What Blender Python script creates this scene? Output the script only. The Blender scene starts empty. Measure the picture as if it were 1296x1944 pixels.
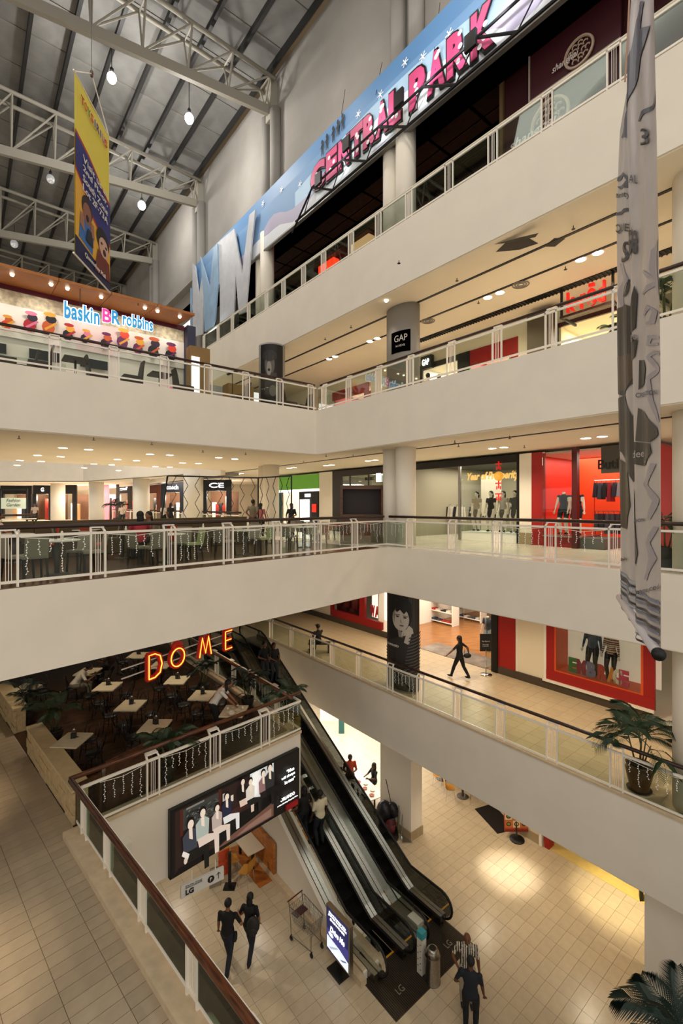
import bpy, bmesh, math, random
from mathutils import Vector, Matrix
random.seed(7)
PI = math.pi
sc = bpy.context.scene
COL = sc.collection

# ---------------------------------------------------------------- camera, world, exposure
cam = bpy.data.objects.new('camera', bpy.data.cameras.new('camera'))
COL.objects.link(cam)
cam.location = (0, 0, 12.1)
cam.rotation_euler = (PI / 2, 0, 0)
cam.data.sensor_fit = 'HORIZONTAL'
cam.data.sensor_width = 24.0
cam.data.lens = 880.0 / 1296.0 * 24.0
cam.data.shift_y = -12.0 / 1296.0
cam.data.clip_start = 0.05
cam.data.clip_end = 300
sc.camera = cam
sc.view_settings.view_transform = 'Standard'
sc.view_settings.look = 'None'
sc.view_settings.gamma = 1
sc.view_settings.use_curve_mapping = False
sc.view_settings.exposure = 0.12
w = bpy.data.worlds.new('world')
sc.world = w
w.use_nodes = True
w.node_tree.nodes['Background'].inputs[0].default_value = (1.0, 0.95, 0.875, 1)
w.node_tree.nodes['Background'].inputs[1].default_value = 1.0

def lamp(kind, name, loc, power, color=(1, .88, .72), size=.1, target=None, spot=1.6, blend=.6, size_y=None):
    l = bpy.data.lights.new(name, kind)
    l.energy = power
    l.color = color
    if kind == 'AREA':
        l.size = size
        if size_y:
            l.shape = 'RECTANGLE'
            l.size_y = size_y
    else:
        l.shadow_soft_size = size
    if kind == 'SPOT':
        l.spot_size = spot
        l.spot_blend = blend
    o = bpy.data.objects.new(name, l)
    o.location = loc
    if target is not None:
        d = Vector(target) - Vector(loc)
        o.rotation_euler = d.to_track_quat('-Z', 'Y').to_euler()
    COL.objects.link(o)
    return o

# ---------------------------------------------------------------- frames of reference of the building
F_, H_ = 880.0, 960.0
Z0, ZG, Z1, Z2, Z3 = 0.0, 5.3, 10.6, 16.1, 21.6            # floor levels
BG, B1, B2, B3 = 3.33, 8.95, 14.25, 19.5                   # slab undersides

def at(px, py, z):
    Y = F_ * (12.1 - z) / (py - H_)
    return Vector(((px - 648) * Y / F_, Y, z))

def dep(px, py, Y):
    return Vector(((px - 648) * Y / F_, Y, 12.1 - (py - H_) * Y / F_))

class Frame:
    def __init__(s, ang):                                   # u axis direction, v axis is 90 deg left of it
        s.u = Vector((math.cos(ang), math.sin(ang), 0))
        s.v = Vector((-math.sin(ang), math.cos(ang), 0))
        s.a = ang
    def p(s, a, c, z=0.0):
        q = s.u * a + s.v * c
        return Vector((q.x, q.y, z))
    def inv(s, q):
        return q.x * s.u.x + q.y * s.u.y, q.x * s.v.x + q.y * s.v.y
    def ray(s, px, c):                                      # point of the line v=c seen in image column px
        r = (px - 648) / F_
        # a*ux + c*vx = r (a*uy + c*vy)
        a = (r * c * s.v.y - c * s.v.x) / (s.u.x - r * s.u.y)
        return a

RP = Frame(math.radians(-50.8))      # right galleries: u runs towards the viewer, v towards the shops
LQ = Frame(math.radians(47.9))       # left galleries of the first floor and cafe: u runs away to the right, v away
L2F = Frame(math.radians(38.2))      # second floor left gallery
WK = Frame(math.radians(-44.3))      # ground floor walkway: u runs towards the viewer, v to the void
L1C = LQ.inv(Vector((1.65, 16.9, 0)))[1]

# ---------------------------------------------------------------- materials
def lin(c):
    if isinstance(c, str):
        c = [int(c[i:i + 2], 16) / 255 for i in (0, 2, 4)]
    return tuple((x / 12.92 if x <= .04045 else ((x + .055) / 1.055) ** 2.4) for x in c[:3])

MATS = {}
def mat(name, col, rough=.5, metal=0.0, emit=0.0, noise=0.0, scale=6.0, alpha=1.0, rnd=0.0, bump=0.0, trans=0.0, ior=1.45, spec=.5, ecol=None, detail=4):
    if name in MATS:
        return MATS[name]
    m = bpy.data.materials.new(name)
    m.use_nodes = True
    nt = m.node_tree
    b = nt.nodes['Principled BSDF']
    c = lin(col)
    b.inputs['Base Color'].default_value = (*c, 1)
    b.inputs['Roughness'].default_value = rough
    b.inputs['Metallic'].default_value = metal
    b.inputs['Specular IOR Level'].default_value = spec
    b.inputs['IOR'].default_value = ior
    if trans:
        b.inputs['Transmission Weight'].default_value = trans
    if emit:
        b.inputs['Emission Color'].default_value = (*(lin(ecol) if ecol else c), 1)
        b.inputs['Emission Strength'].default_value = emit
    if alpha < 1:
        b.inputs['Alpha'].default_value = alpha
    src = None
    if noise or bump:
        tc = nt.nodes.new('ShaderNodeTexCoord')
        n = nt.nodes.new('ShaderNodeTexNoise')
        n.inputs['Scale'].default_value = scale
        n.inputs['Detail'].default_value = detail
        nt.links.new(tc.outputs['Object'], n.inputs['Vector'])
    if noise:
        mr = nt.nodes.new('ShaderNodeMapRange')
        mr.inputs['From Min'].default_value = .3
        mr.inputs['From Max'].default_value = .7
        mr.inputs['To Min'].default_value = 1 - noise
        mr.inputs['To Max'].default_value = 1 + noise
        nt.links.new(n.outputs['Fac'], mr.inputs['Value'])
        src = mr.outputs['Result']
    if rnd:
        oi = nt.nodes.new('ShaderNodeObjectInfo')
        m2 = nt.nodes.new('ShaderNodeMapRange')
        m2.inputs['To Min'].default_value = 1 - rnd
        m2.inputs['To Max'].default_value = 1 + rnd
        nt.links.new(oi.outputs['Random'], m2.inputs['Value'])
        if src:
            mu = nt.nodes.new('ShaderNodeMath')
            mu.operation = 'MULTIPLY'
            nt.links.new(src, mu.inputs[0])
            nt.links.new(m2.outputs['Result'], mu.inputs[1])
            src = mu.outputs[0]
        else:
            src = m2.outputs['Result']
    if src:
        vm = nt.nodes.new('ShaderNodeVectorMath')
        vm.operation = 'SCALE'
        vm.inputs[0].default_value = c
        nt.links.new(src, vm.inputs['Scale'])
        nt.links.new(vm.outputs[0], b.inputs['Base Color'])
    if bump:
        bp = nt.nodes.new('ShaderNodeBump')
        bp.inputs['Strength'].default_value = bump
        bp.inputs['Distance'].default_value = .02
        nt.links.new(n.outputs['Fac'], bp.inputs['Height'])
        nt.links.new(bp.outputs[0], b.inputs['Normal'])
    MATS[name] = m
    return m

def wood(name, c1, c2, rough=.4, scale=3.0, ang=0.0, plank=0.0):
    if name in MATS:
        return MATS[name]
    m = mat(name, c1, rough)
    nt = m.node_tree
    b = nt.nodes['Principled BSDF']
    tc = nt.nodes.new('ShaderNodeTexCoord')
    mp = nt.nodes.new('ShaderNodeMapping')
    mp.inputs['Rotation'].default_value = (0, 0, ang)
    mp.inputs['Scale'].default_value = (scale * .12, scale, scale)
    n = nt.nodes.new('ShaderNodeTexNoise')
    n.inputs['Scale'].default_value = 4
    n.inputs['Detail'].default_value = 6
    cr = nt.nodes.new('ShaderNodeValToRGB')
    cr.color_ramp.elements[0].color = (*lin(c1), 1)
    cr.color_ramp.elements[1].color = (*lin(c2), 1)
    cr.color_ramp.elements[0].position = .35
    cr.color_ramp.elements[1].position = .65
    nt.links.new(tc.outputs['Object'], mp.inputs['Vector'])
    nt.links.new(mp.outputs[0], n.inputs['Vector'])
    nt.links.new(n.outputs['Fac'], cr.inputs['Fac'])
    nt.links.new(cr.outputs[0], b.inputs['Base Color'])
    return m

def glass(name, tint='DDE8E0', refl=.12, rough=.02):
    if name in MATS:
        return MATS[name]
    m = bpy.data.materials.new(name)
    m.use_nodes = True
    nt = m.node_tree
    out = nt.nodes['Material Output']
    nt.nodes.remove(nt.nodes['Principled BSDF'])
    t = nt.nodes.new('ShaderNodeBsdfTransparent')
    t.inputs[0].default_value = (*lin(tint), 1)
    g = nt.nodes.new('ShaderNodeBsdfGlossy')
    g.inputs['Roughness'].default_value = rough
    g.inputs['Color'].default_value = (.9, .95, .92, 1)
    mx = nt.nodes.new('ShaderNodeMixShader')
    fr = nt.nodes.new('ShaderNodeFresnel')
    fr.inputs['IOR'].default_value = 1.45
    ad = nt.nodes.new('ShaderNodeMath')
    ad.operation = 'MULTIPLY'
    ad.inputs[1].default_value = refl / .08
    ad.use_clamp = True
    nt.links.new(fr.outputs[0], ad.inputs[0])
    nt.links.new(ad.outputs[0], mx.inputs[0])
    nt.links.new(t.outputs[0], mx.inputs[1])
    nt.links.new(g.outputs[0], mx.inputs[2])
    nt.links.new(mx.outputs[0], out.inputs[0])
    MATS[name] = m
    return m

PLASTER = mat('plaster', 'E6DDCE', .85, noise=.03, scale=1.2, bump=.05)
CEIL = mat('ceiling_paint', 'E6DAC2', .9, noise=.03, scale=.8)
WALLUP = mat('upper_wall_paint', '8E8A84', .9, noise=.08, scale=.6)
COLUMN = mat('column_paint', 'E8E0D0', .6, noise=.03, scale=1)
WHITE = mat('white_metal_paint', 'ECE4D6', .4)
BLACK = mat('black_paint', '0B0A0A', .5)
DARK = mat('dark_interior', '14110E', .8, noise=.2, scale=2)
GROUT = mat('grout', '7A6A55', .9)
TILE = mat('beige_floor_tile', 'C4B397', .28, noise=.06, scale=5, rnd=.06)
TILE2 = mat('grey_beige_floor_tile', 'A8977F', .3, noise=.08, scale=4, rnd=.07)
TILE3 = mat('gallery_floor_tile', 'C6B292', .3, noise=.05, scale=4, rnd=.05)
WHITEFLOOR = mat('pale_polished_floor', 'D9CFBE', .2, noise=.05, scale=2)
HANDWOOD = wood('handrail_wood', '3A1D0F', '6B3B1E', .3, 8)
HANDDARK = wood('dark_handrail_wood', '1E0F0A', '3A2015', .35, 8)
STEEL = mat('brushed_steel', 'A8A49C', .28, 1.0, noise=.15, scale=30)
STEELD = mat('dark_steel', '3A3835', .35, .8)
CHROME = mat('chrome', 'D8D8D8', .12, 1.0)
RUBBER = mat('black_rubber', '0C0C0C', .45)
GLASS = glass('railing_glass', 'F0F5F1', .02)
SHOPGLASS = glass('shop_glass', 'F4F7F4', .05)
RED = mat('red_paint', 'A81414', .5)
ORANGE = mat('orange_plastic', 'D9872A', .4)
STONE = mat('rough_limestone', 'C2A87C', .85, noise=.18, scale=9, bump=.5)
STONETOP = mat('limestone_coping', 'C9B48A', .5, noise=.08, scale=5)
GREEN = mat('palm_leaf', '2E4228', .5, noise=.25, scale=6)
GREEND = mat('dark_palm_leaf', '16241A', .5, noise=.25, scale=6)
SKIN = mat('skin', '8A5A3C', .6)
LAMP = mat('lamp_glow', 'FFF3DC', .5, emit=7.0)
LAMPW = mat('cool_lamp_glow', 'FFFFFF', .5, emit=25.0)
FAIRY = mat('fairy_light', 'FFFFFF', .5, emit=.15)
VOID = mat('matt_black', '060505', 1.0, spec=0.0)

# ---------------------------------------------------------------- mesh builder
class MB:
    def __init__(s):
        s.v = []; s.f = []; s.m = []; s.mi = 0
    def add(s, vs, fs):
        n = len(s.v)
        s.v.extend([tuple(v) for v in vs])
        for f in fs:
            s.f.append([i + n for i in f]); s.m.append(s.mi)
        return s
    def hexa(s, p):   # p: 4 bottom (ccw), 4 top
        return s.add(p, [(3, 2, 1, 0), (4, 5, 6, 7), (0, 1, 5, 4), (1, 2, 6, 5), (2, 3, 7, 6), (3, 0, 4, 7)])
    def box(s, x0, x1, y0, y1, z0, z1):
        return s.hexa([(x0, y0, z0), (x1, y0, z0), (x1, y1, z0), (x0, y1, z0), (x0, y0, z1), (x1, y0, z1), (x1, y1, z1), (x0, y1, z1)])
    def fbox(s, fr, a0, a1, c0, c1, z0, z1):
        return s.hexa([fr.p(a0, c0, z0), fr.p(a1, c0, z0), fr.p(a1, c1, z0), fr.p(a0, c1, z0), fr.p(a0, c0, z1), fr.p(a1, c0, z1), fr.p(a1, c1, z1), fr.p(a0, c1, z1)])
    def prism(s, poly, z0, z1):
        n = len(poly)
        vs = [(p[0], p[1], z0) for p in poly] + [(p[0], p[1], z1) for p in poly]
        fs = [tuple(range(n - 1, -1, -1)), tuple(range(n, 2 * n))]
        fs += [(i, (i + 1) % n, n + (i + 1) % n, n + i) for i in range(n)]
        return s.add(vs, fs)
    def beam(s, p, q, wx, wz, up=(0, 0, 1)):
        p = Vector(p); q = Vector(q); d = (q - p).normalized()
        up = Vector(up)
        x = d.cross(up)
        if x.length < 1e-4:
            x = d.cross(Vector((1, 0, 0)))
        x.normalize(); y = x.cross(d).normalized()
        x = x * wx / 2; y = y * wz / 2
        return s.hexa([p - x - y, p + x - y, q + x - y, q - x - y, p - x + y, p + x + y, q + x + y, q - x + y])
    def tube(s, pts, r, n=8, cap=True, closed=False):
        pts = [Vector(p) for p in pts]
        N = len(pts); rs = r if isinstance(r, (list, tuple)) else [r] * N
        prev = None; vs = []
        for i, p in enumerate(pts):
            if closed:
                d = pts[(i + 1) % N] - pts[i - 1]
            else:
                d = pts[min(i + 1, N - 1)] - pts[max(i - 1, 0)]
            if d.length < 1e-9:
                d = Vector((0, 0, 1))
            d.normalize()
            if prev is None:
                x = d.cross(Vector((0, 0, 1)))
                if x.length < 1e-3:
                    x = d.cross(Vector((0, 1, 0)))
            else:
                x = prev - d * prev.dot(d)
            x.normalize(); prev = x
            y = d.cross(x)
            for k in range(n):
                a = 2 * PI * k / n
                vs.append(p + (x * math.cos(a) + y * math.sin(a)) * rs[i])
        fs = []
        for i in range(N if closed else N - 1):
            j = (i + 1) % N
            for k in range(n):
                fs.append((i * n + k, i * n + (k + 1) % n, j * n + (k + 1) % n, j * n + k))
        if cap and not closed:
            fs.append(tuple(range(n - 1, -1, -1)))
            fs.append(tuple(range((N - 1) * n, N * n)))
        return s.add(vs, fs)
    def lathe(s, prof, c=(0, 0, 0), n=16, sx=1, sy=1, rot=0.0):
        vs = []
        for (r, z) in prof:
            for k in range(n):
                a = 2 * PI * k / n
                x = r * math.cos(a) * sx; y = r * math.sin(a) * sy
                vs.append((c[0] + x * math.cos(rot) - y * math.sin(rot), c[1] + x * math.sin(rot) + y * math.cos(rot), c[2] + z))
        fs = []
        for i in range(len(prof) - 1):
            for k in range(n):
                fs.append((i * n + k, i * n + (k + 1) % n, (i + 1) * n + (k + 1) % n, (i + 1) * n + k))
        fs.append(tuple(range(n - 1, -1, -1)))
        fs.append(tuple(range((len(prof) - 1) * n, len(prof) * n)))
        return s.add(vs, fs)
    def ell(s, c, r, n=12, m=8, M=None):
        prof = []
        vs = []
        for i in range(m + 1):
            t = PI * i / m
            for k in range(n):
                a = 2 * PI * k / n
                v = Vector((r[0] * math.sin(t) * math.cos(a), r[1] * math.sin(t) * math.sin(a), -r[2] * math.cos(t)))
                if M is not None:
                    v = M @ v
                vs.append(Vector(c) + v)
        fs = []
        for i in range(m):
            for k in range(n):
                q = (i * n + k, i * n + (k + 1) % n, (i + 1) * n + (k + 1) % n, (i + 1) * n + k)
                fs.append(q)
        return s.add(vs, fs)
    def sheet(s, O, U, V, t, uv):   # flat polygon uv on a plane, pushed out by t (Vector)
        O = Vector(O) + Vector(t)
        return s.add([O + Vector(U) * a + Vector(V) * b for a, b in uv], [tuple(range(len(uv)))])
    def mesh(s, name, mats, origin=None, smooth=False, weld=False):
        me = bpy.data.meshes.new(name)
        vs = s.v
        if origin is not None:
            ox, oy, oz = origin
            vs = [(a - ox, b - oy, c - oz) for a, b, c in vs]
        me.from_pydata([tuple(v) for v in vs], [], s.f)
        if not isinstance(mats, (list, tuple)):
            mats = [mats]
        for m in mats:
            me.materials.append(m)
        if len(mats) > 1:
            for p, i in zip(me.polygons, s.m):
                p.material_index = i
        if weld:
            bm = bmesh.new(); bm.from_mesh(me)
            bmesh.ops.remove_doubles(bm, verts=bm.verts, dist=1e-5)
            bmesh.ops.dissolve_degenerate(bm, dist=1e-6, edges=bm.edges)
            bm.to_mesh(me); bm.free()
        if smooth:
            for p in me.polygons:
                p.use_smooth = True
        me.validate()
        return me

WL = {}          # world location of every object built with rotation 0
def wl(o):
    return WL.get(o.name, Vector((0, 0, 0)))

def build(name, mb, mats, parent=None, smooth=False, weld=False):
    if parent is None:
        xs = [v[0] for v in mb.v]; ys = [v[1] for v in mb.v]; zs = [v[2] for v in mb.v]
        org = Vector(((min(xs) + max(xs)) / 2, (min(ys) + max(ys)) / 2, min(zs)))
        o = bpy.data.objects.new(name, mb.mesh(name, mats, org, smooth, weld))
        o.location = org
    else:
        org = wl(parent)
        o = bpy.data.objects.new(name, mb.mesh(name, mats, org, smooth, weld))
        o.parent = parent
    COL.objects.link(o)
    WL[o.name] = org
    return o

def inst(name, mesh, loc, parent, rz=0.0, scale=None):     # child sharing mesh data, loc in the parent's space
    o = bpy.data.objects.new(name, mesh)
    o.location = loc
    o.rotation_euler = (0, 0, rz)
    if scale:
        o.scale = scale
    o.parent = parent
    COL.objects.link(o)
    return o

def tag(o, label=None, cat=None, group=None, kind=None):
    if label: o['label'] = label
    if cat: o['category'] = cat
    if group: o['group'] = group
    if kind: o['kind'] = kind
    return o

def empty(name, loc, label, cat, group=None, rz=0.0):
    o = bpy.data.objects.new(name, None)
    o.location = loc
    o.rotation_euler = (0, 0, rz)
    o.empty_display_size = .1
    COL.objects.link(o)
    WL[o.name] = Vector(loc)
    return tag(o, label, cat, group)

def proto(name):                                            # prototype root at the origin
    o = bpy.data.objects.new(name, None)
    COL.objects.link(o)
    WL[o.name] = Vector((0, 0, 0))
    o['_used'] = 0
    return o

KIDS = {}
def place(root, loc, rz, label, cat, group=None, scale=None):
    if root['_used'] == 0:
        r = root
        root['_used'] = 1
        KIDS[root.name] = [(c, list(c.children)) for c in root.children]
    else:
        r = root.copy()
        COL.objects.link(r)
        for c, subs in KIDS[root.name]:
            n = c.copy(); COL.objects.link(n); n.parent = r
            for g in subs:
                k = g.copy(); COL.objects.link(k); k.parent = n
    r.location = loc
    r.rotation_euler = (0, 0, rz)
    if scale:
        r.scale = scale if isinstance(scale, (tuple, list)) else (scale,) * 3
    tag(r, label, cat, group)
    return r

def structure(name, mb, mats, parent=None, smooth=False):
    o = build(name, mb, mats, parent, smooth)
    if parent is None:
        o['kind'] = 'structure'
    return o

def text_mb(s, size, depth=.02, bold=0.0, shear=0.0, spacing=1.0, align='CENTER'):
    cu = bpy.data.curves.new('t', 'FONT')
    cu.body = s
    cu.size = size
    cu.extrude = depth / 2
    cu.offset = bold
    cu.shear = shear
    cu.space_character = spacing
    cu.align_x = align
    cu.resolution_u = 3
    o = bpy.data.objects.new('t', cu)
    COL.objects.link(o)
    dg = bpy.context.evaluated_depsgraph_get()
    me = o.evaluated_get(dg).to_mesh()
    vs = [v.co.copy() for v in me.vertices]
    fs = [tuple(p.vertices) for p in me.polygons]
    o.evaluated_get(dg).to_mesh_clear()
    bpy.data.objects.remove(o)
    bpy.data.curves.remove(cu)
    return vs, fs

def text(mb, s, size, O, U, V, depth=.02, fit=None, **k):
    """lettering laid on the plane O,U,V (unit vectors); fit=(w,h) scales its box to that size, centred on O"""
    U = Vector(U).normalized(); V = Vector(V).normalized(); N = U.cross(V)
    vs, fs = text_mb(s, size, depth, **k)
    if not vs:
        return mb
    if fit:
        x0 = min(v.x for v in vs); x1 = max(v.x for v in vs); y0 = min(v.y for v in vs); y1 = max(v.y for v in vs)
        sx = fit[0] / max(1e-6, x1 - x0); sy = fit[1] / max(1e-6, y1 - y0)
        vs = [Vector(((v.x - (x0 + x1) / 2) * sx, (v.y - (y0 + y1) / 2) * sy, v.z)) for v in vs]
    O = Vector(O)
    return mb.add([O + U * v.x + V * v.y + N * v.z for v in vs], fs)

def ellipse(cx, cy, rx, ry, n=14, a0=0, a1=2 * PI, rot=0):
    out = []
    for i in range(n):
        a = a0 + (a1 - a0) * i / (n if abs(a1 - a0 - 2 * PI) < 1e-6 else n - 1)
        x = rx * math.cos(a); y = ry * math.sin(a)
        out.append((cx + x * math.cos(rot) - y * math.sin(rot), cy + x * math.sin(rot) + y * math.cos(rot)))
    return out

def art(name, parent, O, U, V, shapes, N=None, step=.0015, emit=0.0, prefix='print', warp=None):
    """flat print: layered colour shapes in 0..1 coordinates of the panel"""
    O, U, V = Vector(O), Vector(U), Vector(V)
    if N is None:
        N = U.cross(V).normalized()
    cols = []; mb = MB(); off = .003
    for c, poly in shapes:
        if c not in cols:
            cols.append(c)
        mb.mi = cols.index(c)
        if warp:
            mb.add([warp(a, b, off) for a, b in poly], [tuple(range(len(poly)))])
        else:
            mb.sheet(O, U, V, N * off, poly)
        off += step
    ms = [mat(prefix + '_' + c + ('_lit' if emit else ''), c, .6, emit=emit) for c in cols]
    return build(name, mb, ms, parent)
# ---------------------------------------------------------------- lights of the place and an added overhead fill
lamp('AREA', 'overhead_fill', (-6, 2, 33.5), 1500, (1, .95, .88), 16, (-6, 3, 0))  # wide area light added overhead to fill the hall, no opening there
for u_ in (-3, -9, -16, -24):
    q = RP.p(u_, 9.5, 30)
    lamp('POINT', 'high_bay_light', q, 250, (1, .93, .84), .3)

# ================================================================ SETTING
# ---- floors and slabs
A_ = WK.p(-10.6, 3.12); B_ = WK.p(-10.6, 9.1)
bu, bv = RP.inv(B_)
def P2(v): return (v.x, v.y)
floor_low = structure('floor', MB().prism([(-45, -6), (45, -6), (45, 70), (-45, 70)], -.3, -.012), GROUT)
gl = [P2(WK.p(14, 3.12)), P2(A_), P2(B_), P2(RP.p(-20.6, bv)), P2(RP.p(-20.6, 11.95)), P2(RP.p(-70, 11.95)), (-70, 40), (-70, 2), P2(WK.p(14, -9))]
slab_g = structure('floor_ground_left', MB().prism(gl, BG, ZG - .012), PLASTER)
slab_gr = structure('floor_ground_right', MB().fbox(RP, -70, 7, 11.95, 40, BG, ZG - .012), PLASTER)
K1 = Vector((1.65, 16.9, 0))
l1 = [P2(LQ.p(-12, L1C)), P2(K1), P2(RP.p(7, RP.inv(K1)[1])), (60, 12), (60, 90), (-70, 90), (-70, -10)]
slab_1 = structure('floor_first', MB().prism(l1, B1, Z1 - .012), PLASTER)
K2 = Vector((-1.07, 19.45, 0))
l2c = L2F.inv(K2)[1]
l2 = [P2(L2F.p(-20, l2c)), P2(K2), P2(RP.p(7, 11.55)), (60, 12), (60, 90), P2(RP.p(-130, 34)), P2(RP.p(-130, 12)), P2(RP.p(-26, 12)), P2(L2F.p(-24, l2c + 13))]
slab_2 = structure('floor_second', MB().prism(l2, B2, Z2 - .012), PLASTER)
slab_3 = structure('floor_third', MB().fbox(RP, -27, 7, 11.4, 40, B3, Z3), PLASTER)
structure('wall_far', MB().fbox(RP, -140, -100, 5, 60, 10, 36), PLASTER)
# bulkhead on the far side of the second void
structure('trim_1', MB().fbox(RP, -75, -70, -70, 8, B2 - .1, 16.2).fbox(RP, -110, -26, 11.9, 12.2, B2 - .3, 16.2), PLASTER)
structure('ceiling_far', MB().prism([P2(RP.p(-110, 12)), P2(RP.p(-70, 12)), P2(RP.p(-70, -70)), P2(RP.p(-110, -70))], B2 + .1, B2 + .3), CEIL)
fb = [dep(-80, 900, 41), dep(158, 900, 41), dep(350, 900, 31.5), dep(470, 900, 27.5)]
for a_, b_ in zip(fb[:-1], fb[1:]):
    n_ = Vector((b_.y - a_.y, a_.x - b_.x, 0)).normalized() * -.3
    if n_.y < 0: n_ = -n_
    structure('trim_bulkhead', MB().prism([P2(a_), P2(b_), P2(b_ + n_), P2(a_ + n_)], B2 - .02, 18.5), PLASTER)
structure('ceiling_far_left', MB().prism([P2(q) for q in fb] + [(-2, 60), (-60, 60), (-60, 41)], B2 - .02, B2 + .02), CEIL)
# ceilings (thin painted boards fixed under the slabs)
structure('ceiling_low', MB().fbox(RP, -60, 7, 11.98, 30, BG - .03, BG + .001), CEIL)
structure('ceiling_first', MB().prism([(p[0], p[1]) for p in [P2(L2F.p(-20, l2c + .04)), P2(K2 + Vector((0, .05, 0))), P2(RP.p(7, 11.6)), (50, 13), (50, 80), P2(RP.p(-110, 34)), P2(RP.p(-110, 12.05)), P2(RP.p(-26, 12.05)), P2(L2F.p(-24, l2c + 12.9))]], B2 - .03, B2 + .001), CEIL)
structure('ceiling_second', MB().fbox(RP, -26.9, 7, 11.45, 30, B3 - .03, B3 + .001), CEIL)
structure('ceiling_ground', MB().fbox(RP, -60, 7, 12.0, 30, B1 - .03, B1 + .001), CEIL)
# shadow grooves in the ceilings
for z_, c_, a0_, a1_ in ((B2, 13.0, -90, 6), (B3, 12.7, -26, 6), (B3, 14.1, -26, 6)):
    structure('trim_2', MB().fbox(RP, a0_, a1_, c_, c_ + .1, z_ - .05, z_ - .025), BLACK)
# linear black vent under L3
v_ = structure('trim_3', MB().fbox(RP, -14, 3, 15.6, 15.95, B3 - .05, B3 - .025), BLACK)
lv = MB()
for i in range(130):
    lv.fbox(RP, -14 + i * .13, -13.96 + i * .13, 15.6, 15.95, B3 - .075, B3 - .05)
tag(build('vent_louvre', lv, STEELD, v_), kind='stuff')

# ---- upper hall wall, its ledges and roof
WV = 13.2
RZ = 35.6
wu = MB().fbox(RP, -75, 10, WV, WV + .4, 26.5, RZ).fbox(RP, -75, -27, WV, WV + .4, 14, 25.4)
structure('wall_right', wu, WALLUP)
structure('trim_4', MB().fbox(RP, -75, 10, WV - .12, WV, 29.2, 29.35).fbox(RP, -75, 10, WV - .55, WV, 28.2, 28.7), WALLUP)
structure('wall_back', MB().fbox(RP, -76, -75, -60, 14, 14, RZ), WALLUP)
ROOF = mat('roof_sheet', '5E5E5C', .8, noise=.12, scale=1.5)
PURL = mat('purlin_paint', '1B1A1A', .6)
TRUSS = mat('truss_paint', '8F8A7E', .6)
roof = structure('ceiling', MB().fbox(RP, -76, 10, -45, WV + .3, RZ, RZ + .2), GROUT)
# insulation panels of the roof lining: each a piece between purlins
pm = MB().box(-1.17, 1.17, -.8, .8, -.04, 0).mesh('roof_panel', mat('roof_lining', '6E6D6A', .85, noise=.15, scale=1.2, rnd=.1))
cands = []
for i in range(-32, 4):
    for j in range(0, 30):
        c = WV - .5 - (j + .5) * 1.7
        p = RP.p(i * 2.4, c, RZ - .01)
        if p.y < 1: continue
        px = 648 + F_ * p.x / p.y; py = H_ - F_ * (p.z - 12.1) / p.y
        if -60 < px < 700 and -60 < py < 560:
            cands.append((p.y, p))
cands.sort(key=lambda t: t[0])
for d, p in cands[:300]:
    inst('roof_panel', pm, p - wl(roof), roof, RP.a)
rest = MB()
for d, p in cands[300:]:
    a, c = RP.inv(p)
    rest.fbox(RP, a - 1.17, a + 1.17, c - .8, c + .8, RZ - .05, RZ - .01)
tag(build('roof_panel', rest, mat('roof_lining', '6E6D6A'), roof), kind='stuff')
pp = MB().beam((0, 0, 0), (86, 0, 0), .16, .3).mesh('purlin', PURL)
for j in range(0, 26):
    q = RP.p(-76, WV - .5 - j * 1.7, RZ - .2)
    inst('purlin', pp, q - wl(roof), roof, RP.a)

# ---- trusses
def truss(uc, label):
    L = 34.0
    top, b0, b1 = 34.9, 33.55, 33.55 - .145 * 22
    c0 = WV - .3
    t = empty('roof_truss', RP.p(uc, c0, b0), label, 'truss', 'steel trusses under the hall roof')
    def bz(x): return b0 - .145 * x
    build('bottom_chord', MB().beam(RP.p(uc, c0, bz(0)), RP.p(uc, c0 - L, bz(L)), .22, .5), TRUSS, t)
    for sgn in (-1, 1):
        build('top_chord', MB().tube([RP.p(uc + .55 * sgn, c0, top), RP.p(uc + .55 * sgn, c0 - L, top + .4)], .11, 8), TRUSS, t, True)
    n = int(L / 2.1)
    for k in range(n + 1):
        x = k * 2.1 + .3
        up = RP.p(uc, c0 - x, bz(x))
        for sgn in (-1, 1):
            build('web', MB().tube([RP.p(uc, c0 - x, bz(x) + .15), RP.p(uc + .55 * sgn, c0 - x, top + .01 * x)], .055 if sgn > 0 else .05, 6), TRUSS, t)
            if k < n:
                build('web', MB().tube([RP.p(uc, c0 - x - 2.1, bz(x + 2.1) + .15), RP.p(uc + .55 * sgn, c0 - x, top + .01 * x)], .05, 6), TRUSS, t)
        build('cross_tie', MB().tube([RP.p(uc - .55, c0 - x, top), RP.p(uc + .55, c0 - x, top)], .045, 6), TRUSS, t)
    build('gusset_plate', MB().fbox(RP, uc - .3, uc + .3, c0 - .1, c0 + .3, b0 - .6, top + .2), TRUSS, t)
for uc, lb in ((-12, 'nearest steel roof truss crossing the top left corner above the yellow banner'), (-22, 'steel roof truss ending on the wall beside the blue sign, second from the camera'),
               (-32, 'steel roof truss behind the upper half of the yellow banner, third from the camera'), (-42, 'steel roof truss behind the lower half of the yellow banner'),
               (-52, 'distant steel roof truss just above the ice cream shop canopy'), (-62, 'farthest steel roof truss over the ice cream shop')):
    if uc == -12:
        continue
    truss(uc, lb)
# wall columns (pairs) above the sign, brackets
for i, uc in enumerate((-2.6, -12, -22, -32, -42, -52)):
    mb = MB()
    for d in (-.45, .45):
        mb.lathe([(.3, 0), (.3, 33.4 - (27 if uc > -27 else 14))], RP.p(uc + d, 13.0, 27 if uc > -27 else 14), 16)
    o = structure('wall_column', mb, WALLUP, smooth=True)

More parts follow.
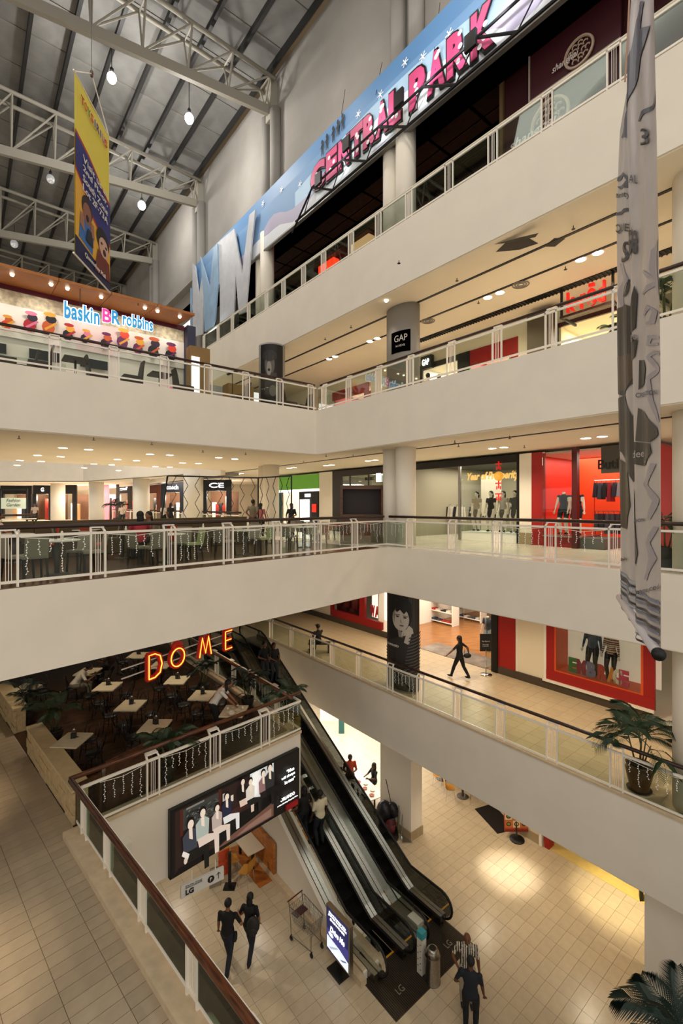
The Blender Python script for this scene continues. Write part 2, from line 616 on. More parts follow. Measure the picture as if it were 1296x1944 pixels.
# ---- main columns in front of the galleries
def pair(uc, z0, z1, lb, r=.37, c=12.6):
    t = empty('twin_column', RP.p(uc, c, z0), lb, 'column')
    for d in (-.43, .43):
        build('shaft', MB().lathe([(r, 0), (r, z1 - z0)], RP.p(uc + d, c + (-.1 if d > 0 else .1), z0), 28), COLUMN, t, True)
    return t
pair(-12.05, Z1, B2 - .03, 'white twin round column at the corner of the first floor gallery')
pair(-12.05, Z3, 26.5, 'white twin round column behind the top floor railing under the blue sign')
pair(-22.0, Z3, 26.5, 'white twin round column beside the cut-out letters on the top floor')
pair(-21.6, Z1, B2 - .03, 'white twin round column behind the wire partition on the first floor', .42)
FC = [(-31.6, 'round column just behind the wire partition, left of the eyewear shop'), (-41.5, 'round column left of the dark brick shop front in the distance'),
      (-54, 'round column beside the small potted palm in the distance'), (-70, 'farthest white round column at the left edge of the first floor')]
for (u_, lb), (px_, Y_) in zip(FC, ((367, 30.5), (268, 37), (183, 42), (110, 45))):
    t = tag(build('round_column', MB().lathe([(.62, 0), (.62, B2 - Z1 - .03)], Vector(((px_ - 648) * Y_ / F_, Y_, Z1)), 24), COLUMN, None, True), lb, 'column', 'far columns of the first floor')
for z0, z1, lb in ((ZG, B1 - .03, 'big white round column on the ground floor behind the potted palm'), (Z1, B2 - .03, 'big white round column beyond the grey banner on the first floor'),
                   (Z2, B3 - .03, 'big white round column beyond the grey banner on the second floor')):
    tag(build('round_column', MB().lathe([(.62, 0), (.62, z1 - z0)], RP.p(-2.85, 12.75, z0), 32), COLUMN, None, True), lb, 'column')
# square pier at low level and its skirting
t = empty('square_pier', RP.p(-12.1, 12.8, 0), 'white square pier on the lower floor right of the escalators', 'column')
build('shaft', MB().fbox(RP, -12.95, -11.37, 12.5, 13.1, 0, BG - .035), PLASTER, t)
build('skirting', MB().fbox(RP, -12.98, -11.34, 12.47, 13.13, 0, .32), mat('skirting_stone', 'A08D6E', .5, noise=.08), t)
t = tag(build('square_pier', MB().fbox(RP, -3.88, 2, 12.2, 14, 0, BG - .035), PLASTER), 'broad plastered pier at the lower right corner below the gallery', 'column')
# plastered pier under the left gallery
t = tag(build('corner_pier', MB().fbox(WK, -10.75, -10.35, 3.2, 4.05, 0, 4.75), mat('pier_plaster', 'DAD6C8', .8)), 'white rectangular pier left of the big advertising screen', 'column')

# ---- curbs of the galleries
CURB = mat('curb_stone', 'C9B495', .5, noise=.1, scale=6)
structure('trim_5', MB().fbox(RP, -24, 7, 11.93, 12.16, ZG - .01, ZG + .05), CURB)
structure('trim_6', MB().fbox(WK, -10.7, 8, 2.8, 3.15, ZG - .02, ZG + .12).fbox(WK, -10.85, -10.57, 3.15, 9.12, ZG - .02, ZG + .06).fbox(RP, -20.6, bu, bv - .25, bv + .02, ZG - .02, ZG + .06), CURB)

# ---- tiled floors
def tiles(parent, fr, du, dv, a0, a1, c0, c1, z, m, ok, gap=.006, limit=300, a_off=0.0, c_off=0.0, th=.012, cam_px=None):
    lst = []
    i0 = math.floor((a0 - a_off) / du); i1 = math.ceil((a1 - a_off) / du)
    j0 = math.floor((c0 - c_off) / dv); j1 = math.ceil((c1 - c_off) / dv)
    for i in range(i0, i1):
        for j in range(j0, j1):
            lo = max(c0, c_off + j * dv); hi = min(c1, c_off + (j + 1) * dv)
            a = a_off + (i + .5) * du; c = (lo + hi) / 2
            if hi - lo < .05 or not (a0 < a < a1): continue
            p = fr.p(a, c, z)
            if p.y < .8 or not ok(a, c, p): continue
            px = 648 + F_ * p.x / p.y; py = H_ + F_ * (12.1 - z) / p.y
            vis = (-20 < px < 1316 and py < 1970)
            if cam_px is not None and not cam_px(px, py): vis = False
            lst.append((0 if vis else 1, p.length_squared + (12.1 - z) ** 2, a, c, p, round(hi - lo, 3)))
    lst.sort(key=lambda t: (t[0], t[1]))
    mes = {}
    base = wl(parent)
    for t in lst[:limit]:
        w_ = t[5]
        if w_ not in mes:
            mes[w_] = MB().box(-du / 2 + gap / 2, du / 2 - gap / 2, -w_ / 2 + gap / 2, w_ / 2 - gap / 2, -th, 0).mesh('floor_tile', m)
        inst('floor_tile', mes[w_], t[4] - base, parent, fr.a)
    mb = MB()
    for t in lst[limit:]:
        a, c, w_ = t[2], t[3], t[5]
        mb.fbox(fr, a - du / 2 + gap / 2, a + du / 2 - gap / 2, c - w_ / 2 + gap / 2, c + w_ / 2 - gap / 2, z - th, z)
    if mb.v:
        tag(build('floor_tile', mb, m, parent), kind='stuff')
# lower floor: 0.3 x 0.6 tiles
ta, tc_ = RP.inv(at(920 + .2315 * 587, 1700 + .2315 * 396, 0))
def low_px(x, y):
    if x < 330: return False
    if x < 730 and y > 1655 + (730 - x) * 0: return y < 1944 and y > 1640 and x > 300 + (y - 1640) * .55
    return x > 770 and y > 1450 + (x - 800) * .55 and x < 1225
tiles(floor_low, RP, .3, .6, -24, 0, -4, 17.2, 0, TILE, lambda a, c, p: not (-7.62 > a > -9 and 7.8 < c < 10.9), a_off=ta, c_off=tc_, cam_px=low_px)
# left walkway: long tiles
tw, tv = WK.inv(at(0 + 175 * .2469, 1580 + 540 * .2469, ZG))
structure('floor_walkway_bed', MB().fbox(WK, -26, 6, -8, 3.05, ZG - .02, ZG - .011), GROUT)
tiles(slab_g, WK, .235, .62, -24, 2, -6, 3.05, ZG, TILE2, lambda a, c, p: True, gap=.008, a_off=tw, c_off=tv, cam_px=lambda x, y: x < 420)
gt = at(1062, 1420, ZG)
tiles(slab_gr, RP, .45, .45, -30, 0, 12.16, 16.9, ZG, TILE3, lambda a, c, p: True, gap=.006, cam_px=lambda x, y: x > 600)
structure('floor_lower_back', MB().fbox(RP, -45, -13, 17.2, 40, -.02, .004), WHITEFLOOR)
f1 = structure('floor_gallery_tiles', MB().fbox(RP, -100, 6, 12.0, 16.9, Z1 - .012, Z1), mat('first_floor_tile', 'D8D0C2', .22, noise=.03))
tiles(f1, RP, .45, .45, -14, -1, 12.02, 16.8, Z1 + .012, mat('pale_gallery_tile', 'DDD6CA', .2, rnd=.05), lambda a, c, p: True, th=.011, limit=300)
structure('floor_deck', MB().fbox(LQ, -12, 13.2, L1C + .03, L1C + 6, Z1 - .012, Z1 + .003), wood('deck_wood', '4A3322', '6B4A30', .25, 4, LQ.a))
# ---- deck boards of the cafe
cw = wood('cafe_floor_wood', '2A170D', '40260F', .32, 4)
cafe = structure('floor_cafe', MB().prism([P2(WK.p(-10.8, 3.06)), P2(WK.p(-10.8, 8.9)), P2(RP.p(-20, bv - .3)), (-16, 34), P2(WK.p(-32, 3.06))], ZG - .012, ZG + .003), cw)
cb = MB().box(-.6, .6, -.056, .056, 0, .008).mesh('floor_board', mat('cafe_board', '3A2413', .3, noise=.25, scale=5, rnd=.3))
bl0 = []
for i in range(0, 14):
    for j in range(0, 110):
        u_ = -11.2 - j * .12; v__ = 3.9 + i * 1.22 + (j % 2) * .6
        p = WK.p(u_, v__, ZG + .003)
        if RP.inv(p)[1] > bv - .8: continue
        if (648 + F_ * p.x / p.y) < 0: continue
        bl0.append((p.y, p))
bl0.sort(key=lambda t: t[0])
for y_, p in bl0[:300]:
    inst('floor_board', cb, p - wl(cafe), cafe, WK.a + PI / 2)
rest = MB()
for y_, p in bl0[300:]:
    u_, v__ = WK.inv(p)
    rest.fbox(WK, u_ - .056, u_ + .056, v__ - .6, v__ + .6, ZG + .003, ZG + .011)
if rest.v:
    tag(build('floor_board', rest, mat('cafe_board', '3A2413'), cafe), kind='stuff')
# ---------------------------------------------------------------- railings
def railing(p0, p1, z, posts, lb, inward, hr=1.1, hand=HANDDARK, zb=0.0, ice=None, pw=.28, post_mat=WHITE, hoff=.1, cat='railing', group=None, seed=1, hand_ext=(0, 0), glass_mat=GLASS, hr_r=.045):
    """posts: distances along p0->p1 of the post frames (centres). inward=+1 when the walkway lies left of p0->p1"""
    p0 = Vector((p0[0], p0[1], 0)); p1 = Vector((p1[0], p1[1], 0))
    d = p1 - p0; L = d.length; ang = math.atan2(d.y, d.x)
    r = empty('railing', (p0.x, p0.y, z), lb, cat, group, ang)
    def ch(name, mb, m, loc=(0, 0, 0), sm=False):
        o = bpy.data.objects.new(name, mb.mesh(name, m, None, sm)); o.parent = r; o.location = loc; COL.objects.link(o); return o
    s = inward
    top = hr - .16
    ch('handrail', MB().tube([(-hand_ext[0], hoff * s, hr), (L + hand_ext[1], hoff * s, hr)], hr_r, 12), hand, sm=True)
    ch('top_rail', MB().beam((0, 0, top), (L, 0, top), .05, .05), post_mat)
    ch('bottom_rail', MB().beam((0, 0, zb + .1), (L, 0, zb + .1), .035, .05), post_mat)
    pm = MB()
    for q in (-pw / 2, pw / 2):
        pm.beam((q, 0, 0), (q, 0, top + .03), .035, .05, (0, 1, 0))
        pm.beam((q, 0, top + .02), (q * .8, hoff * s * .75, hr - .05), .035, .04, (0, 1, 0))
    pm.box(-pw / 2 * .9, pw / 2 * .9, min(.02 * s, hoff * s), max(.02 * s, hoff * s), hr - .06, hr - .035)
    pm = pm.mesh('post', post_mat)
    mm = MB()
    for q in (-.045, 0, .045):
        mm.beam((q, 0, .12), (q, 0, top), .012, .012, (0, 1, 0))
    mm = mm.mesh('mullion', post_mat)
    for x in posts:
        for nm, me in (('post', pm), ('mullion', mm)):
            o = bpy.data.objects.new(nm, me); o.parent = r; o.location = (x, 0, 0); COL.objects.link(o)
    ed = [0] + list(posts) + [L]
    for i in range(len(ed) - 1):
        a = ed[i] + (pw / 2 + .02 if i > 0 else 0); b = ed[i + 1] - (pw / 2 + .02 if i < len(ed) - 2 else 0)
        if b - a > .15:
            ch('glass_panel', MB().box(a, b, -.006, .006, zb + .13, top - .03), glass_mat)
    if ice:
        rnd = random.Random(seed)
        for (a, b) in ice:
            mb = MB(); n = max(2, int((b - a) / .17))
            y = .035 * -s
            mb.mi = 0
            mb.tube([(a, y, top - .03), ((a + b) / 2, y, top - .09), (b, y, top - .03)], .006, 4)
            for k in range(n):
                x = a + (k + .5) * (b - a) / n
                ln = rnd.choice((.22, .38, .5, .62, .3))
                pts = [(x, y, top - .06)]
                zz = top - .06; xx = x
                while zz > top - .06 - ln:
                    zz -= .05; xx = x + rnd.uniform(-.012, .012)
                    pts.append((xx, y, zz))
                    mb.mi = 1
                    mb.tube([(xx, y, zz), (xx + rnd.choice((-.02, .02)), y, zz - .015)], .006, 4)
                    mb.mi = 0
                mb.tube(pts, .003, 4)
            o = bpy.data.objects.new('icicle_lights', mb.mesh('icicle_lights', [WHITE, FAIRY])); o.parent = r
            o['kind'] = 'stuff'
            COL.objects.link(o)
    return r

def post_list(fr, c, xs, origin_u, sgn=1):
    return [sgn * (fr.ray(x, c) - origin_u) for x in xs]

# ground floor right gallery
c = 12.02; u0 = -22.0
xs = [514, 553, 593, 630, 680, 740, 797, 868, 949, 1047, 1170]
pl = [RP.ray(x, c) - u0 for x in xs]
railing(RP.p(u0, c), RP.p(4, c), ZG, [p for p in pl if .3 < p < 25.5] + [RP.ray(1340, c) - u0], 'long white and glass railing with dark handrail along the ground floor gallery on the right',
        +1, ice=[(pl[5] + .2, pl[6] - .2), (pl[10] + .2, pl[10] + 1.3)], group=None)
# walkway railing nearest the camera
u0 = -10.75
Wc = 3.07
rr = railing(WK.p(u0 + .05, Wc), WK.p(7, Wc), ZG + .12, [.45, 1.75, 3.3, 4.9, 6.45, 8.0, 9.6, 11.2], 'near railing with thick polished wooden handrail along the tiled walkway', -1,
        hr=1.0, hand=HANDWOOD, hoff=.12, hr_r=.055, glass_mat=glass('green_glass', 'D5E2D6', .08))
# cafe front railing above the screen
bl_ = (B_ - A_).length
def cx(x):
    best = min((abs(648 + F_ * (A_ + (B_ - A_) * (t / 400)).x / (A_ + (B_ - A_) * (t / 400)).y - x), t) for t in range(401))
    return best[1] / 400 * bl_
ps = [cx(290), cx(408), cx(503)]
railing(A_, B_, ZG + .02, ps, 'cafe railing with wooden handrail and icicle lights above the big screen', +1, hr=1.08, hand=HANDWOOD, hoff=.2, hr_r=.05, hand_ext=(.17, .15),
        ice=[(.35, ps[0] - .2), (ps[0] + .2, ps[1] - .2), (ps[1] + .2, ps[2] - .2), (ps[2] + .2, bl_ - .05)], seed=3)
# cafe side railing along the escalators
railing(B_ + RP.v * -.02, RP.p(-20.4, bv - .02), ZG + .02, [1.3, 2.9, 4.4, 5.9, 7.4], 'cafe railing with wooden handrail running beside the escalators', +1, hr=1.08, hand=HANDWOOD, hoff=.3, hr_r=.05,
        ice=[(.1, 1.1), (1.5, 2.6)], seed=5)
# first floor left
k1u = LQ.inv(K1)[0]
c = L1C + .06
xs = [186, 322, 433, 526, 603, 673]
pl = [LQ.ray(x, c) for x in xs]
d0 = pl[1] - pl[0]
allp = [pl[0] - d0 * k for k in (2, 1)] + pl
first = allp[0] - .5
allp[1] = LQ.ray(16, c)
pl2 = [p - first for p in allp]
railing(LQ.p(first, c), LQ.p(k1u + .05, c), Z1, pl2, 'white railing with icicle lights in front of the first floor food court', +1,
        ice=[(pl2[i] + .18, pl2[i + 1] - .18) for i in range(1, len(pl2) - 1)] + [(pl2[-1] + .2, k1u - first - .1)], seed=11, hoff=.12)
# first floor right
c1r = RP.inv(K1)[1] + .06
k1r = RP.inv(K1)[0]
xs = [779, 860, 946, 1048, 1172]
pl = [RP.ray(x, c1r) - k1r for x in xs]
railing(RP.p(k1r - .05, c1r), RP.p(4, c1r), Z1, pl + [pl[-1] + 1.7], 'white glass railing in front of the first floor boutiques', +1, ice=[(pl[2] + .2, pl[3] - .2), (pl[3] + .2, pl[4] - .2), (.2, pl[0] - .2)], seed=13, hoff=.12)
# second floor left and right
k2u = L2F.inv(K2)[0]
c = l2c + .06
xs = [104, 216, 312, 395, 467, 531, 590]
pl = [L2F.ray(x, c) for x in xs]
first = pl[0] - 3.2
railing(L2F.p(first, c), L2F.p(k2u + .05, c), Z2, [1.6] + [p - first for p in pl], 'white railing with dark handrail in front of the ice cream cafe', +1, hoff=.12)
c2r = 11.62
k2r = RP.inv(K2)[0]
xs = [616, 663, 720, 780, 858, 946, 1049, 1180]
pl = [RP.ray(x, c2r) - k2r for x in xs]
railing(RP.p(k2r - .05, c2r), RP.p(4, c2r), Z2, pl + [pl[-1] + 1.8], 'white glass railing along the second floor gallery on the right', +1, hoff=.12)
# third floor
c3r = 11.47
xs = [387, 414, 441, 472, 506, 538, 576, 614, 666, 718, 776, 852, 935, 1038, 1165]
pl = [RP.ray(x, c3r) + 27 for x in xs]
railing(RP.p(-27, c3r), RP.p(4, c3r), Z3, pl, 'white glass railing along the dark top floor gallery', +1, hoff=.12, hand=mat('pale_rail', 'D6CBB4', .4))
# far railings on the first floor
u_ = LQ.inv(dep(355, 985, 30))
railing(RP.p(-70, 12.1), RP.p(-24, 12.1), Z1, [2 + 2.2 * k for k in range(20)], 'distant white railing with dark handrail left of the wire partition', +1, hr_r=.06)
railing(LQ.p(-14, L1C + 13), LQ.p(6, L1C + 13), Z1, [1 + 1.6 * k for k in range(12)], 'white railing with brown handrail behind the long bench on the first floor', +1, hr_r=.05)
# ---------------------------------------------------------------- escalators
UC = -8.88
def zl(x):                                                   # height of the step line, x metres up from the comb
    t = math.tan(math.radians(30))
    a, b = .9, .9 + ZG / t
    def sm(v, k=.35):
        return .5 * (v + math.sqrt(v * v + k * k)) - k / 2 * math.exp(-abs(v) * 2)
    return max(0, min(ZG, t * (sm(x - a) - sm(x - b))))
STEPM = mat('step_metal', '2B2926', .35, .7, noise=.2, scale=20)
def escalator(c0, c1, lb):
    e = empty('escalator', RP.p(UC, (c0 + c1) / 2, 0), lb, 'escalator')
    XE = 11.3
    # every step its own piece
    n = int(XE / .4)
    sm_ = MB()
    w_ = (c1 - c0)
    sm_.box(-.2, .2, -w_ / 2 + .01, w_ / 2 - .01, -.05, 0)
    sm_.box(.17, .2, -w_ / 2 + .01, w_ / 2 - .01, -.26, -.05)
    for k in range(9):
        y = -w_ / 2 + .04 + k * (w_ - .08) / 8
        sm_.box(-.19, .19, y - .008, y + .008, 0, .008)
    sm_ = sm_.mesh('step', STEPM)
    for k in range(n):
        x = .2 + .4 * k
        inst('step', sm_, RP.u * -x + Vector((0, 0, zl(x))), e, RP.a)
    # yellow comb line and landing combs
    build('comb_line', MB().fbox(RP, UC, UC + .05, c0, c1, 0.0, .014), mat('yellow_line', 'C98A1C', .5), e)
    build('top_landing', MB().fbox(RP, UC - XE - 1.4, UC - XE, c0 - .2, c1 + .2, ZG - .012, ZG + .004), STEEL, e)
    for c, sg in ((c0, -1), (c1, 1)):
        xs = [-.35 + .3 * i for i in range(int((XE + 1.2) / .3) + 1)]
        def strip(mb, ca, cb, dz0, dz1, x0=-.35, x1=XE + .9):
            n = int((x1 - x0) / .3); P = [x0 + (x1 - x0) * i / n for i in range(n + 1)]
            for i in range(n):
                a, b = P[i], P[i + 1]
                za, zb = zl(a), zl(b)
                lo_a = max(za + dz0, 0.002); lo_b = max(zb + dz0, 0.002)
                mb.hexa([RP.p(UC - a, ca, lo_a), RP.p(UC - b, ca, lo_b), RP.p(UC - b, cb, lo_b), RP.p(UC - a, cb, lo_a),
                         RP.p(UC - a, ca, za + dz1), RP.p(UC - b, ca, zb + dz1), RP.p(UC - b, cb, zb + dz1), RP.p(UC - a, cb, za + dz1)])
        m_ = MB(); strip(m_, min(c, c + .03 * sg), max(c, c + .03 * sg), -.3, .22); build('skirt_panel', m_, STEELD, e)
        m_ = MB(); strip(m_, min(c + .03 * sg, c + .13 * sg), max(c + .03 * sg, c + .13 * sg), .1, .27); build('inner_deck', m_, STEEL, e)
        m_ = MB(); strip(m_, min(c + .15 * sg, c + .27 * sg), max(c + .15 * sg, c + .27 * sg), -.75, .24); build('outer_deck', m_, STEEL, e)
        # glass with rounded newel
        cc = c + .14 * sg
        def gl_(x, z): return RP.p(UC - x, cc, z)
        m_ = MB(); P = [-.3 + .3 * i for i in range(int((XE + 1.1) / .3) + 1)]
        for i in range(len(P) - 1):
            a, b = P[i], P[i + 1]
            m_.add([gl_(a, zl(a) + .24), gl_(b, zl(b) + .24), gl_(b, zl(b) + .9), gl_(a, zl(a) + .9)], [(0, 1, 2, 3)])
        fan = [(-.3 - .33 * math.sin(t), .57 + .33 * math.cos(t)) for t in [PI * k / 8 for k in range(9)]]
        m_.add([gl_(*q) for q in fan], [tuple(range(9))])
        fan = [(P[-1] + .33 * math.sin(t), ZG + .57 + .33 * math.cos(t)) for t in [PI * k / 8 for k in range(9)]]
        m_.add([gl_(*q) for q in fan], [tuple(range(9))])
        build('glass_balustrade', m_, glass('escalator_glass', 'D0D8D2', .07), e)
        hp = [(.35, .22), (-.1, .2), (-.3, .2)] + [(-.3 - .37 * math.sin(t), .57 - .37 * math.cos(t)) for t in [PI * k / 10 for k in range(1, 10)]]
        hp += [(x, zl(x) + .94) for x in P]
        hp += [(P[-1] + .37 * math.sin(t), ZG + .57 + .37 * math.cos(t)) for t in [PI * k / 10 for k in range(1, 10)]] + [(P[-1] - .3, ZG + .2)]
        build('handrail', MB().tube([gl_(*q) for q in hp], .036, 8), RUBBER, e, True)
    return e
LC0, LC1, RC0, RC1 = 8.3, 9.04, 9.88, 10.6
e1 = escalator(LC0, LC1, 'left escalator of the pair, beside the white wall, with two riders')
e2 = escalator(RC0, RC1, 'right escalator of the pair, next to the square pier, empty at its foot')
# steel trough between the two, with the orange notice
mb = MB()
for i in range(38):
    a, b = -.3 + .3 * i, .0 + .3 * i
    mb.hexa([RP.p(UC - a, LC1 + .28, max(.002, zl(a) - .5)), RP.p(UC - b, LC1 + .28, max(.002, zl(b) - .5)), RP.p(UC - b, RC0 - .28, max(.002, zl(b) - .5)), RP.p(UC - a, RC0 - .28, max(.002, zl(a) - .5)),
             RP.p(UC - a, LC1 + .28, zl(a) + .2), RP.p(UC - b, LC1 + .28, zl(b) + .2), RP.p(UC - b, RC0 - .28, zl(b) + .2), RP.p(UC - a, RC0 - .28, zl(a) + .2)])
tag(build('escalator_centre_panel', mb, STEEL), 'brushed steel panel filling the gap between the two escalators', 'panel')
# white side wall on the left
mb = MB()
pts = [(-.1 + .4 * i) for i in range(29)]
for a, b in zip(pts[:-1], pts[1:]):
    mb.hexa([RP.p(UC - a, 7.9, 0), RP.p(UC - b, 7.9, 0), RP.p(UC - b, 8.02, 0), RP.p(UC - a, 8.02, 0),
             RP.p(UC - a, 7.9, zl(a) + .2), RP.p(UC - b, 7.9, zl(b) + .2), RP.p(UC - b, 8.02, zl(b) + .2), RP.p(UC - a, 8.02, zl(a) + .2)])
structure('wall_escalator', mb, PLASTER)
structure('baseboard_left', MB().fbox(RP, UC - 7, UC + .2, 7.72, 7.9, 0, .16), CURB)
structure('baseboard_right', MB().fbox(RP, UC - 1.2, UC + .05, 7.9, 8.02, 0, .22), CURB)
# ribbed floor plate at the foot
plate = empty('floor_mat', RP.p(-8.2, 9.35, 0), 'dark ribbed metal floor plate marked LG in front of the escalators', 'floor mat')
build('base_plate', MB().fbox(RP, UC + .05, -7.6, 7.85, 10.9, 0, .008), mat('plate_metal', '4A3F33', .5, .5, noise=.1), plate)
rb = MB()
for i in range(60):
    c = 7.88 + i * .05
    rb.fbox(RP, UC + .06, -7.62, c, c + .022, .008, .016)
tag(build('rib', rb, mat('rib_metal', '2C2620', .5, .5), plate), kind='stuff')
tx = MB()
for c in (8.45, 10.35):
    text(tx, 'LG', .28, RP.p(-8.05, c, .017), RP.v, -RP.u, .003, fit=(.22, .17))
build('lettering', tx, mat('mat_letter', '8A7D6C', .6), plate)
# little white gate block between the combs, and the notice
t = tag(build('comb_block', MB().fbox(RP, UC - .25, UC + .15, 9.35, 9.6, 0, .32), WHITE), 'small white block between the feet of the two escalators', 'block')
nt_ = MB()
for r_ in range(3):
    for k in range(5):
        x = .75 + k * .1
        a = RP.p(UC - x, RC0 - .275, zl(x) + .12 + r_ * .06); b = RP.p(UC - x - .075, RC0 - .275, zl(x + .075) + .12 + r_ * .06)
        nt_.beam(a + RP.v * -.01, b + RP.v * -.01, .012, .035)
tag(build('warning_sticker', nt_, mat('sticker_orange', 'C8641C', .5)), 'orange printed notice on the steel side between the escalators', 'sticker')

# ---------------------------------------------------------------- people
def ik(a, b, l1, l2, hint):
    a, b = Vector(a), Vector(b)
    d = b - a; D = min(d.length, (l1 + l2) * .999)
    n = d.normalized(); b = a + n * D
    x = (l1 * l1 - l2 * l2 + D * D) / (2 * D)
    h = math.sqrt(max(0, l1 * l1 - x * x))
    hv = Vector(hint) - n * Vector(hint).dot(n)
    hv.normalize()
    return a + n * x + hv * h, b

def seg_dist(p, a, b):
    ab = b - a; t = max(0, min(1, (p - a).dot(ab) / max(1e-9, ab.length_squared)))
    return (p - a - ab * t).length

def person(loc, rz, h, label, cols, pose='stand', hands=None, lean=0.0, head=(0, 0), feet=None, hair='short', sleeve=.5, cat='person', group=None, sex='m', bald=False, skirt=None, legs_bare=0.0, stripe=None, noface=False, pelvis=None, headless=False):
    P = pelvis or ((0, 0, .95) if pose != 'sit' else (0, 0, .56))
    P = Vector(P)
    wsh = .185 if sex == 'm' else .165
    whp = .095 if sex == 'm' else .1
    sl, cl = math.sin(lean), math.cos(lean)
    def T(x, y, z):     # torso local -> world with lean about pelvis
        return P + Vector((x, y * cl + z * sl, z * cl - y * sl))
    chest, neckb = T(0, 0, .36), T(0, 0, .52)
    neck, hc = T(0, .01, .56), T(0, .02, .56)
    hp_, hy = head
    hd = Vector((math.sin(hy) * .03, .02, 0))
    hc = neck + Vector((math.sin(hy) * 0, math.sin(hp_ + lean) * .13 + .015, math.cos(hp_ + lean) * .13))
    sh = [T(-wsh, 0, .455), T(wsh, 0, .455)]
    hip = [P + Vector((-whp, 0, -.03)), P + Vector((whp, 0, -.03))]
    if feet is None:
        feet = [(-.1, .0, .08), (.1, .0, .08)] if pose != 'sit' else [(-.12, .42, .08), (.12, .42, .08)]
    if pose == 'walk' and feet[0][1] == 0:
        feet = [(-.09, .3, .08), (.09, -.34, .13)]
    if hands is None:
        hands = [(-.27, .06, P.z - .1), (.27, .06, P.z - .1)] if pose != 'sit' else [(-.12, .36, P.z + .1), (.12, .36, P.z + .1)]
    mb = MB(); segs = []
    def ring_tube(path):
        vs = []; n = 14
        for c, rx, ry in path:
            for k in range(n):
                a = 2 * PI * k / n
                x = rx * math.cos(a); y = ry * math.sin(a)
                vs.append(c + Vector((x, y * cl, -y * sl)))
        fs = []
        for i in range(len(path) - 1):
            for k in range(n):
                fs.append((i * n + k, i * n + (k + 1) % n, (i + 1) * n + (k + 1) % n, (i + 1) * n + k))
        fs.append(tuple(range(n - 1, -1, -1))); fs.append(tuple(range((len(path) - 1) * n, len(path) * n)))
        mb.add(vs, fs)
    f = 1.0 if sex == 'm' else .9
    ring_tube([(T(0, 0, -.12), .11, .09), (T(0, 0, -.04), .165, .12), (T(0, 0, .06), .16, .115), (T(0, 0, .17), .14 * f, .1), (T(0, .005, .3), .165 * f, .12),
               (T(0, 0, .4), .18 * f, .11), (T(0, -.005, .47), .15 * f, .085), (T(0, 0, .52), .06, .055), (neck + (hc - neck) * .4, .05, .052)])
    segs.append((T(0, 0, .05), T(0, 0, .42), .13, 'shirt'))
    segs.append((T(-.07, 0, -.06), T(.07, 0, -.06), .1, 'pants'))
    segs.append((T(0, 0, .53), neck + (hc - neck) * .5, .05, 'skin'))
    for i in (0, 1):
        s = -1 if i == 0 else 1
        mb.ell(sh[i], (.065, .06, .06), 10, 6)
        elb, hnd = ik(sh[i], hands[i], .29, .255, (s * .5, -.6, -.3))
        mb.tube([sh[i], (sh[i] + elb) / 2, elb], [.056, .05, .042], 10)
        mb.ell(elb, (.042,) * 3, 8, 6)
        mb.tube([elb, (elb * .6 + hnd * .4), hnd], [.042, .038, .026], 10)
        d = (hnd - elb).normalized()
        mb.ell(hnd + d * .045, (.035, .035, .035), 8, 6)
        cut = sh[i] + (elb - sh[i]) * min(1, sleeve * 1.3)
        segs.append((sh[i], cut, .055, 'shirt'))
        if sleeve < .9:
            segs.append((cut, elb, .04, 'skin'))
        segs.append((elb, hnd - d * .03, .036, 'shirt' if sleeve > .9 else 'skin'))
        segs.append((hnd, hnd + d * .08, .035, 'skin'))
        hands[i] = (hnd, d)
        knee, ank = ik(hip[i], feet[i], .44, .43, (s * .08, 1, .15))
        mb.tube([hip[i], (hip[i] + knee) / 2, knee], [.092, .086, .066], 12)
        mb.ell(knee, (.058,) * 3, 8, 6)
        mb.tube([knee, knee * .65 + ank * .35, ank], [.066, .066, .05], 12)
        mb.ell(ank + Vector((0, .06, -.035)), (.045, .135, .042), 10, 6)
        if legs_bare:
            kc = hip[i] + (knee - hip[i]) * (1 - legs_bare if legs_bare < 1 else 0.0)
            segs.append((hip[i], kc, .085, 'pants')); segs.append((kc, knee, .07, 'skin')); segs.append((knee, ank, .05, 'skin'))
        else:
            segs.append((hip[i], knee, .08, 'pants')); segs.append((knee, ank + (knee - ank) * .08, .05, 'pants'))
        segs.append((ank + Vector((0, -.04, -.04)), ank + Vector((0, .15, -.045)), .045, 'shoes'))
    if not headless:
        mb.ell(hc + Vector((0, 0, .01)), (.076, .094, .112), 14, 10)
        mb.ell(hc + Vector((0, .035, -.055)), (.05, .055, .055), 10, 6)
        mb.ell(hc + Vector((0, .098, -.015)), (.015, .018, .028), 8, 6)
        for s in (-1, 1):
            mb.ell(hc + Vector((s * .077, -.005, -.01)), (.014, .022, .032), 8, 6)
        segs.append((hc + Vector((0, 0, -.05)), hc + Vector((0, 0, .05)), .08, 'skin'))
    me = mb.mesh('tmp', [])
    o = bpy.data.objects.new('tmp', me); COL.objects.link(o)
    md = o.modifiers.new('r', 'REMESH'); md.mode = 'VOXEL'; md.voxel_size = .021; md.use_smooth_shade = True
    ms = o.modifiers.new('s', 'SMOOTH'); ms.factor = .6; ms.iterations = 3
    dg = bpy.context.evaluated_depsgraph_get()
    me2 = bpy.data.meshes.new_from_object(o.evaluated_get(dg))
    bpy.data.objects.remove(o)
    names = ['skin', 'shirt', 'pants', 'shoes']
    for k in names:
        me2.materials.append(cols[k])
    co = [v.co for v in me2.vertices]
    for p in me2.polygons:
        c = p.center
        best = min(segs, key=lambda g: seg_dist(c, g[0], g[1]) - g[2])
        k = names.index(best[3])
        if stripe and k == 1 and (int(c.x * 40 + 100) if stripe[1] == 'v' else int(c.z * 28)) % 2:
            k = 4
        p.material_index = k
    if stripe:
        me2.materials.append(stripe[0])
